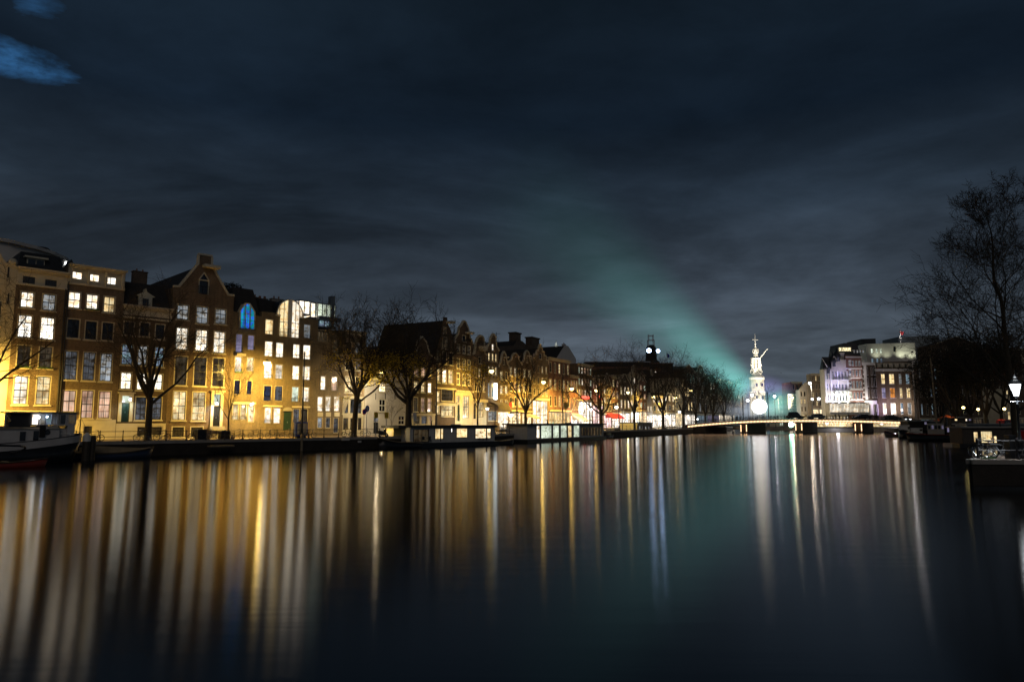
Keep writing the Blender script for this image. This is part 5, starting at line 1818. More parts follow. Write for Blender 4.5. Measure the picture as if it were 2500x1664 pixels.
ghouse(F7, 'cream lit house front glimpsed beside the big tree trunk', 2460, 2480, 948, 'flat', None, 3, 2, 'ymy', 'room_yellow', gz=RZ, shopv=1000, wall='plaster_cream', seed=44, group=G2)

# ---------------------------------------------------------------- bridge
Y = 213.0
dk = [(1672, 1041.5), (1700, 1038.2), (1740, 1034.6), (1794, 1030.8), (1851, 1028.2), (1900, 1027.1), (1960, 1026.7), (2020, 1026.8), (2087, 1027.8), (2150, 1029.6), (2200, 1031.4), (2232, 1033)]
dp = [at(u, v, Y) for u, v in dk]
DX, DY = 10.8, 14.4
Bg = thing('arched_bridge', 'low bridge outlined with strings of warm light bulbs spanning the river', 'bridge', (0, 0, 0))
m = MB()
for a, b in zip(dp[:-1], dp[1:]):
    for (z0, z1, y0) in ((-0.42, 0.50, 0.0),):
        m.quad((a.x, Y, a.z + z0), (b.x, Y, b.z + z0), (b.x, Y, b.z + z1), (a.x, Y, a.z + z1))
        m.quad((a.x, Y, a.z + z1), (b.x, Y, b.z + z1), (b.x + DX, Y + DY, b.z + z1), (a.x + DX, Y + DY, a.z + z1))
        m.quad((a.x, Y, a.z + z0), (a.x + DX, Y + DY, a.z + z0), (b.x + DX, Y + DY, b.z + z0), (b.x, Y, b.z + z0))
        m.quad((a.x + DX, Y + DY, a.z + z1), (b.x + DX, Y + DY, b.z + z1), (b.x + DX, Y + DY, b.z + z0), (a.x + DX, Y + DY, a.z + z0))
m.build('deck', 'hull_black', Bg)
m = MB()
for a, b in zip(dp[:-1], dp[1:]):
    m.tube((a.x, Y - 0.05, a.z + 0.55), (b.x, Y - 0.05, b.z + 0.55), 0.13, 0.13, 4)
m.build('kerb', 'stone_grey', Bg)


def dz(x):
    for a, b in zip(dp[:-1], dp[1:]):
        if a.x <= x <= b.x:
            t = (x - a.x) / (b.x - a.x)
            return a.z + (b.z - a.z) * t
    return dp[0].z if x < dp[0].x else dp[-1].z


def pier(u0, u1, mat='quay_brick', name='pier'):
    x0, x1 = at(u0, 1045, Y).x, at(u1, 1045, Y).x
    MB().slab([(x0, Y + 0.3), (x1, Y + 0.3), (x1 + DX, Y + DY - 0.2), (x0 + DX, Y + DY - 0.2)], -1, dz((x0 + x1) / 2) - 0.43).build(name, mat, Bg)
    return x0, x1


pier(1672, 1722, name='abutment')
x0, x1 = at(2206, 1045, Y).x, at(2230, 1045, Y).x
MB().slab([(x0, Y + 0.3), (x1, Y + 0.3), (x1 + DX, Y + DY), (x0 + DX, Y + DY)], -1, dz(x0) - 0.43).build('abutment', 'quay_brick', Bg)
bulb = MB().lathe([(0.03, -0.27), (0.085, -0.2), (0.10, -0.02), (0.10, 0.08), (0.07, 0.22), (0.02, 0.28)], 0, 0, 6).mesh('bulb', 'bulb_warm')


def put_bulb(x, y, z, par, sc=1.0):
    o = bpy.data.objects.new('bulb', bulb)
    col.objects.link(o)
    o.parent = par
    o.location = (x, y, z)
    if sc != 1.0:
        o.scale = (1.2, 1.2, sc)
    return o


xa, xb = at(1680, 1040, Y).x, at(2213, 1032, Y).x
n = 156
for i in range(n):
    x = xa + (xb - xa) * i / (n - 1)
    put_bulb(x, Y - 0.22, dz(x) - 0.02, Bg)
for (u0, u1) in ((1809, 1823), (1943, 1958), (2088.5, 2104)):
    x0, x1 = pier(u0 - 1, u1 + 1)
    for x in (x0 + 0.15, x1 - 0.15):
        for q in range(5):
            put_bulb(x, Y + 0.12, dz(x) - 1.0 - q * 0.42, Bg, 0.62)
    lo = lamp_light('pier_glow', Bg, ((x0 + x1) / 2, Y - 0.6, 1.9), 22, (1.0, 0.55, 0.25), 0.3)
x = at(1679, 1045, Y).x
for q in range(4):
    put_bulb(x, Y + 0.12, dz(x) - 0.85 - q * 0.36, Bg, 0.62)
rl = MB()
x = xa
while x < xb:
    x2 = x + 2.1
    for hh in (0.55, 1.05):
        rl.tube((x, Y - 0.02, dz(x) + 0.55 + hh), (x2, Y - 0.02, dz(min(x2, xb)) + 0.55 + hh), 0.045, 0.045, 4)
    x = x2
rl.build('railing', 'iron', Bg)
x = xa
while x < xb:
    MB().box(x - 0.07, x + 0.07, Y - 0.08, Y + 0.06, dz(x) + 0.55, dz(x) + 1.68).build('post', 'iron', Bg)
    x += 2.1
rl = MB()
x = xa
while x < xb:
    x2 = x + 2.1
    rl.tube((x + DX, Y + DY - .2, dz(x) + 1.55), (x2 + DX, Y + DY - .2, dz(min(x2, xb)) + 1.55), 0.045, 0.045, 4)
    rl.box(x + DX - .05, x + DX + .05, Y + DY - .25, Y + DY - .15, dz(x) + .5, dz(x) + 1.6)
    x = x2
rl.build('railing', 'iron', Bg)

# ---------------------------------------------------------------- vehicles
def make_car(label, loc, rz, paint='car_dark', sc=1.0, lights=False, van=False):
    o = thing('parked_car', label, 'car', loc, rz, 'cars parked on the bridge')
    hgt = 1.9 if van else 1.46
    low = [(-2.15, 0.30), (2.15, 0.30), (2.2, 0.62), (2.05, 0.78), (1.15, 0.92), (-1.75, 0.95), (-2.15, 0.85), (-2.22, 0.55)]
    cabn = [(-1.78, 0.94), (1.15, 0.92), (0.45, hgt - 0.03), (0.1, hgt), (-1.1, hgt), (-1.5, hgt - 0.1)]
    b = MB().prism(low, -0.86, 0.86).prism([(x * 0.99, z) for x, z in cabn], -0.74, 0.74)
    bd = b.build('body', paint, o)
    for s_ in (-1, 1):
        y0 = 0.745 * s_
        w = MB().prism([(-1.55, 0.99), (-0.42, 0.99), (-0.42, hgt - 0.1), (-1.28, hgt - 0.1)], y0, y0 + 0.012 * s_).build('side_window', 'glass_dark', o)
        w = MB().prism([(-0.34, 0.99), (0.92, 0.99), (0.36, hgt - 0.1), (-0.34, hgt - 0.1)], y0, y0 + 0.012 * s_).build('side_window', 'glass_dark', o)
    MB().quad((1.13, -0.66, 0.97), (1.13, 0.66, 0.97), (0.50, 0.6, hgt - 0.06), (0.50, -0.6, hgt - 0.06)).build('windscreen', 'glass_dark', o).location = (0.03, 0, 0)
    for sx in (-1.35, 1.38):
        for s_ in (-1, 1):
            w = MB().tube((sx, 0.70 * s_, 0.32), (sx, 0.90 * s_, 0.32), 0.33, 0.33, 16).build('wheel', 'rubber', o)
            MB().tube((sx, 0.905 * s_, 0.32), (sx, 0.92 * s_, 0.32), 0.20, 0.18, 12).build('rim', 'steel', w)
    for s_ in (-1, 1):
        MB().box(2.10, 2.19, 0.58 * s_ - 0.17, 0.58 * s_ + 0.17, 0.60, 0.74).build('headlight', 'lamp_white' if lights else 'steel', o)
        MB().box(-2.22, -2.16, 0.62 * s_ - 0.14, 0.62 * s_ + 0.14, 0.66, 0.82).build('tail_light', 'sign_red', o)
    o.scale = (sc,) * 3
    return o


for u, lab, paint, rz_, van in ((1942, 'tall dark car on the bridge above the green light', 'car_dark', 0.05, True), (1992, 'estate car on the bridge with yellowish rear flank', 'car_silver', pi, False),
                                (2104, 'dark saloon car on the bridge right of the pedestrians', 'car_dark', pi, False), (2177, 'small dark car at the right end of the bridge deck', 'car_dark', 0.0, False)):
    p = at(u, 1030, Y + 1.8)
    make_car(lab, (p.x, Y + 1.8, dz(p.x - 1.5) + 0.51), rz_, paint, 1.15, False, van)
p = at(2211, 1030, Y + 6)
c = make_car('oncoming car with glaring headlights at the right bridge head', (p.x, Y + 6, dz(p.x) + 0.51), -pi / 2 - 0.2, 'car_silver', 1.1, True)
c = make_car('dark red car parked behind the bicycles on the near right quay', (36.3, 49.5, RZ + 0.004), radians(50), 'car_red', 1.0)
c['group'] = 'cars on the right bank'
c = make_car('bright red van parked under the lamp beside the cream house', (at(2462, 1020, 150).x, 150, RZ + 0.004), 0.1, 'car_red', 1.35, False, True)
c['group'] = 'cars on the right bank'

# ---------------------------------------------------------------- people
def person_mesh(pose=0):
    pts = [(0, 0, 0.95), (0, 0, 1.15), (0, 0, 1.38), (0, 0, 1.50), (0, 0, 1.60), (0, 0.0, 1.72),
           (0.10, 0, 0.88), (0.12, 0.05, 0.50), (0.13, 0.12, 0.08), (0.13, 0.0, 0.04), (-0.10, 0, 0.88), (-0.12, -0.02, 0.50), (-0.13, -0.12, 0.08), (-0.13, -0.24, 0.04),
           (0.20, 0, 1.40), (0.27, 0.02, 1.14), (0.28, -0.06, 0.90), (0.28, -0.09, 0.80), (-0.20, 0, 1.40), (-0.27, 0.02, 1.14), (-0.26, -0.12, 0.94), (-0.25, -0.16, 0.86)]
    rad = [.15, .135, .16, .07, .085, .095, .10, .065, .045, .04, .10, .065, .045, .04, .06, .048, .036, .032, .06, .048, .036, .032]
    ed = [(0, 1), (1, 2), (2, 3), (3, 4), (4, 5), (0, 6), (6, 7), (7, 8), (8, 9), (0, 10), (10, 11), (11, 12), (12, 13), (2, 14), (14, 15), (15, 16), (16, 17), (2, 18), (18, 19), (19, 20), (20, 21)]
    me = bpy.data.meshes.new('figure')
    me.from_pydata(pts, ed, [])
    o = bpy.data.objects.new('tmp', me)
    col.objects.link(o)
    md = o.modifiers.new('s', 'SKIN')
    for i, sv in enumerate(me.skin_vertices[0].data):
        sv.radius = (rad[i], rad[i] * 0.8)
        sv.use_root = i == 0
    sb = o.modifiers.new('b', 'SUBSURF')
    sb.levels = 1
    sb.render_levels = 1
    dg = bpy.context.evaluated_depsgraph_get()
    nm = bpy.data.meshes.new_from_object(o.evaluated_get(dg))
    bpy.data.objects.remove(o)
    nm.materials.clear()
    nm.materials.append(MATS['cloth_dark'])
    return nm


pm = person_mesh()
for u, yy, lab, rz_ in ((2040, 3.2, 'person in dark coat standing on the bridge left of another', 0.3), (2049, 3.6, 'person in dark coat standing on the bridge beside the red glow', 1.6), (2072, 3.0, 'person in dark coat leaning near the bridge railing before the hotel', 2.5),
                        (1800, 3.0, 'person in dark clothes on the bridge left of the balloon', 0.5), (2191, 4.6, 'person in dark clothes at the right end of the bridge', 0.9)):
    p = at(u, 1030, Y + yy)
    o = bpy.data.objects.new('person', pm)
    col.objects.link(o)
    o.location = (p.x, Y + yy, dz(p.x - yy * .7) + 0.49)
    o.rotation_euler = (0, 0, rz_)
    o['label'] = lab
    o['category'] = 'person'
    o['group'] = 'people on the bridge'

# ---------------------------------------------------------------- bicycles
def make_bike(label, loc, rz, lean=0.06, near=False, colr='paint_black', lights=False):
    o = thing('bicycle', label, 'bicycle', loc, rz, 'parked bicycles')
    o.rotation_euler = (lean, 0, rz)
    n = 28 if near else 16
    for sx in (-0.53, 0.53):
        w = MB().ring((sx, 0, 0.35), (0, 1, 0), 0.325, 0.022, n, 5).build('wheel', 'rubber', o)
        rm = MB().ring((sx, 0, 0.35), (0, 1, 0), 0.30, 0.012, n, 4)
        for q in range(14 if near else 8):
            t = 2 * pi * q / (14 if near else 8)
            rm.tube((sx, 0, 0.35), (sx + cos(t) * 0.3, 0, 0.35 + sin(t) * 0.3), 0.004 if near else 0.007, None, 3, False)
        rm.tube((sx, -0.05, 0.35), (sx, 0.05, 0.35), 0.03, None, 8)
        rm.build('rim', 'chrome', w)
        mg = MB()
        for q in range(9):
            a0, a1 = radians(20 + q * 16), radians(20 + (q + 1) * 16)
            mg.quad(*[(sx + cos(a) * 0.37, y, 0.35 + sin(a) * 0.37) for a, y in ((a0, -0.03), (a1, -0.03), (a1, 0.03), (a0, 0.03))])
        mg.build('mudguard', 'steel' if near else colr, o)
    r = 0.018 if near else 0.022
    f = MB().tube((-0.53, 0, 0.35), (-0.18, 0, 0.30), r * .7).tube((-0.53, 0, 0.35), (-0.28, 0, 0.78), r * .7).tube((-0.18, 0, 0.30), (-0.30, 0, 0.90), r)
    f.tube((-0.18, 0, 0.30), (0.34, 0, 0.66), r).tube((-0.27, 0, 0.72), (0.33, 0, 0.80), r).tube((0.36, 0, 0.60), (0.30, 0, 0.95), r * 1.2).tube((0.36, 0, 0.60), (0.53, 0, 0.35), r)
    f.build('frame', colr, o)
    MB().path([(0.30, 0, 0.95), (0.29, 0, 1.08)], r).path([(0.10, 0.27, 1.04), (0.26, 0.22, 1.09), (0.30, 0, 1.07), (0.26, -0.22, 1.09), (0.10, -0.27, 1.04)], r).build('handlebar', 'chrome', o)
    MB().slab([(-0.45, -0.10), (-0.30, -0.10), (-0.12, -0.02), (-0.12, 0.02), (-0.30, 0.10), (-0.45, 0.10)], 0.93, 0.98).tube((-0.3, 0, 0.88), (-0.31, 0, 0.94), 0.014).build('saddle', 'rubber', o)
    MB().box(-0.80, -0.32, -0.07, 0.07, 0.73, 0.75).tube((-0.75, 0.05, 0.73), (-0.55, 0.03, 0.36), 0.008, None, 4).tube((-0.75, -0.05, 0.73), (-0.55, -0.03, 0.36), 0.008, None, 4).build('rack', colr, o)
    MB().tube((-0.18, -0.06, 0.30), (-0.18, 0.06, 0.30), 0.085, None, 12).tube((-0.18, 0.07, 0.30), (-0.08, 0.08, 0.16), 0.01, None, 4).tube((-0.18, -0.07, 0.30), (-0.28, -0.08, 0.44), 0.01, None, 4).box(-0.13, -0.03, 0.06, 0.17, 0.14, 0.165).box(-0.33, -0.23, -0.17, -0.06, 0.43, 0.455).build('crank', 'steel', o)
    MB().tube((0.36, 0, 0.86), (0.42, 0, 0.86), 0.035, 0.04, 8).build('headlamp', 'chrome', o)
    return o


bike0 = None
Q1 = QA.off(0.75)
spots = [(233, .6, 'bicycle chained behind the stern of the white motor boat'), (350, 0, 'bicycle leaning on the railing just left of the bare tree trunk'), (398, 0, 'bicycle leaning on the railing just right of the bare tree trunk'),
         (481, .9, 'bicycle half hidden behind the dark waste bin'), (523, 1.0, 'bicycle parked in front of the porticoed door with white light'), (580, 0.1, 'bicycle with crates by the railing right of the thin young tree'),
         (626, 0, 'dark bicycle with a basket, second one right of the young tree'), (667, 0, 'bicycle at the railing in front of the green arched door, left one'), (702, 0, 'bicycle at the railing directly left of the blue advertising box'),
         (757, 0, 'bicycle with a big rear bag right of the blue advertising box'), (850, 0, 'lone bicycle left of the leaning tree trunk'), (893, 3.5, 'bicycle standing against the white plastered house')]
for i, (u, off, lab) in enumerate(spots):
    L_ = QA.off(0.75 + off)
    s_ = L_.loc(u)[0]
    loc = L_.pt(s_, 0, GZ + 0.004)
    if bike0 is None:
        bike0 = make_bike(lab, loc, L_.rz, 0.07)
    else:
        c = copy_thing(bike0, lab, loc, L_.rz + (pi if i % 3 == 1 else 0) + rnd.uniform(-.1, .1))
        c.rotation_euler = (rnd.uniform(-.1, .1), 0, c.rotation_euler[2])
# bikes lined up along the bridge railing
for i in range(22):
    x = xa + 1.5 + i * 1.28 + rnd.uniform(-.2, .2)
    c = copy_thing(bike0, 'bicycle standing against the left half of the bridge railing among many others', (x, Y + 0.7 + rnd.uniform(-.1, .3), dz(x) + 0.51), rnd.uniform(-.3, .3) + (pi if rnd.random() < .5 else 0), 1.08)
    c['group'] = 'bicycles along the bridge railing'
for i in range(14):
    x = 60 - i * 1.9
    L_ = QB.off(1.2)
    c = copy_thing(bike0, 'bicycle among many parked on the quay between the two houseboats', L_.pt(L_.loc(1222 + i * 5)[0], rnd.uniform(-.3, .5), GZ + 0.004), L_.rz + pi / 2 + rnd.uniform(-.3, .3))
    c['group'] = 'bicycles on the quay between the houseboats'
make_bike('silver bicycle parked end on at the quay corner, left of the others', (at(2399, 1110, 39.2).x, 39.2, RZ + 0.004), radians(112), 0.10, True, 'steel')
make_bike('chrome bicycle with full wheel showing between the railing post and black bollard', (at(2437, 1110, 39.6).x, 39.6, RZ + 0.004), radians(160), -0.08, True, 'steel')
make_bike('dark bicycle half hidden between black bollard and lamp post', (at(2484, 1110, 41.0).x, 41.0, RZ + 0.004), radians(105), 0.05, True, 'paint_black')
make_bike('second dark bicycle leaning tight against the silver one at the quay corner', (at(2407, 1110, 40.6).x, 40.6, RZ + 0.004), radians(100), -0.10, True, 'paint_black')

# ---------------------------------------------------------------- quay furniture
def railing(L, s0, s1, label, z=GZ, step=1.95, name='quay_railing', off=0.25):
    o = thing(name, label, 'railing', L.pt(s0, off, z), L.rz)
    n = max(1, round((s1 - s0) / step))
    w = (s1 - s0) / n
    for hh in (0.48, 0.98):
        MB().tube((0, 0, hh), (s1 - s0, 0, hh), 0.028, 0.028, 6).build('rail', 'iron', o)
    pmesh = MB().lathe([(0.11, 0.05), (0.10, 0.12), (0.055, 0.22), (0.045, 0.42), (0.06, 0.48), (0.04, 0.56), (0.04, 0.9), (0.065, 0.97), (0.05, 1.05), (0.015, 1.10)], 0, 0, 8).mesh('post', 'iron')
    for i in range(n + 1):
        p = bpy.data.objects.new('post', pmesh)
        col.objects.link(p)
        p.parent = o
        p.location = (w * i, 0, 0)
    return o


railing(QA, QA.loc(190)[0], QA.loc(930)[0], 'black iron quay railing running from the white boat to the first houseboat')
railing(QB, 4, 125, 'black iron quay railing behind the second houseboat up to the bridge', step=2.6)
RL = Line((24.3, 37.4), 97.1)
o = railing(Line((24.55, 37.62), 93.2), 0.3, 14.5, 'black iron railing along the near right quay', RZ + 0.035, 2.15, off=0.0)

# foreground lantern
p = at(2492, 1100, 38.4)
lp = thing('street_lantern', 'tall black street lamp with glowing white glass lantern on the near right quay', 'street lamp', (p.x, 38.4, RZ))
MB().lathe([(0.26, 0), (0.26, 0.25), (0.20, 0.32), (0.17, 0.85), (0.20, 0.92), (0.12, 1.05), (0.10, 1.15), (0.075, 1.3), (0.06, 2.9), (0.09, 2.95), (0.05, 3.05), (0.045, 3.25), (0.08, 3.3)], 0, 0, 12).build('post', 'paint_black', lp, True)
MB().tube((-0.32, 0, 3.12), (0.32, 0, 3.12), 0.02).sphere((-0.34, 0, 3.12), 0.045, 4).sphere((0.34, 0, 3.12), 0.045, 4).build('ladder_bar', 'paint_black', lp)
fr = MB()
for a in range(6):
    t = 2 * pi * a / 6
    fr.tube((cos(t) * 0.14, sin(t) * 0.14, 3.42), (cos(t) * 0.30, sin(t) * 0.30, 4.08), 0.016, None, 4)
    fr.tube((0, 0, 3.3), (cos(t) * 0.14, sin(t) * 0.14, 3.42), 0.012, None, 4)
fr.lathe([(0.32, 4.08), (0.34, 4.11), (0.20, 4.28), (0.13, 4.34), (0.14, 4.42), (0.05, 4.5), (0.02, 4.6)], 0, 0, 6)
fr.build('lantern_frame', 'paint_black', lp)
MB().lathe([(0.12, 3.43), (0.28, 4.07)], 0, 0, 6).build('lantern_glass', 'lantern_white', lp)
spot('lantern_light', lp, (0, 0, 3.32), 1500, (0.90, 0.96, 1.0), (0, 0, -1), 136, 0.5, 0.12)
lamp_light('lantern_glow', lp, (0, 0, 4.75), 30, (0.90, 0.96, 1.0), 0.2)
# bollard cabinet
o = MB().box(-0.2, 0.2, -0.18, 0.18, 0, 1.25).box(-0.22, 0.22, -0.2, 0.2, 1.25, 1.30).build('parking_post', 'paint_black', None, False, (at(2467, 1100, 38.6).x, 38.6, RZ + 0.004), 0.2)
o['label'] = 'square black post between the chrome bicycle and the lamp on the near quay'
o['category'] = 'post'
r = random.Random(3)
m = MB()
for i in range(160):
    x, y = r.uniform(-.35, .35), r.uniform(-.15, .15)
    m.quad((x - .01, y, 0), (x + .01, y, 0), (x + r.uniform(-.08, .08), y + r.uniform(-.08, .08), r.uniform(.05, .2)))
o = m.build('grass', 'leaf_green', None, False, (at(2414, 1110, 38.2).x, 38.2, RZ + 0.02))
o['kind'] = 'stuff'

# span-wire street lamps on the left bank
def mast_lamp(L, u, v, up, lab, P=1500, colr=(1.0, 0.61, 0.105), mat='lamp_sodium', off=7.0, r=0.22, mast=True, gz=GZ, grp='span wire street lamps on the left bank', glow=0.03):
    M_ = L.off(off)
    s_, z = M_.loc(u, v)
    lampp = M_.pt(s_, 0, z)
    o = thing('street_lamp', lab, 'street lamp', (lampp.x, lampp.y, gz), L.rz, grp)
    hz = z - gz
    # local frame: x along the quay, y inland
    s2 = L.off(1.0).loc(up)[0] if up else s_
    dx = (s2 - s_)
    if mast:
        MB().lathe([(0.16, 0), (0.15, 0.9), (0.10, 1.0), (0.07, hz + 1.2), (0.0, hz + 1.25)], dx, -(off - 1.0), 10).build('mast', 'iron', o)
        MB().tube((dx, -(off - 1.0), hz + 1.0), (0, 0, hz + 0.42), 0.015, None, 4).tube((0, 0, hz + 0.42), (-dx * 0.3, 4.2, hz + 0.9), 0.015, None, 4).build('span_wire', 'iron', o)
    else:
        MB().tube((0, -1.5, 0), (0, -1.5, hz + 0.6), 0.10, 0.06, 8).tube((0, -1.5, hz + 0.6), (0, 0, hz + 0.35), 0.05, 0.04, 6).build('mast', 'iron', o)
    MB().lathe([(0.06, 0.42), (0.10, 0.30), (0.30, 0.14), (0.32, 0.10)], 0, 0, 12, hz).build('lamp_hood', 'iron', o)
    MB().lathe([(0.05, -r), (r * 0.8, -r * .6), (r, 0), (r * 0.95, 0.09)], 0, 0, 12, hz).build('lamp_bulb', mat, o, True)
    spot('lamp_light', o, (0, 0, hz - 0.45), P * 1.9, colr, (0, 0.8, -1), 168, 0.8, 0.25)
    lamp_light('lamp_glow', o, (0, 0.35, hz - 0.3), P * glow, colr, 0.25)
    return o


mast_lamp(QA, -120, 870, 0, 'sodium street lamp just outside the photo by the cream gabled house', 20000, mast=True, off=5.0)
mast_lamp(QA, 652, 885, 738, 'sodium street lamp hung before the arched window house, brightest on the near bank', 9500, off=5.0, r=0.44)
mast_lamp(QA, 300, 1000, 0, 'low sodium lamp', 1, mast=False) if False else None
mast_lamp(QB, 931, 910, 1065, 'sodium street lamp glowing among the yellow leaves before the white house', 1500, (1.0, 0.80, 0.48), off=7.0, glow=0.22)
mast_lamp(QB, 1200, 905, 1262, 'sodium street lamp before the blue sign on the bell gabled house', 5200, off=6.0, r=0.42)
mast_lamp(QB, 1327, 932, 1374, 'sodium street lamp before the stepped triangular gable', 8000, off=6.0, r=0.42)
mast_lamp(QB, 1396, 948, 1441, 'sodium street lamp before the red brick house with white cornice', 7000, off=6.0, r=0.42)
mast_lamp(QB, 1456, 952, 1511, 'small orange street lamp before the low red lit house', 5000, off=6.0, r=0.42)
mast_lamp(QB, 1533, 957, 1570, 'yellow street lamp left of the thin lit tree trunks', 2600, r=0.42)
mast_lamp(QB, 1595, 968, 1625, 'dim yellow street lamp before the small white pointed gable', 2200, r=0.42)
mast_lamp(QB, 1649, 970, 1672, 'dim yellow street lamp in the spreading bare tree', 2200, r=0.42)
mast_lamp(QB, 1686, 953, 1688, 'bright starry street lamp high over the left bridge head', 2200, (1, 0.78, 0.42), mast=True, off=6, r=0.5)
mast_lamp(QB, 1190, 997, 0, 'low bright white lantern before the arched glass awning', 900, (1.0, 0.93, 0.75), 'lamp_white', off=6, mast=False, r=0.25)
W2 = [(1442, 998, 'white lantern in front of the red lit house', (1, .80, .7)), (1505, 993, 'yellowish white lantern over the pink cafe terrace', (0.95, 1, .6)), (1556, 1010, 'glaring white light at the foot of the thin lit trunks', (1, 1, .95)),
      (1610, 1022, 'white light low behind the quay railing left of the bare tree', (1, .95, .8)), (1659, 1004, 'glaring white lamp right of the spreading bare tree', (.95, 1, .85)), (1628, 1015, 'bright white illuminated kiosk lamp', (.9, .95, 1)),
      (1247, 1012, 'white shop lamp below the round emblem sign', (.95, 1, .85)), (1702, 1022, 'small bluish white light at the left bridge head', (.75, .85, 1))]
for i, (u, v, lab, c) in enumerate(W2):
    mast_lamp(QB, u, v, 0, lab, 1500 if i != 6 else 700, c, 'lamp_white', off=7, mast=False, r=0.42, grp='white lanterns along the shop row')

# lamps beyond the bridge and on the right bank
def post_lamp(u, v, Y_, lab, P, c, mat, gz=RZ, r=0.3, grp='lamps on the right bank', arm=0.0, glow=0.015, mast='iron'):
    p = at(u, v, Y_)
    o = thing('street_lamp', lab, 'street lamp', (p.x, Y_, gz), 0, grp)
    hz = p.z - gz
    MB().lathe([(0.18, 0), (0.16, 1.0), (0.10, 1.1), (0.07, hz - 0.2), (0.12, hz - 0.12)], arm, 0, 8).build('post', mast, o)
    if arm:
        MB().tube((arm, 0, hz - 0.1), (0, 0, hz + 0.15), 0.05, None, 5).build('arm', mast, o)
    MB().lathe([(r * .5, -r * .8), (r, -r * .1), (r * 0.9, r * .5), (r * 0.3, r)], 0, 0, 10, hz + 0.1).build('lamp_bulb', mat, o, True)
    MB().lathe([(r * 1.15, r * .9), (r * 0.4, r * 1.4), (0.03, r * 2.0)], 0, 0, 10, hz + 0.1).build('lamp_hood', 'iron', o)
    spot('lamp_light', o, (0, 0, hz - r - 0.2), P * 0.5, c, (0, 0.1, -1), 158, 0.9, 0.25)
    lamp_light('lamp_glow', o, (0, 0.5 + r, hz), P * glow, c, 0.25)
    return o


post_lamp(2352, 996, 150, 'yellow street lamp behind the ornate houseboat, leftmost of the three on the dark right bank', 700, (1, .82, .3), 'lamp_sodium')
post_lamp(2388, 1000, 160, 'yellow street lamp between its two neighbours under the dark right trees', 600, (1, .82, .3), 'lamp_sodium')
post_lamp(2452, 999, 150, 'yellow street lamp before the red van on the right bank', 700, (1, .82, .3), 'lamp_sodium')
post_lamp(2278, 935, 200, 'small yellow lamp on a tall mast before the aqua lit dark house', 350, (1, .75, .3), 'lamp_sodium', arm=-1.2, r=0.28, mast='timber_grey')
post_lamp(1977, 936, 246, 'starry lamp on the tall white mast left of the hotel', 6000, (1, .82, .6), 'lamp_white', arm=0.5, r=0.5, mast='paint_white', glow=0.12)
post_lamp(1983, 975, 247, 'warm lamp halfway in front of the warm lit brick house', 2500, (1, .78, .5), 'lamp_white', r=0.4, glow=0.12)
post_lamp(1999, 974, 255, 'bright double white lamp before the warm lit brick house', 2500, (1, .85, .8), 'lamp_white', r=0.5, glow=0.12)
post_lamp(1836, 965, 272, 'white lamp left of the clock tower shaft, upper one', 2500, (1, .95, .9), 'lamp_white', r=0.55)
post_lamp(1825.5, 978, 268, 'white lamp left of the balloon, lower one', 2500, (.85, .85, 1), 'lamp_white', r=0.5)
post_lamp(1891, 968, 272, 'white lamp right of the clock tower', 2500, (1, .9, .95), 'lamp_white', r=0.5, glow=0.12)
post_lamp(1935, 971, 270, 'warm lamp before the brown corner house', 7000, (1, .8, .5), 'lamp_sodium', r=0.4, glow=0.2)
for u, v, lab in ((1815, 966, 'tall thin dark mast left of the balloon'), (1877, 957, 'tall thin dark mast right of the balloon')):
    p = at(u, 1030, 232)
    o = MB().tube((0, 0, 0), (0, 0, at(u, v, 232).z - 2.5), 0.16, 0.12, 6).build('flag_mast', 'iron', None, False, (p.x, 232, 2.5))
    o['label'] = lab
    o['category'] = 'mast'
# green boat lamp under the bridge
p = at(1930, 1036, 211.5)
o = thing('signal_lamp', 'dazzling green white lamp under the middle of the bridge', 'lamp', p)
MB().tube((0, 0, 0), (0, -0.5, 0), 0.35, 0.55, 14).tube((0, 0, 0), (0, 1.4, 0.8), 0.06, None, 5).build('housing', 'iron', o)
MB().tube((0, -0.51, 0), (0, -0.60, 0), 0.78, 0.74, 16).build('lens', 'lamp_green', o)
lamp_light('signal_light', o, (0, -1.2, 0.2), 150, (0.35, 1.0, 0.7), 0.3)

# signs, bins, boxes on the left quay
def upright(name, lab, cat, u, off, parts, L=QA, grp=None):
    M_ = L.off(off)
    s_ = M_.loc(u)[0]
    o = thing(name, lab, cat, M_.pt(s_, 0, GZ + 0.004), L.rz, grp)
    for nm, mat, mb in parts:
        mb.build(nm, mat, o)
    return o


upright('advertising_box', 'blue and white advertising box at the foot of the tall lamp mast', 'billboard', 735, 1.4, [('cabinet', 'sign_blue', MB().box(-.75, .75, -.25, .25, 0.25, 1.9)), ('poster', 'room_dim', MB().box(-.62, .62, -.27, -.251, .4, 1.75)), ('base', 'iron', MB().box(-.6, .6, -.2, .2, 0, .25))])
upright('waste_bin', 'big black waste container by the railing before the gabled house', 'bin', 491, 1.0, [('body', 'paint_black', MB().prism([(-.42, 0), (.42, 0), (.46, 1.0), (-.46, 1.0)], -.4, .4)), ('lid', 'iron', MB().prism([(-.5, 1.0), (.5, 1.0), (.42, 1.12), (-.42, 1.12)], -.44, .44))])
upright('waste_bin', 'smaller black waste container left of the thin young tree', 'bin', 549, 1.6, [('body', 'paint_black', MB().prism([(-.5, 0), (.5, 0), (.52, .8), (-.52, .8)], -.4, .4)), ('lid', 'iron', MB().prism([(-.56, .8), (.56, .8), (.46, .92), (-.46, .92)], -.44, .44))])
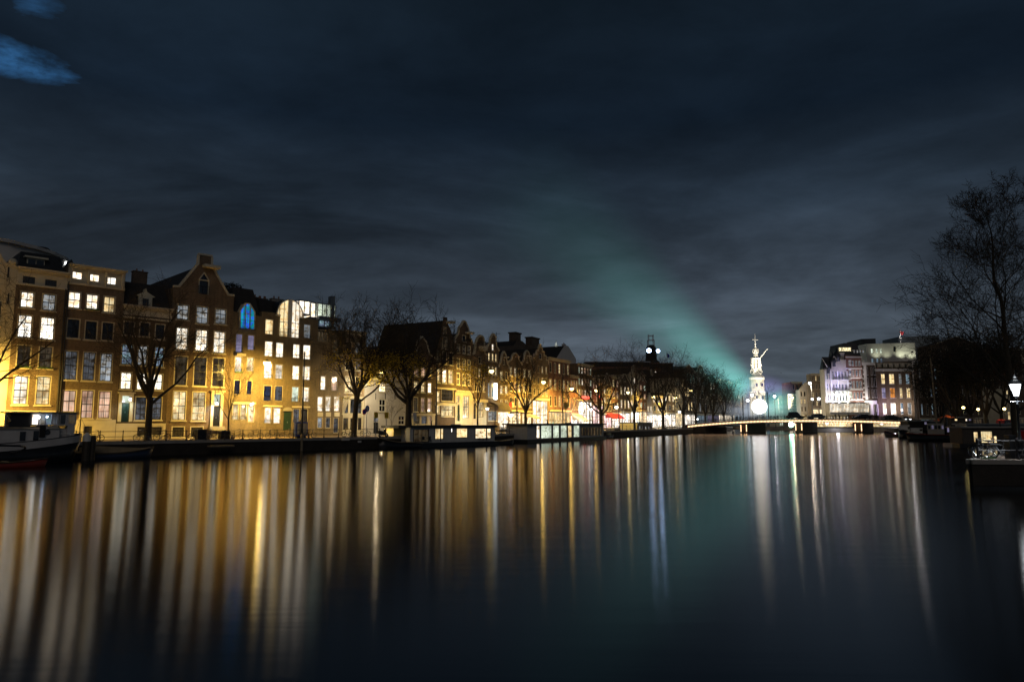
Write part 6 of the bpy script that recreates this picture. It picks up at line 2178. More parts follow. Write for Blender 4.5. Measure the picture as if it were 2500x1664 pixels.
upright('bench', 'wooden bench before the tall gabled house', 'bench', 528, 3.5, [('seat', 'timber_grey', MB().box(-.9, .9, -.2, .2, .42, .47)), ('backrest', 'timber_grey', MB().box(-.9, .9, .2, .25, .55, .9)), ('leg', 'iron', MB().box(-.8, -.72, -.18, .24, 0, .42)), ('leg', 'iron', MB().box(.72, .8, -.18, .24, 0, .42))])
for u, lab in ((917, 'yellow bus stop sign before the door of the white house'), (943, 'yellow bus stop sign at the middle of the white house')):
    upright('bus_stop_sign', lab, 'sign', u, 2.0, [('pole', 'steel', MB().tube((0, 0, 0), (0, 0, 3.0), .05, .05, 6)), ('panel', 'sign_yellow', MB().box(-.36, .36, -.06, -.01, 2.35, 3.1))], L=QB, grp='bus stop signs')
upright('road_sign', 'round blue road sign at the left corner of the white house', 'sign', 895, 2.5, [('pole', 'steel', MB().tube((0, 0, 0), (0, 0, 3.6), .04, .04, 6)), ('disc', 'sign_blue', MB().tube((0, -.04, 3.5), (0, -.07, 3.5), .38, .38, 16)), ('arrow', 'paint_white', MB().prism([(-.2, 3.5), (0, 3.75), (.2, 3.5), (.07, 3.5), (.07, 3.25), (-.07, 3.25), (-.07, 3.5)], -.09, -.071))], L=QB)
upright('road_sign', 'round red edged prohibition sign left of the blue road sign', 'sign', 888, 2.5, [('pole', 'steel', MB().tube((0, 0, 0), (0, 0, 3.2), .04, .04, 6)), ('disc', 'sign_red', MB().tube((0, -.04, 3.1), (0, -.07, 3.1), .36, .36, 16)), ('inner_disc', 'sign_blue', MB().tube((0, -.071, 3.1), (0, -.08, 3.1), .25, .25, 16))], L=QB)
upright('road_sign', 'white and yellow sign board by the trunk behind the first houseboat', 'sign', 1011, 1.5, [('pole', 'steel', MB().tube((0, 0, 0), (0, 0, 3.2), .05, .05, 6)), ('panel', 'paint_white', MB().box(-.3, .3, -.07, -.05, 2.0, 3.1)), ('lower_panel', 'sign_yellow', MB().box(-.5, .5, -.07, -.05, 0.6, 1.0))], L=QB)
upright('road_sign', 'yellow sign board on the mast before the red brick house', 'sign', 1381, 2.0, [('pole', 'steel', MB().tube((0, 0, 0), (0, 0, 6), .05, .05, 6)), ('panel', 'sign_yellow', MB().box(-.9, .9, -.07, -.05, 4.3, 5.7))], L=QB)
upright('motor_scooter', 'black motor scooter parked before the right half of the white house', 'scooter', 936, 1.4, [('wheel', 'rubber', MB().ring((-.6, 0, .28), (0, 1, 0), .22, .07, 14, 6)), ('wheel', 'rubber', MB().ring((.62, 0, .28), (0, 1, 0), .22, .07, 14, 6)),
    ('body', 'paint_black', MB().prism([(-.85, .5), (-.3, .3), (.3, .25), (.42, .95), (.34, 1.0), (.2, .42), (-.15, .45), (-.2, .78), (-.8, .85)], -.17, .17)), ('handlebar', 'chrome', MB().tube((.38, -.32, 1.08), (.38, .32, 1.08), .02).tube((.6, 0, .3), (.38, 0, 1.08), .03)), ('headlamp', 'steel', MB().tube((.42, 0, .95), (.5, 0, .95), .09, .1, 10))], L=QB)
for u, lab in ((263, 'slim white bollard'),):
    pass


def pile(u, v, w, top, lab, cap='timber_grey', n=1):
    p = on_z(u, v, 0)
    o = thing('mooring_post', lab, 'mooring post', (p.x, p.y, -0.8), QA.rz, 'timber mooring posts along the left quay')
    for i in range(n):
        MB().lathe([(w, 0), (w, 0.8 + top)], i * w * 1.7, i * 0.3, 10).build('post', 'timber_wet' if cap != 'timber_grey' else 'timber_grey', o)
    MB().lathe([(w * 1.06, 0.8 + top - 0.5), (w * 1.06, 0.8 + top), (w * 0.3, 0.8 + top + 0.25)], 0, 0, 10).build('cap', 'paint_white' if cap != 'timber_grey' else 'timber_grey', o)


pile(208, 1124, 0.30, 2.15, 'thick dark mooring post with white cap at the stern of the white motor boat', 'w', 2)
pile(503, 1107, 0.16, 1.9, 'weathered timber mooring post before the tall gabled house', n=2)
pile(565, 1104, 0.14, 1.7, 'weathered timber mooring post before the thin young tree', n=2)
pile(736, 1100, 0.15, 1.75, 'weathered timber mooring post below the advertising box', n=2)
pile(945, 1093, 0.14, 1.6, 'pale mooring post at the left end of the first houseboat')
o = MB().box(-0.55, 0.55, -0.04, 0, 0, 0.28).build('quay_sign', 'plaster_white', None, False, QA.pt(QA.loc(843)[0], -0.15, GZ - 0.32), QA.rz)
o['label'] = 'small white plate on the quay wall below the lone bicycle'
o['category'] = 'sign'
o = MB().box(-0.25, 0.25, -0.04, 0, 0, 0.22).build('quay_sign', 'plaster_white', None, False, QA.pt(QA.loc(877)[0], -0.16, GZ - 0.62), QA.rz)
o['label'] = 'tiny white plate on the quay wall right of the larger plate'
o['category'] = 'sign'
# jetty ledge between the timber posts
a, b = QA.loc(506)[0], QA.loc(562)[0]
o = MB().box(a, b, -1.3, -0.25, 0.75, 0.9).build('landing_stage', 'timber_grey', None, False, QA.pt(0), QA.rz)
o['label'] = 'low timber landing stage between two mooring posts'
o['category'] = 'jetty'

# white doorway lanterns (lit in the photo)
for u, v, P, c in ((530, 985, 260, (0.85, 0.95, 1.0)), (613, 987, 500, (1, 0.75, 0.35)), (318, 975, 90, (0.8, 1.0, 0.95))):
    M_ = FA.off(-0.9)
    s_, z = M_.loc(u, v)
    o = thing('wall_lantern', {530: 'cool white lantern in the portico of the tall gabled house', 613: 'hanging warm lantern over the steps of the narrow modern house', 318: 'small greenish lantern by the porticoed door behind the bare tree'}[u], 'lantern', M_.pt(s_, 0, z), M_.rz, 'doorway lanterns')
    MB().lathe([(0.05, -0.18), (0.11, -0.1), (0.12, 0.1), (0.04, 0.2)], 0, 0, 8).build('glass', 'lantern_white', o)
    MB().lathe([(0.15, 0.2), (0.03, 0.32)], 0, 0, 8).tube((0, 0, 0.3), (0, 0.9, 0.4), 0.015, None, 4).build('cap', 'iron', o)
    spot('lantern_light', o, (0, -0.1, -0.2), P * 1.2, c, (0, 0.5, -1), 150, 0.8, 0.12)
# ---------------------------------------------------------------- boats
def hull(m, Ln, W_, zm, zb, zs, keel=-0.5, bowp=0.55, sternp=0.35, zlow=None, n=22, x0=None, full=3.2):
    """boat hull along x, bow at +x; returns gunwale points"""
    i0 = len(m.v)
    L2 = Ln / 2
    gun = []
    for i in range(n + 1):
        t = -1 + 2 * i / n
        wf = (1 - max(0, t) ** full) ** bowp * (1 - max(0, -t) ** 4.5 * (1 - sternp)) if t < 1 else 0.0
        w = max(0.02, W_ / 2 * wf)
        zg = zm + (zb - zm) * max(0, t) ** 2 + (zs - zm) * max(0, -t) ** 2
        xr = t * L2
        rake = 0.0 + (0.35 * max(0, t) ** 4 - 0.25 * max(0, -t) ** 4) * zg * 0.6
        row = [(xr * 0.93, 0.02, keel), (xr * 0.95, w * 0.62, keel), (xr * 0.97 + rake * .3, w * 0.90, 0.02), (xr + rake, w, zg), (xr + rake, w * 0.93, zg)]
        for p in row:
            m.v.append(p)
        for p in row:
            m.v.append((p[0], -p[1], p[2]))
        gun.append((xr + rake, w, zg))
    for i in range(n):
        for k_ in range(4):
            a = i0 + i * 10 + k_
            m.f.append((a, a + 10, a + 11, a + 1))
            b_ = a + 5
            m.f.append((b_, b_ + 1, b_ + 11, b_ + 10))
        a = i0 + i * 10
        m.f.append((a + 4, a + 14, a + 19, a + 9))
    m.f.append((i0, i0 + 1, i0 + 2, i0 + 3, i0 + 8, i0 + 7, i0 + 6, i0 + 5))
    return gun


def gunwale(gun, zoff, r, name, mat, par):
    m = MB()
    m.path([(x, y, z + zoff) for x, y, z in gun], r, 5)
    m.path([(x, -y, z + zoff) for x, y, z in gun], r, 5)
    return m.build(name, mat, par)


# white and black motor boat at the left
SA = QA.off(-4.3)
s_end = SA.loc(196)[0]
Lb_ = 19.0
o = thing('motor_barge', 'old motor boat with dark hull, white bulwark and lit wheelhouse at the left edge', 'boat', SA.pt(s_end - Lb_ / 2 - 0.2, 0, 0), SA.rz)
m = MB()
g = hull(m, Lb_, 4.4, 0.92, 1.75, 0.9, -0.6, 0.42, 0.5, n=40, full=9)
m.build('hull', 'hull_black', o, True)
bw = MB()
for (a, b) in zip(g[:-1], g[1:]):
    for sgn in (1, -1):
        bw.quad((a[0], sgn * a[1], a[2] - 0.05), (b[0], sgn * b[1], b[2] - 0.05), (b[0] * 1.004, sgn * (b[1] + 0.05), b[2] + 0.52), (a[0] * 1.004, sgn * (a[1] + 0.05), a[2] + 0.52))
bw.build('bulwark', 'hull_white', o, True)
gunwale(g, 0.54, 0.06, 'rubbing_rail', 'iron', o)
gunwale(g, -0.06, 0.07, 'rubbing_rail', 'iron', o)
BL = Line(tuple(SA.off(-1.35).pt(0))[:2], 44.1)     # plane of the cabin side
bx = s_end - Lb_ / 2 - 0.2


def bp_(u, v):
    s2, z2 = BL.loc(u, v)
    return s2 - bx, z2


xw0, xw1 = bp_(146, 1040)[0], bp_(184, 1040)[0]
cabx0, cabx1 = bp_(-60, 1060)[0], bp_(145, 1060)[0]
MB().box(cabx0, cabx1, -1.35, 1.35, 0.9, 2.75).build('cabin', 'hull_white', o)
MB().prism([(-1.5, 2.75), (1.5, 2.75), (1.2, 2.9), (0, 3.0), (-1.2, 2.9)], 0, cabx1 - cabx0).build('cabin_roof', 'canvas_tan', o).location = (cabx0, 0, 0)
oo = o.children[-1]
oo.rotation_euler = (0, 0, -pi / 2)
oo.location = (cabx0, 0, 0)
for ob in o.children:
    if ob.name.startswith('cabin_roof'):
        ob.rotation_euler = (0, 0, -pi / 2)
        ob.location = (cabx0, 0, 0)
for (u0, v0, u1, v1) in ((47, 1053, 63, 1076), (80, 1051, 95, 1074)):
    xa_, za_ = bp_(u0, v1)
    xb_, zb_ = bp_(u1, v0)
    w = MB().box(xa_ - .05, xb_ + .05, -1.40, -1.351, za_ - .05, zb_ + .05).build('window', 'hull_white', o)
    MB().box(xa_, xb_, -1.43, -1.401, za_, zb_).build('pane', 'glass_dark', w)
xc_, zc2 = bp_(116, 1055)
w = MB().ring((xc_, -1.37, zc2), (0, 1, 0), 0.19, 0.03, 16).build('porthole', 'iron', o)
MB().tube((xc_, -1.36, zc2), (xc_, -1.38, zc2), 0.18, None, 14).build('pane', 'glass_dark', w)
xt_, zt_ = bp_(103, 1052)
MB().box(xt_ - 0.2, xt_ + 0.2, -1.5, -1.36, zt_ - 0.5, zt_ + 0.5).build('fender', 'rubber', o)
# wheelhouse
zr = bp_(120, 1008)[1]
wx0, wx1 = bp_(80, 1040)[0], xw1
MB().box(xw0, bp_(164, 1040)[0] - 0.62, -1.25, -1.2, 1.2, zr).build('door', 'paint_green', o)
wh = MB().box(bp_(166, 1040)[0], xw1, -1.25, 1.25, 0.9, bp_(170, 1034)[1] - 0.0)
wh.box(xw0 - 0.1, bp_(166, 1040)[0], -0.9, 1.25, 0.9, 2.75).box(wx0 + 0.6, xw0 - 0.1, -1.2, 1.2, 2.75, 2.98)
wh.build('wheelhouse_base', 'hull_white', o)
zs0 = bp_(120, 1033)[1]
fr = MB()
posts = [bp_(u, 1020)[0] for u in (78, 96, 112, 128, 143, 147, 163, 167, 186)]
for i, xx in enumerate(posts):
    fr.box(xx - 0.05, xx + 0.05, -1.25, -1.15, zs0 - 0.1, zr)
    fr.box(xx - 0.05, xx + 0.05, 1.15, 1.25, zs0 - 0.1, zr)
fr.box(wx0 - 0.05, xw1, -1.27, 1.27, zs0 - 0.18, zs0 - 0.08)
fr.box(wx0 - 0.1, xw1 + 0.05, -1.24, -1.16, zr - 0.12, zr)
fr.build('wheelhouse_frame', 'hull_white', o)
for i, (a, b) in enumerate(zip(posts[:-1], posts[1:])):
    if i in (4,):
        continue
    MB().quad((a + .05, -1.2, zs0 - .08), (b - .05, -1.2, zs0 - .08), (b - .05, -1.2, zr - .1), (a + .05, -1.2, zr - .1)).build('window', ['room_bright', 'room_cool', 'room_aqua', 'room_grey', 'glass_dark', 'glass_dark', 'glass_dark', 'room_dim'][i], o)
MB().box(bp_(13, 1010)[0], xw1 + 0.15, -1.4, 1.4, zr, zr + 0.10).build('wheelhouse_roof', 'canvas_tan', o)
MB().box(bp_(27, 1020)[0], wx0 - 0.1, -1.05, 1.1, 2.9, zr).build('awning_side', 'bitumen', o)
MB().tube((bp_(13, 1020)[0], -1.35, 2.9), (bp_(15, 1020)[0], -1.35, zr), 0.05, None, 5).tube((bp_(13, 1010)[0], -1.35, zr), (bp_(27, 1024)[0], -1.35, 3.4), 0.04, None, 5).build('awning_pole', 'steel', o)
MB().box(bp_(22, 1034)[0], bp_(48, 1034)[0], -0.6, 0.4, 2.95, 3.12).build('hatch', 'timber_grey', o)
MB().path([(xw0 + 0.05, -1.5, 2.35), (xw0 + 0.75, -1.5, 2.35), (xw0 + 0.95, -1.55, 1.4)], 0.03, 5).build('grab_rail', 'paint_white', o)
for i, u in enumerate((166, 176)):
    xx = bp_(u, 1070)[0]
    MB().box(xx - 0.15, xx + 0.15, -1.6, -1.35, 1.35, 1.75).build('crate', 'rubber', o)
lm = MB().sphere((bp_(94, 1018)[0], -1.28, bp_(94, 1018)[1]), 0.13, 6).build('cabin_lamp', 'lamp_white', o)
lm = MB().sphere((bp_(116, 1017)[0], -1.26, bp_(116, 1017)[1]), 0.07, 6).build('blue_lamp', 'lamp_blue', o)
lamp_light('cabin_light', o, (bp_(94, 1018)[0], -1.75, zr - 0.2), 30, (1, .95, .8), 0.1) if False else None
mm = MB().tube((bp_(207, 1040)[0], 0, 0.8), (bp_(207, 1040)[0], 0, 5.2), 0.05, 0.035, 6).tube((bp_(207, 1030)[0], 0, 3.8), (bp_(238, 1050)[0], -0.6, 1.2), 0.012, None, 4).tube((bp_(207, 1030)[0], 0, 3.6), (xw1, -0.6, 1.4), 0.012, None, 4)
mm.build('flag_mast', 'iron', o)

# red canoe beside it
p = on_z(40, 1141, 0)
o = thing('canoe', 'small red open boat lying against the white motor boat', 'boat', (p.x - 1.2, p.y - 0.6, 0), SA.rz)
m = MB()
g = hull(m, 6.4, 1.5, 0.34, 0.60, 0.38, -0.2, 0.6, 0.6)
m.build('hull', 'hull_red', o, True)
gunwale(g, 0.02, 0.04, 'gunwale', 'timber_wet', o)
MB().box(-2.4, 1.9, -0.45, 0.45, 0.345, 0.40).build('inner_floor', 'rubber', o)
for x in (-1.2, 0.6):
    MB().box(x - 0.15, x + 0.15, -0.6, 0.6, 0.41, 0.47).build('thwart', 'timber_grey', o)
MB().tube((-0.6, -0.5, 0.3), (-0.4, 0.2, 1.6), 0.03, 0.03, 5).build('paddle', 'timber_grey', o)

# covered sloop
SB = QA.off(-2.6)
s_ = (SB.loc(206)[0] + SB.loc(324)[0]) / 2
o = thing('covered_sloop', 'dark blue open boat under a tan peaked tarpaulin moored left of centre', 'boat', SB.pt(s_, 0, 0), SB.rz)
m = MB()
g = hull(m, 7.6, 2.2, 0.52, 0.95, 0.62, -0.3, 0.5, 0.6)
m.build('hull', 'hull_blue', o, True)
gunwale(g, 0.0, 0.05, 'rubbing_rail', 'timber_wet', o)
tp = MB()
rid = [(-3.6, 0.70), (-1.6, 1.22), (0.5, 1.05), (3.0, 0.88), (3.9, 0.98)]


def ridz(x):
    for a, b in zip(rid[:-1], rid[1:]):
        if a[0] <= x <= b[0]:
            return a[1] + (b[1] - a[1]) * (x - a[0]) / (b[0] - a[0])
    return 0.9


for a, b in zip(g[1:-1], g[2:]):
    for sg in (1, -1):
        tp.quad((a[0], sg * (a[1] + .04), a[2] - .06), (b[0], sg * (b[1] + .04), b[2] - .06), (b[0], 0, ridz(b[0])), (a[0], 0, ridz(a[0])))
tp.build('tarpaulin', 'canvas_tan', o)

# houseboats
def houseboat(lab, L, s0, s1, w, zh, z0, z1, rects, roof='bitumen', wall='boards_white', hullm='hull_black', roof_over=0.35, hh=None, posts=None, zroof=0.25):
    o = thing('houseboat', lab, 'houseboat', L.pt(s0, 0, 0), L.rz, 'houseboats along the banks')
    n = s1 - s0
    MB().slab([(-0.6, -0.35), (n + 0.6, -0.35), (n + 0.9, w * .3), (n + 0.9, w + 0.1), (-0.9, w + 0.1), (-0.9, w * .3)], -0.5, zh).build('hull', hullm, o)
    holes, wlist = [], []
    for (u0, v0, u1, v1, k_) in rects:
        um, vm = (u0 + u1) / 2, (v0 + v1) / 2
        xa_, xb_ = L.loc(u0, vm)[0] - s0, L.loc(u1, vm)[0] - s0
        za_, zb_ = L.loc(um, v1)[1], L.loc(um, v0)[1]
        za_ = max(z0 + 0.05, za_)
        zb_ = min(z1 - 0.05, zb_)
        holes.append([(xa_, za_), (xb_, za_), (xb_, zb_), (xa_, zb_)])
        wlist.append((xa_, xb_, za_, zb_, k_))
    # horizontal weatherboards, one strip per board, cut round the windows
    wall_face([(0, z0), (n, z0), (n, z1), (0, z1)], holes, 0.02, 0.12).build('wall', wall, o)
    bd = MB()
    zb2 = z0
    while zb2 < z1 - 0.05:
        zt2 = min(z1, zb2 + 0.17)
        cuts = sorted([(a, b) for a, b, c, d, k_ in wlist if c < zt2 and d > zb2])
        x = 0.0
        for a, b in cuts + [(n, n)]:
            if a - 0.06 > x + 0.02:
                bd.quad((x, -0.012, zb2), (a - 0.06, -0.012, zb2), (a - 0.06, 0.010, zt2 - 0.012), (x, 0.010, zt2 - 0.012))
            x = b + 0.06
        zb2 = zt2
    bd.build('weatherboarding', wall, o, kind='stuff')
    MB().box(0.0, n, 0.5, w, z0, z1).box(0, 0.02, 0.02, 0.5, z0, z1).box(n - 0.02, n, 0.02, 0.5, z0, z1).build('side_wall', wall, o)
    for (xa_, xb_, za_, zb_, k_) in wlist:
        f = 0.07
        fm = MB().box(xa_, xb_, -0.04, 0.10, zb_ - f, zb_).box(xa_, xb_, -0.04, 0.10, za_, za_ + f).box(xa_, xa_ + f, -0.04, 0.10, za_ + f, zb_ - f).box(xb_ - f, xb_, -0.04, 0.10, za_ + f, zb_ - f)
        fw = fm.build('window', 'paint_black' if wall != 'panel_yellow' else 'paint_white', o)
        MB().quad((xa_, 0.06, za_), (xb_, 0.06, za_), (xb_, 0.06, zb_), (xa_, 0.06, zb_)).build('pane', PK[k_], fw)
    MB().box(-roof_over, n + roof_over, -roof_over, w + roof_over, z1, z1 + zroof).build('roof', roof, o)
    zt3 = z1 + zroof
    MB().tube((n * 0.36, w * 0.55, zt3), (n * 0.36, w * 0.55, zt3 + 0.55), 0.09, 0.09, 8).lathe([(0.16, zt3 + 0.55), (0.02, zt3 + 0.68)], n * 0.36, w * 0.55, 8).build('stove_pipe', 'iron', o)
    MB().box(n * 0.6, n * 0.6 + 1.1, w * 0.4, w * 0.4 + 0.8, zt3, zt3 + 0.16).build('skylight', 'zinc', o)
    return o


pA, pB = on_z(1000.7, 1093, 0), on_z(1210, 1086.5, 0)
H1 = Line((pA.x, pA.y), math.degrees(atan2(pB.x - pA.x, pB.y - pA.y)))
sB = H1.loc(1208)[0]
o = houseboat('white boarded houseboat with dark flat roof and four curtained windows, nearest the centre', H1, 0, sB, 4.6, 0.62, 0.62, 2.62,
              [(1009, 1047, 1047, 1079, 'm'), (1061.5, 1045, 1083, 1071.5, 'y'), (1100.5, 1044.5, 1105, 1055, 'W'), (1114, 1044.5, 1141.5, 1068, 'y'), (1160, 1045, 1199, 1070, 's')])
wx = H1.loc(1076)[0]
MB().box(wx - 0.05, wx + 0.05, -0.05, 0.1, 0.75, 2.5).build('window_bar', 'paint_black', o)
wx = H1.loc(1188)[0]
MB().box(wx - 0.07, wx + 0.07, -0.05, 0.1, 0.75, 2.5).build('window_bar', 'paint_black', o)
MB().box(-1.6, -0.36, 0.3, 4.3, 2.55, 2.85).build('porch_roof', 'bitumen', o)
MB().box(-1.2, -0.02, 2.0, 4.2, 0.62, 2.5).build('porch', 'panel_yellow', o)
MB().box(-1.21, -1.205, 2.3, 3.9, 0.9, 2.2).build('porch_panel', 'stone_trim', o)
ch = MB()
for dx in (1.9, 2.9):
    ch.box(dx, dx + 0.4, -0.33, -0.05, 1.0, 1.05).box(dx, dx + 0.4, -0.07, -0.04, 1.05, 1.45)
    for a in (0.02, 0.36):
        ch.box(dx + a, dx + a + 0.03, -0.32, -0.29, 0.62, 1.0).box(dx + a, dx + a + 0.03, -0.08, -0.05, 0.62, 1.0)
ch.box(2.4, 2.8, -0.33, -0.05, 1.25, 1.28).box(2.58, 2.62, -0.2, -0.16, 0.62, 1.25).build('deck_chairs', 'iron', o)
fl_ = MB()
for i in range(70):
    c = Vector((H1.loc(1178)[0] + rnd.uniform(-1.0, 1.0), -0.2 + rnd.uniform(-.1, .1), 0.75 + rnd.uniform(0, .35)))
    fl_.quad(c, c + Vector((rnd.uniform(-.1, .1), .05, rnd.uniform(-.1, .1))), c + Vector((rnd.uniform(-.1, .1), 0, .1)))
fl_.build('potted_plants', 'leaf_dark', o, kind='stuff')
lamp_light('porch_wash', o, (-2.4, 3.0, 2.3), 130, (1, .75, .35), 0.15)  # added lamp without fixture, brightens the dark yellow porch
# black rowing boat at its left end
p = on_z(975, 1094, 0)
o = thing('rowing_boat', 'black steel dinghy with raised bow at the left end of the first houseboat', 'boat', (p.x, p.y + 0.4, 0), H1.rz + pi)
m = MB()
g = hull(m, 6.2, 1.9, 0.75, 1.35, 0.55, -0.3, 0.55, 0.6)
m.build('hull', 'hull_black', o, True)
gunwale(g, 0.02, 0.05, 'gunwale', 'timber_grey', o)
for x in (-1.5, 0.4):
    MB().box(x - 0.15, x + 0.15, -0.8, 0.8, 0.76, 0.82).build('thwart', 'timber_grey', o)
# dinghy at its right end
SC = QB.off(-2.2)
p = on_z(1222, 1085, 0)
o = thing('rowing_boat', 'dark dinghy with pale rim at the right end of the first houseboat', 'boat', (p.x, p.y + 1.5, 0), H1.rz)
m = MB()
g = hull(m, 5.0, 1.7, 0.5, 0.85, 0.5, -0.3, 0.55, 0.6)
m.build('hull', 'hull_black', o, True)
gunwale(g, 0.02, 0.045, 'gunwale', 'timber_grey', o)

pA, pB = on_z(1288, 1081, 0), on_z(1474, 1071.5, 0)
H2 = Line((pA.x, pA.y), math.degrees(atan2(pB.x - pA.x, pB.y - pA.y)))
sB = H2.loc(1473)[0]
rr = [(1309.5, 1038.5, 1318, 1069, 'w'), (1320.5, 1037.5, 1347, 1070, 'G'), (1350, 1037.5, 1365.5, 1069, 'G'), (1368.5, 1037.5, 1384, 1069, 'G'), (1386, 1038, 1396, 1068, 'y'), (1400, 1037.5, 1415, 1068, 'G')]
u = 1419.0
while u < 1466:
    rr.append((u, 1042, u + 5.6, 1063, 'm'))
    u += 7.4
o = houseboat('long houseboat with wide greenish lit glass wall and thin dark roof', H2, 0, sB, 4.0, 0.55, 0.55, 2.85, rr, wall='boards_white', roof_over=0.5, zroof=0.22)
pl = MB()
cx = H2.loc(1337)[0]
for i in range(200):
    c = Vector((cx + rnd.gauss(0, .6), 0.03, 1.9 + rnd.gauss(0, .5)))
    pl.quad(c, c + Vector((rnd.uniform(-.12, .12), 0, rnd.uniform(-.12, .12))), c + Vector((rnd.uniform(-.12, .12), 0, rnd.uniform(-.12, .12))))
pl.build('house_plant', 'leaf_dark', o)
# small cabin boats between the houseboats
def cabin_boat(lab, u, v, Ln, Wd, rz, hm='hull_white', cab=(0.1, 0.5), zm=0.8, zb=1.2, ch=1.0, cabm='hull_white', lit='glass_dark'):
    p = on_z(u, v, 0)
    o = thing('cabin_boat', lab, 'boat', (p.x, p.y + Wd / 2, 0), rz, 'small boats moored along the banks')
    m = MB()
    g = hull(m, Ln, Wd, zm, zb, zm, -0.3, 0.5, 0.75)
    m.build('hull', hm, o, True)
    gunwale(g, 0.0, 0.05, 'rubbing_rail', 'timber_wet', o)
    a, b = -Ln / 2 + cab[0] * Ln, -Ln / 2 + cab[1] * Ln
    w = Wd * 0.36
    MB().prism([(a, zm), (b + 0.4, zm), (b, zm + ch), (a, zm + ch)], -w, w).build('cabin', cabm, o)
    MB().prism([(a - .1, zm + ch), (b + 0.1, zm + ch), (b, zm + ch + 0.08), (a, zm + ch + 0.08)], -w - .08, w + .08).build('cabin_roof', cabm, o)
    for sg in (1, -1):
        for q in range(3):
            xa_ = a + 0.2 + (b - a - 0.3) * q / 3
            MB().box(xa_, xa_ + (b - a) / 3 - 0.2, min(sg * w, sg * (w + .02)), max(sg * w, sg * (w + .02)), zm + ch * .45, zm + ch * .85).build('window', lit, o)
    return o


cabin_boat('grey cabin boat moored between the glass houseboat and the yellow one', 1502, 1066, 7.5, 2.6, QB.rz, 'hull_white', (0.2, 0.7), 0.8, 1.1, 1.1, 'boards_white')
cabin_boat('low dark boat just right of the long glass houseboat', 1484, 1068, 5, 1.9, QB.rz, 'hull_blue', (0.2, 0.6), 0.5, 0.8, 0.6, 'canvas_tan')
cabin_boat('small dark boat with white stern light before the left bridge head', 1606, 1060, 6, 2.0, QB.rz, 'hull_black', (0.2, 0.5), 0.5, 0.8, 0.7, 'hull_white')
# yellow houseboat
YL = Line((on_z(1557, 1061, 0).x, on_z(1557, 1061, 0).y), 28.4)
sE = YL.loc(1592)[0]
o = houseboat('houseboat with plain glowing yellow end wall and darker side', YL, 0, sE, 4.9, 0.35, 0.35, 3.05, [(1560, 1038, 1564, 1056, 'c'), (1567, 1038, 1572, 1056, 'g'), (1575, 1040, 1578, 1052, 'c'), (1582, 1040, 1586, 1054, 'g')], wall='stone_grey', zroof=0.2)
MB().box(-0.06, -0.01, 0.05, 4.85, 0.40, 3.0).build('end_wall', 'panel_yellow', o)
lamp_light('end_wall_lamp', o, (-3.2, 1.6, 3.2), 200, (1.0, 0.82, 0.35), 0.2)

# right bank boats
o = thing('rowing_boat', 'small dark rowing boat floating before the restaurant boat', 'boat', (on_z(2181, 1066, 0).x, on_z(2181, 1066, 0).y, 0), radians(100), 'small boats moored along the banks')
m = MB()
g = hull(m, 4.6, 2.1, 0.55, 1.25, 0.6, -0.2, 0.6, 0.7)
m.build('hull', 'hull_black', o, True)
gunwale(g, 0.02, 0.06, 'gunwale', 'hull_red', o)
MB().box(-0.2, 0.2, -.7, .7, 0.56, 0.62).build('thwart', 'timber_grey', o)
cabin_boat('white motor cruiser under a pale canvas cover with its bow to the left', 2216, 1068, 5.6, 2.3, radians(235), 'hull_black', (0.1, 0.78), 1.15, 1.7, 1.45, 'boards_white')
cabin_boat('small cream cabin boat with framed windscreen, right of the covered cruiser', 2248, 1069.5, 5.0, 2.2, radians(225), 'hull_white', (0.35, 0.8), 1.0, 1.25, 1.05, 'boards_white', 'glass_dark')
R1 = Line((on_z(2250, 1060, 0).x, on_z(2250, 1060, 0).y + 6), 92)
houseboat('low houseboat with long white roof edge behind the small boats', R1, 0, R1.loc(2322)[0], 4.5, 0.4, 0.4, 2.3 + 1.2, [(2256, 1027, 2263, 1036, 'v'), (2268, 1027, 2290, 1038, 'd')], roof='boards_white', wall='timber_wet', zroof=0.35)
# dark sailing barge
p = on_z(2318, 1077, 0)
o = thing('sailing_barge', 'dark sailing barge with tall mast, slanting boom and pinkish deckhouse', 'boat', (p.x, p.y + 2.2, 0), radians(-30))
m = MB()
g = hull(m, 10.5, 3.6, 1.1, 1.7, 1.3, -0.5, 0.5, 0.6)
m.build('hull', 'hull_black', o, True)
gunwale(g, 0.02, 0.07, 'rubbing_rail', 'hull_red', o)


def rel(u, v):
    q = at(u, v, p.y + 1.0)
    return q.x - o.location.x, q.z


a, b = rel(2279, 1050), rel(2313, 1033)
dh = MB().box(a[0], b[0], -1.3, 1.3, 1.2, b[1]).build('deckhouse', 'stone_grey', o)
for q in range(5):
    xx = a[0] + (b[0] - a[0]) * (q + 0.25) / 5
    MB().box(xx, xx + 0.3, -1.34, -1.301, b[1] - 0.95, b[1] - 0.35).build('window', 'room_violet' if q in (1, 4) else 'glass_dark', dh)
a, b = rel(2319, 1052), rel(2334, 1043)
dh = MB().box(a[0], b[0], -1.0, 1.0, 1.2, b[1] + 0.2).build('skylight', 'timber_wet', o)
MB().box(a[0] + .1, b[0] - .1, -1.04, -1.001, 1.6, b[1]).build('window', 'room_violet', dh)
xm_ = rel(2299, 1035)[0]
MB().tube((xm_, 0, 1.0), (xm_ - 0.3, 0, rel(2297, 872)[1]), 0.17, 0.09, 8).build('mast', 'timber_grey', o)
MB().tube((xm_ + 0.3, 0.3, 2.8), (rel(2331, 975)[0], 0.5, rel(2331, 975)[1]), 0.12, 0.08, 6).build('boom', 'timber_wet', o)
MB().tube((rel(2317, 1040)[0], -.3, 1.0), (rel(2317, 1020)[0], -.3, rel(2317, 1017)[1]), 0.28, 0.22, 8).build('funnel', 'iron', o)
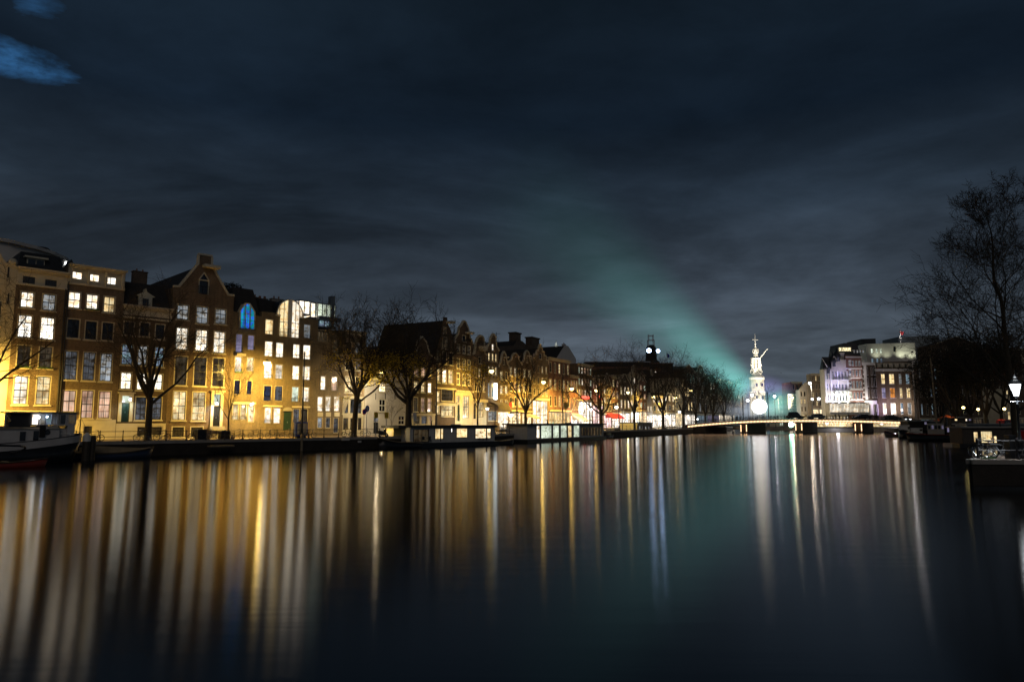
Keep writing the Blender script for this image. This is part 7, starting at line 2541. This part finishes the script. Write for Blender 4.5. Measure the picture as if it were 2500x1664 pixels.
# ornate lit houseboat and long dark one
p2 = at(2323, 1040, 128)
R2 = Line((p2.x, 128), 91)
o = houseboat('ornate wooden houseboat with lit windows and a string of yellow lamps', R2, 0, R2.loc(2374)[0], 3.6, 0.6, 0.6, 4.0, [(2330, 1020, 2338, 1027, 'y'), (2341, 1031, 2350, 1038, 'm'), (2356, 1019, 2362, 1028, 'w'), (2364, 1019, 2372, 1027, 'v')], wall='timber_wet', zroof=0.15, roof='timber_grey')
p2 = at(2352, 1090, 92)
R3 = Line((p2.x, 92), 95)
o = houseboat('long dark houseboat with two yellow curtained windows behind the near railing', R3, 0, 16, 3.2, 0.5, 0.5, 2.55, [(2376, 1053, 2389, 1079, 'y'), (2394, 1051.5, 2424, 1081, 'y'), (2425, 1063, 2435, 1081, 'y')], wall='timber_wet', zroof=0.18, roof='stone_grey')
p2 = at(2350, 1090, 112)
R4 = Line((p2.x + 1, 112), 95)
o = houseboat('flat grey barge roof with a strip of warm light behind the long dark houseboat', R4, 0, 12, 3.6, 1.0, 1.0, 2.9, [(2406, 1034.5, 2440, 1038.5, 's')], wall='zinc', zroof=0.2, roof='zinc')
# restaurant boat behind the bridge
for (u0, u1, lab) in ((1992, 2090, 'white restaurant boat seen through the bridge opening before the hotel'), (2130, 2226, 'white restaurant boat seen through the rightmost bridge opening')):
    Yb = 238.0
    a, b = at(u0, 1050, Yb).x, at(u1, 1050, Yb).x
    o = thing('restaurant_boat', lab, 'boat', (a, Yb, 0), 0, 'restaurant boats by the hotel')
    n_ = b - a
    MB().slab([(0, 0), (n_, 0), (n_, 5), (0, 5)], -0.4, 1.25).build('hull', 'hull_white', o)
    MB().box(0, n_, 0, 5, 1.25, 1.75).build('bulwark', 'bitumen', o)
    MB().box(-0.2, n_ + .2, -0.3, 5, 3.35, 3.5).build('canopy', 'zinc', o)
    m = MB()
    nn = int(n_ / 1.3)
    for i in range(nn + 1):
        m.tube((n_ * i / nn, 0.05, 1.75), (n_ * i / nn, 0.05, 3.35), 0.07, None, 5)
    m.build('awning_posts', 'paint_white', o)
    MB().quad((0, 2.5, 1.75), (n_, 2.5, 1.75), (n_, 2.5, 3.2), (0, 2.5, 3.2)).build('cabin_window', 'room_yellow', o)
    for i in range(int(n_ / 1.0)):
        put_bulb(0.3 + i * 1.0, -0.2, 3.15, o, 0.7)
    lamp_light('hull_light', o, (n_ / 2, -1.5, 2.8), 260, (1, .95, 1), 0.5)
# parasol and terrace things on the right bank
p = at(2312, 1018, 160)
o = thing('parasol', 'orange terrace parasol glowing left of the yellow lamps', 'parasol', (p.x, 160, RZ), 0)
MB().lathe([(2.9, 2.3), (1.5, 3.1), (0.1, 3.6)], 0, 0, 10).build('canopy', 'canvas_orange', o)
MB().tube((0, 0, 0), (0, 0, 3.6), 0.05, None, 6).build('pole', 'timber_grey', o)
lamp_light('terrace_light', o, (0, -3.0, 3.4), 120, (1, .8, .5), 0.2)

# ---------------------------------------------------------------- trees
def rotd(d, ang, r):
    a = d.orthogonal().normalized()
    b = d.cross(a)
    t = r.uniform(0, 2 * pi)
    return (d * cos(ang) + (a * cos(t) + b * sin(t)) * sin(ang)).normalized()


def tree_parts(seed, H, spread=1.0, trunk_r=0.22, clear=0.28, lean=(0.0, 0.0), counts=(7, 5, 5, 6), twig=0.014, leader=False):
    r = random.Random(seed)
    tr, cr, tips = MB(), MB(), []

    def br(p, d, Ln, rad, lev):
        ns = 5 if lev <= 1 else (4 if lev == 2 else 3)
        pts = [p]
        rads = [rad]
        for i in range(ns):
            j = 0.16 if lev < 2 else 0.21
            d = (d + Vector((r.gauss(0, j), r.gauss(0, j), r.gauss(0, j) + (0.10 if lev < 3 else 0.06)))).normalized()
            p = p + d * (Ln / ns)
            rad *= (0.82 if lev else 0.93)
            pts.append(p)
            rads.append(max(twig * 0.6, rad))
        for a, b, ra, rb_ in zip(pts[:-1], pts[1:], rads[:-1], rads[1:]):
            big = ra > 0.055
            (tr if big else cr).tube(a, b, ra, rb_, 7 if big else 3, False)
        if lev >= len(counts):
            tips.append(pts[-1])
            tips.append(pts[1])
            return
        n = counts[lev]
        for i in range(n):
            t = (0.30 + 0.70 * (i + r.random() * 0.8) / n) * ns
            k_ = min(ns - 1, int(t))
            q = pts[k_].lerp(pts[k_ + 1], t - k_)
            dd = (pts[k_ + 1] - pts[k_]).normalized()
            ang = radians(r.uniform(24, 50)) * spread if lev < 2 else radians(r.uniform(28, 62))
            nd = rotd(dd, ang, r)
            if nd.z < -0.25 and lev < 2:
                nd.z = abs(nd.z)
            br(q, nd, Ln * r.uniform(0.42, 0.68) * (1.0 - 0.22 * t / ns), max(twig, rads[k_] * r.uniform(0.42, 0.6)), lev + 1)

    # trunk
    p = Vector((0, 0, -0.1))
    d = Vector((lean[0], lean[1], 1)).normalized()
    hc = H * clear
    q = p + d * hc
    tr.tube(p, p + d * 0.5, trunk_r * 1.35, trunk_r * 1.08, 10, False)
    tr.tube(p + d * 0.5, q, trunk_r * 1.08, trunk_r * 0.85, 10, False)
    n = counts[0]
    if leader:
        pts = [q]
        for i in range(12):
            pts.append(pts[-1] + Vector((r.gauss(0, 0.09) + lean[0], r.gauss(0, 0.09) + lean[1], (H - hc) / 12)))
        rads = [trunk_r * 0.85 * (1 - i / 12.5) + 0.02 for i in range(13)]
        for a, b, ra, rb_ in zip(pts[:-1], pts[1:], rads[:-1], rads[1:]):
            tr.tube(a, b, ra, rb_, 8, False)
        for i in range(n):
            f_ = (i + 0.3 * r.random()) / n
            k_ = min(11, int(f_ * 12))
            a_ = i * 2.4 + r.uniform(-.3, .3)
            tilt = radians(r.uniform(48, 66) - 22 * f_)
            nd = Vector((cos(a_) * sin(tilt), sin(a_) * sin(tilt), cos(tilt)))
            br(pts[k_].lerp(pts[k_ + 1], f_ * 12 - k_), nd, (H - hc) * (0.56 - 0.38 * f_) * r.uniform(.85, 1.1), rads[k_] * r.uniform(0.32, 0.46), 1)
        return tr, cr, tips
    for i in range(n):
        t = 2 * pi * (i + r.random() * 0.5) / n
        tilt = radians(r.uniform(14, 56) * spread) * (0.35 if i == 0 else 1)
        nd = Vector((cos(t) * sin(tilt) + lean[0], sin(t) * sin(tilt) + lean[1], cos(tilt))).normalized()
        start = p + d * (hc * (1.0 if i % 2 == 0 else r.uniform(0.72, 1.0)))
        br(start, nd, (H - hc) * r.uniform(0.72, 0.98) * (1.0 - 0.18 * sin(tilt)), trunk_r * r.uniform(0.42, 0.62), 1)
    return tr, cr, tips


def leaf_mb(tips, n, r, lo=0.0, hi=1.0, size=0.13, H=15, sig=0.35, side=None):
    m = MB()
    if side:
        tips = [t for t in tips if (t.x * side[0] + t.y * side[1]) > side[2]]
    tips = [t for t in tips if lo * H <= t.z <= hi * H]
    if not tips:
        return m
    for i in range(n):
        c = r.choice(tips) + Vector((r.gauss(0, sig), r.gauss(0, sig), r.gauss(0, sig)))
        a = Vector((r.uniform(-1, 1), r.uniform(-1, 1), r.uniform(-1, 1))).normalized() * size
        b = a.cross(Vector((r.uniform(-1, 1), r.uniform(-1, 1), r.uniform(-1, 1)))).normalized() * size * 0.8
        m.quad(c, c + a + b * 0.5, c + a * 1.5, c + a - b * 0.7)
    return m


def plant(lab, P, H, seed, leaves=None, group='bare street trees', **kw):
    o = thing('bare_tree', lab, 'tree', P, 0, group)
    tr, cr, tips = tree_parts(seed, H, **kw)
    tr.build('trunk', 'bark', o, True)
    cr.build('crown', 'twig', o, kind='stuff')
    if leaves:
        n, lo, hi, size, matn, side = leaves
        leaf_mb(tips, n, random.Random(seed), lo, hi, size, H, 0.45, side).build('leaves', matn, o, kind='stuff')
    return o


def qpt(L, u, off):
    M_ = L.off(off)
    return M_.pt(M_.loc(u)[0], 0, GZ)


plant('big bare spreading tree on the quay before the low mansard house', qpt(QA, 363, 2.2), 15.0, 11, spread=1.15, trunk_r=0.33, clear=0.30, counts=(8, 5, 6, 7), twig=0.016)
plant('bare tree mostly outside the photo at the left edge', qpt(QA, -70, 3.0), 14.0, 12, spread=1.2, trunk_r=0.3, counts=(8, 5, 6, 7))
plant('thin young bare tree before the blue lit glass bay', qpt(QA, 558, 2.6), 9.0, 13, spread=0.55, trunk_r=0.10, clear=0.3, counts=(7, 5, 4, 3), twig=0.009)
plant('leaning bare tree with few yellow leaves left of the white house', qpt(QA, 864, 1.8), 15.8, 14, (300, 0.20, 0.56, 0.12, 'leaf_yellow', None), spread=1.05, trunk_r=0.34, clear=0.34, lean=(0.05, 0.02), counts=(9, 6, 7, 8), twig=0.019)
plant('big tree with glowing yellow leaves behind the first houseboat', qpt(QB, 997, 2.0), 18.0, 15, (4200, 0.24, 0.56, 0.14, 'leaf_yellow', (-1, 0, -2.0)), spread=1.15, trunk_r=0.42, clear=0.26, counts=(9, 6, 7, 8), twig=0.021)
plant('slim leafy young tree before the white porch house', qpt(QB, 1166, 3.0), 12.5, 16, (1100, 0.2, 0.85, 0.14, 'leaf_yellow', None), spread=0.5, trunk_r=0.13, clear=0.38, counts=(7, 5, 4, 3), twig=0.012)
plant('bare vase shaped tree before the stepped triangular gable', qpt(QB, 1283, 3.0), 14.0, 17, (260, 0.3, 0.7, 0.16, 'leaf_yellow', None), spread=0.85, trunk_r=0.26, clear=0.30, counts=(8, 5, 6, 6), twig=0.018)
plant('tiny sapling before the wall of the white house', qpt(QB, 956, 6.0), 5.0, 18, spread=0.6, trunk_r=0.04, clear=0.3, counts=(6, 4, 4, 2), twig=0.008)
plant('bare forked tree silhouetted before the red neon sign', qpt(QB, 1467, 3.0), 19.0, 19, spread=1.0, trunk_r=0.42, clear=0.24, counts=(8, 5, 5, 6), twig=0.018)
far = plant('thin trunked bare tree lit white from below left of the roof turret', qpt(QB, 1549, 4.0), 21.0, 20, spread=0.75, trunk_r=0.30, clear=0.22, counts=(8, 5, 5, 5), twig=0.024)
far2 = plant('broad bare tree directly before the dark block left of the bridge', qpt(QB, 1619, 3.5), 22.0, 21, spread=1.05, trunk_r=0.42, clear=0.24, counts=(8, 5, 5, 6), twig=0.026)
for i, (u, off, sc, lab) in enumerate(((1668, 3.0, 1.02, 'bare tree just right of the glaring white lamp'), (1699, 4, 1.0, 'bare tree right of the starry lamp at the bridge head'), (1722, 4, 0.98, 'bare tree third right of the starry lamp'),
                                       (1741, 4, 0.95, 'bare tree before the pinnacle gable'), (1768, 3, 0.92, 'bare tree before the flat roofed far block'), (1789, 3, 0.88, 'bare tree just left of the green smoke'),
                                       (1808, 2, 0.85, 'last bare tree of the left bank row before the balloon'))):
    c = copy_thing((far, far2)[i % 2], lab, qpt(QB, u, off), i * 1.3, sc)
p = at(1862, 1030, 285)
c = copy_thing(far, 'bare tree silhouetted against the clock tower shaft', (p.x, 285, GZ), 2.0, 0.80)
for i, (dx, lab) in enumerate(((-0.5, 'evergreen roof shrub behind the tall gabled house, left one'), (1.4, 'evergreen roof shrub behind the tall gabled house, right one'))):
    s_, z = FA.off(7).loc(556 + dx * 10, 706)
    r = random.Random(i)
    o = thing('roof_shrub', lab, 'shrub', FA.off(7).pt(s_, 0, z - 1.6), 0, 'roof garden shrubs')
    MB().lathe([(0.5, 0), (0.6, 0.6)], 0, 0, 8).tube((0, 0, 0.5), (0, 0, 1.6), 0.05).build('pot', 'brick_red', o)
    leaf_mb([Vector((r.gauss(0, .45), r.gauss(0, .45), 1.2 + r.random() * 1.1)) for _ in range(50)], 600, r, 0, 5, 0.14, 1, .15).build('foliage', 'leaf_dark', o, kind='stuff')

# right bank trees
plant('tall bare tree towering at the right edge behind the street lantern', (34.6 + 0.2, 48.5, RZ), 16.8, 31, spread=1.0, trunk_r=0.24, clear=0.16, counts=(30, 8, 7, 5), twig=0.012, leader=True, group='bare trees on the right bank')
plant('second bare tree at the right edge, lit branches behind the big one', (46.5, 58.0, RZ), 16.0, 32, spread=1.1, trunk_r=0.24, clear=0.2, counts=(22, 7, 6, 4), twig=0.014, leader=True, group='bare trees on the right bank')
for i, (u, Y_, H_, lab) in enumerate(((2338, 165, 20, 'dark leafy tree behind the orange parasol'), (2372, 175, 24, 'dark dense tree above the leftmost yellow lamp'), (2408, 158, 23, 'dark dense tree over the long dark houseboat'), (2446, 170, 25, 'dark dense tree left of the cream lit house'), (2300, 190, 15, 'smaller dark tree before the aqua lit house'))):
    p = at(u, 1030, Y_)
    plant(lab, (p.x, Y_, RZ), H_, 40 + i, (3600 if i < 4 else 500, 0.15, 1.0, 0.30, 'leaf_dark', None), spread=0.8, trunk_r=0.4, clear=0.16, counts=(9, 5, 5, 4), twig=0.03, group='dark trees on the right bank')

# ---------------------------------------------------------------- searchlight beam and coloured smoke, their light put in as volume emission
def vol_mat(name, color, density, emis=None, es=0.0, falloff=None):
    m, b, out = new_mat(name)
    pv = b.n('ShaderNodeVolumePrincipled')
    pv.inputs['Color'].default_value = color + (1,)
    tcn = b.n('ShaderNodeTexCoord').outputs['Object']
    x, y, z = b.sep(tcn)
    if falloff == 'beam':
        rr_ = b.math('SQRT', b.math('ADD', b.math('MULTIPLY', x, x), b.math('MULTIPLY', y, y)))
        q = b.math('DIVIDE', rr_, b.math('MULTIPLY', b.math('ADD', z, 34.0), BT))
        s = b.math('SUBTRACT', 1.0, q, clamp=True)
        s = b.math('MULTIPLY', b.math('MULTIPLY', s, s), b.math('SUBTRACT', 3.0, b.math('MULTIPLY', s, 2.0)))
        f = b.math('DIVIDE', s, b.math('POWER', b.math('MULTIPLY', b.math('ADD', z, 34.0), 0.02), 2.5))
        en = b.math('SUBTRACT', 1.0, b.math('MULTIPLY', z, 1.0 / BLEN), clamp=True)
        f = b.math('MULTIPLY', f, b.math('POWER', en, 1.3))
        f = b.math('MULTIPLY', f, b.ramp(b.noise(tcn, 0.03, 4, 0.6, 0.6), [(0.3, 0.7), (0.7, 1.3)]))
    else:
        dd = b.n('ShaderNodeVectorMath', operation='LENGTH')
        b.l(tcn, dd.inputs[0])
        s = b.math('SUBTRACT', 1.0, dd.outputs['Value'], clamp=True)
        n_ = b.noise(tcn, 2.2, 4, 0.6, 0.4)
        f = b.math('MULTIPLY', b.math('MULTIPLY', s, s), b.ramp(n_, [(0.35, 0.15), (0.7, 1.6)]))
    b.l(b.math('MULTIPLY', f, density), pv.inputs['Density'])
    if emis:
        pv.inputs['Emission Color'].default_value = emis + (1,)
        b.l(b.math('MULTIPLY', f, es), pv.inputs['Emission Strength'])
    b.l(pv.outputs[0], out.inputs['Volume'])
    return m


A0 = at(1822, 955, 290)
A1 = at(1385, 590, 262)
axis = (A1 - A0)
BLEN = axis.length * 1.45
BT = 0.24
vol_mat('beam_glow', (0.5, 0.9, 0.85), 0.0, (0.20, 0.74, 0.65), 0.0380, 'beam')  # beam light put in as self-glowing volume, nothing shines through it
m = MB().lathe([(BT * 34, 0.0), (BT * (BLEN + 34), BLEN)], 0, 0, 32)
o = m.build('searchlight_beam', 'beam_glow', None)
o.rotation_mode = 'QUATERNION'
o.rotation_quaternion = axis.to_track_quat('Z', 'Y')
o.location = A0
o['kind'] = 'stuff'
o['label'] = 'broad teal searchlight beam, a glowing volume slanting up over the river from the tower square'
for nm, (u, v, Y_), rad, c, es, lab in (('teal', (1895, 985, 282), (12, 9, 9), (0.20, 1.0, 0.78), 0.10, 'teal self-glowing smoke drifting right of the balloon'), ('violet', (1862, 955, 290), (16, 7, 9), (0.42, 0.34, 1.0), 0.09, 'violet self-glowing smoke around the foot of the clock tower'), ('white', (1850, 1000, 275), (20, 8, 6), (0.75, 0.85, 1.0), 0.10, 'white glow added as low smoke behind the bridge round the balloon')):
    vol_mat('smoke_glow_' + nm, (0.8, 0.8, 0.8), 0.01, c, es)  # coloured light put in as the smoke's own emission
    o = MB().sphere((0, 0, 0), 1.0, 10).build('glow_smoke', 'smoke_glow_' + nm, None, True, at(u, v, Y_))
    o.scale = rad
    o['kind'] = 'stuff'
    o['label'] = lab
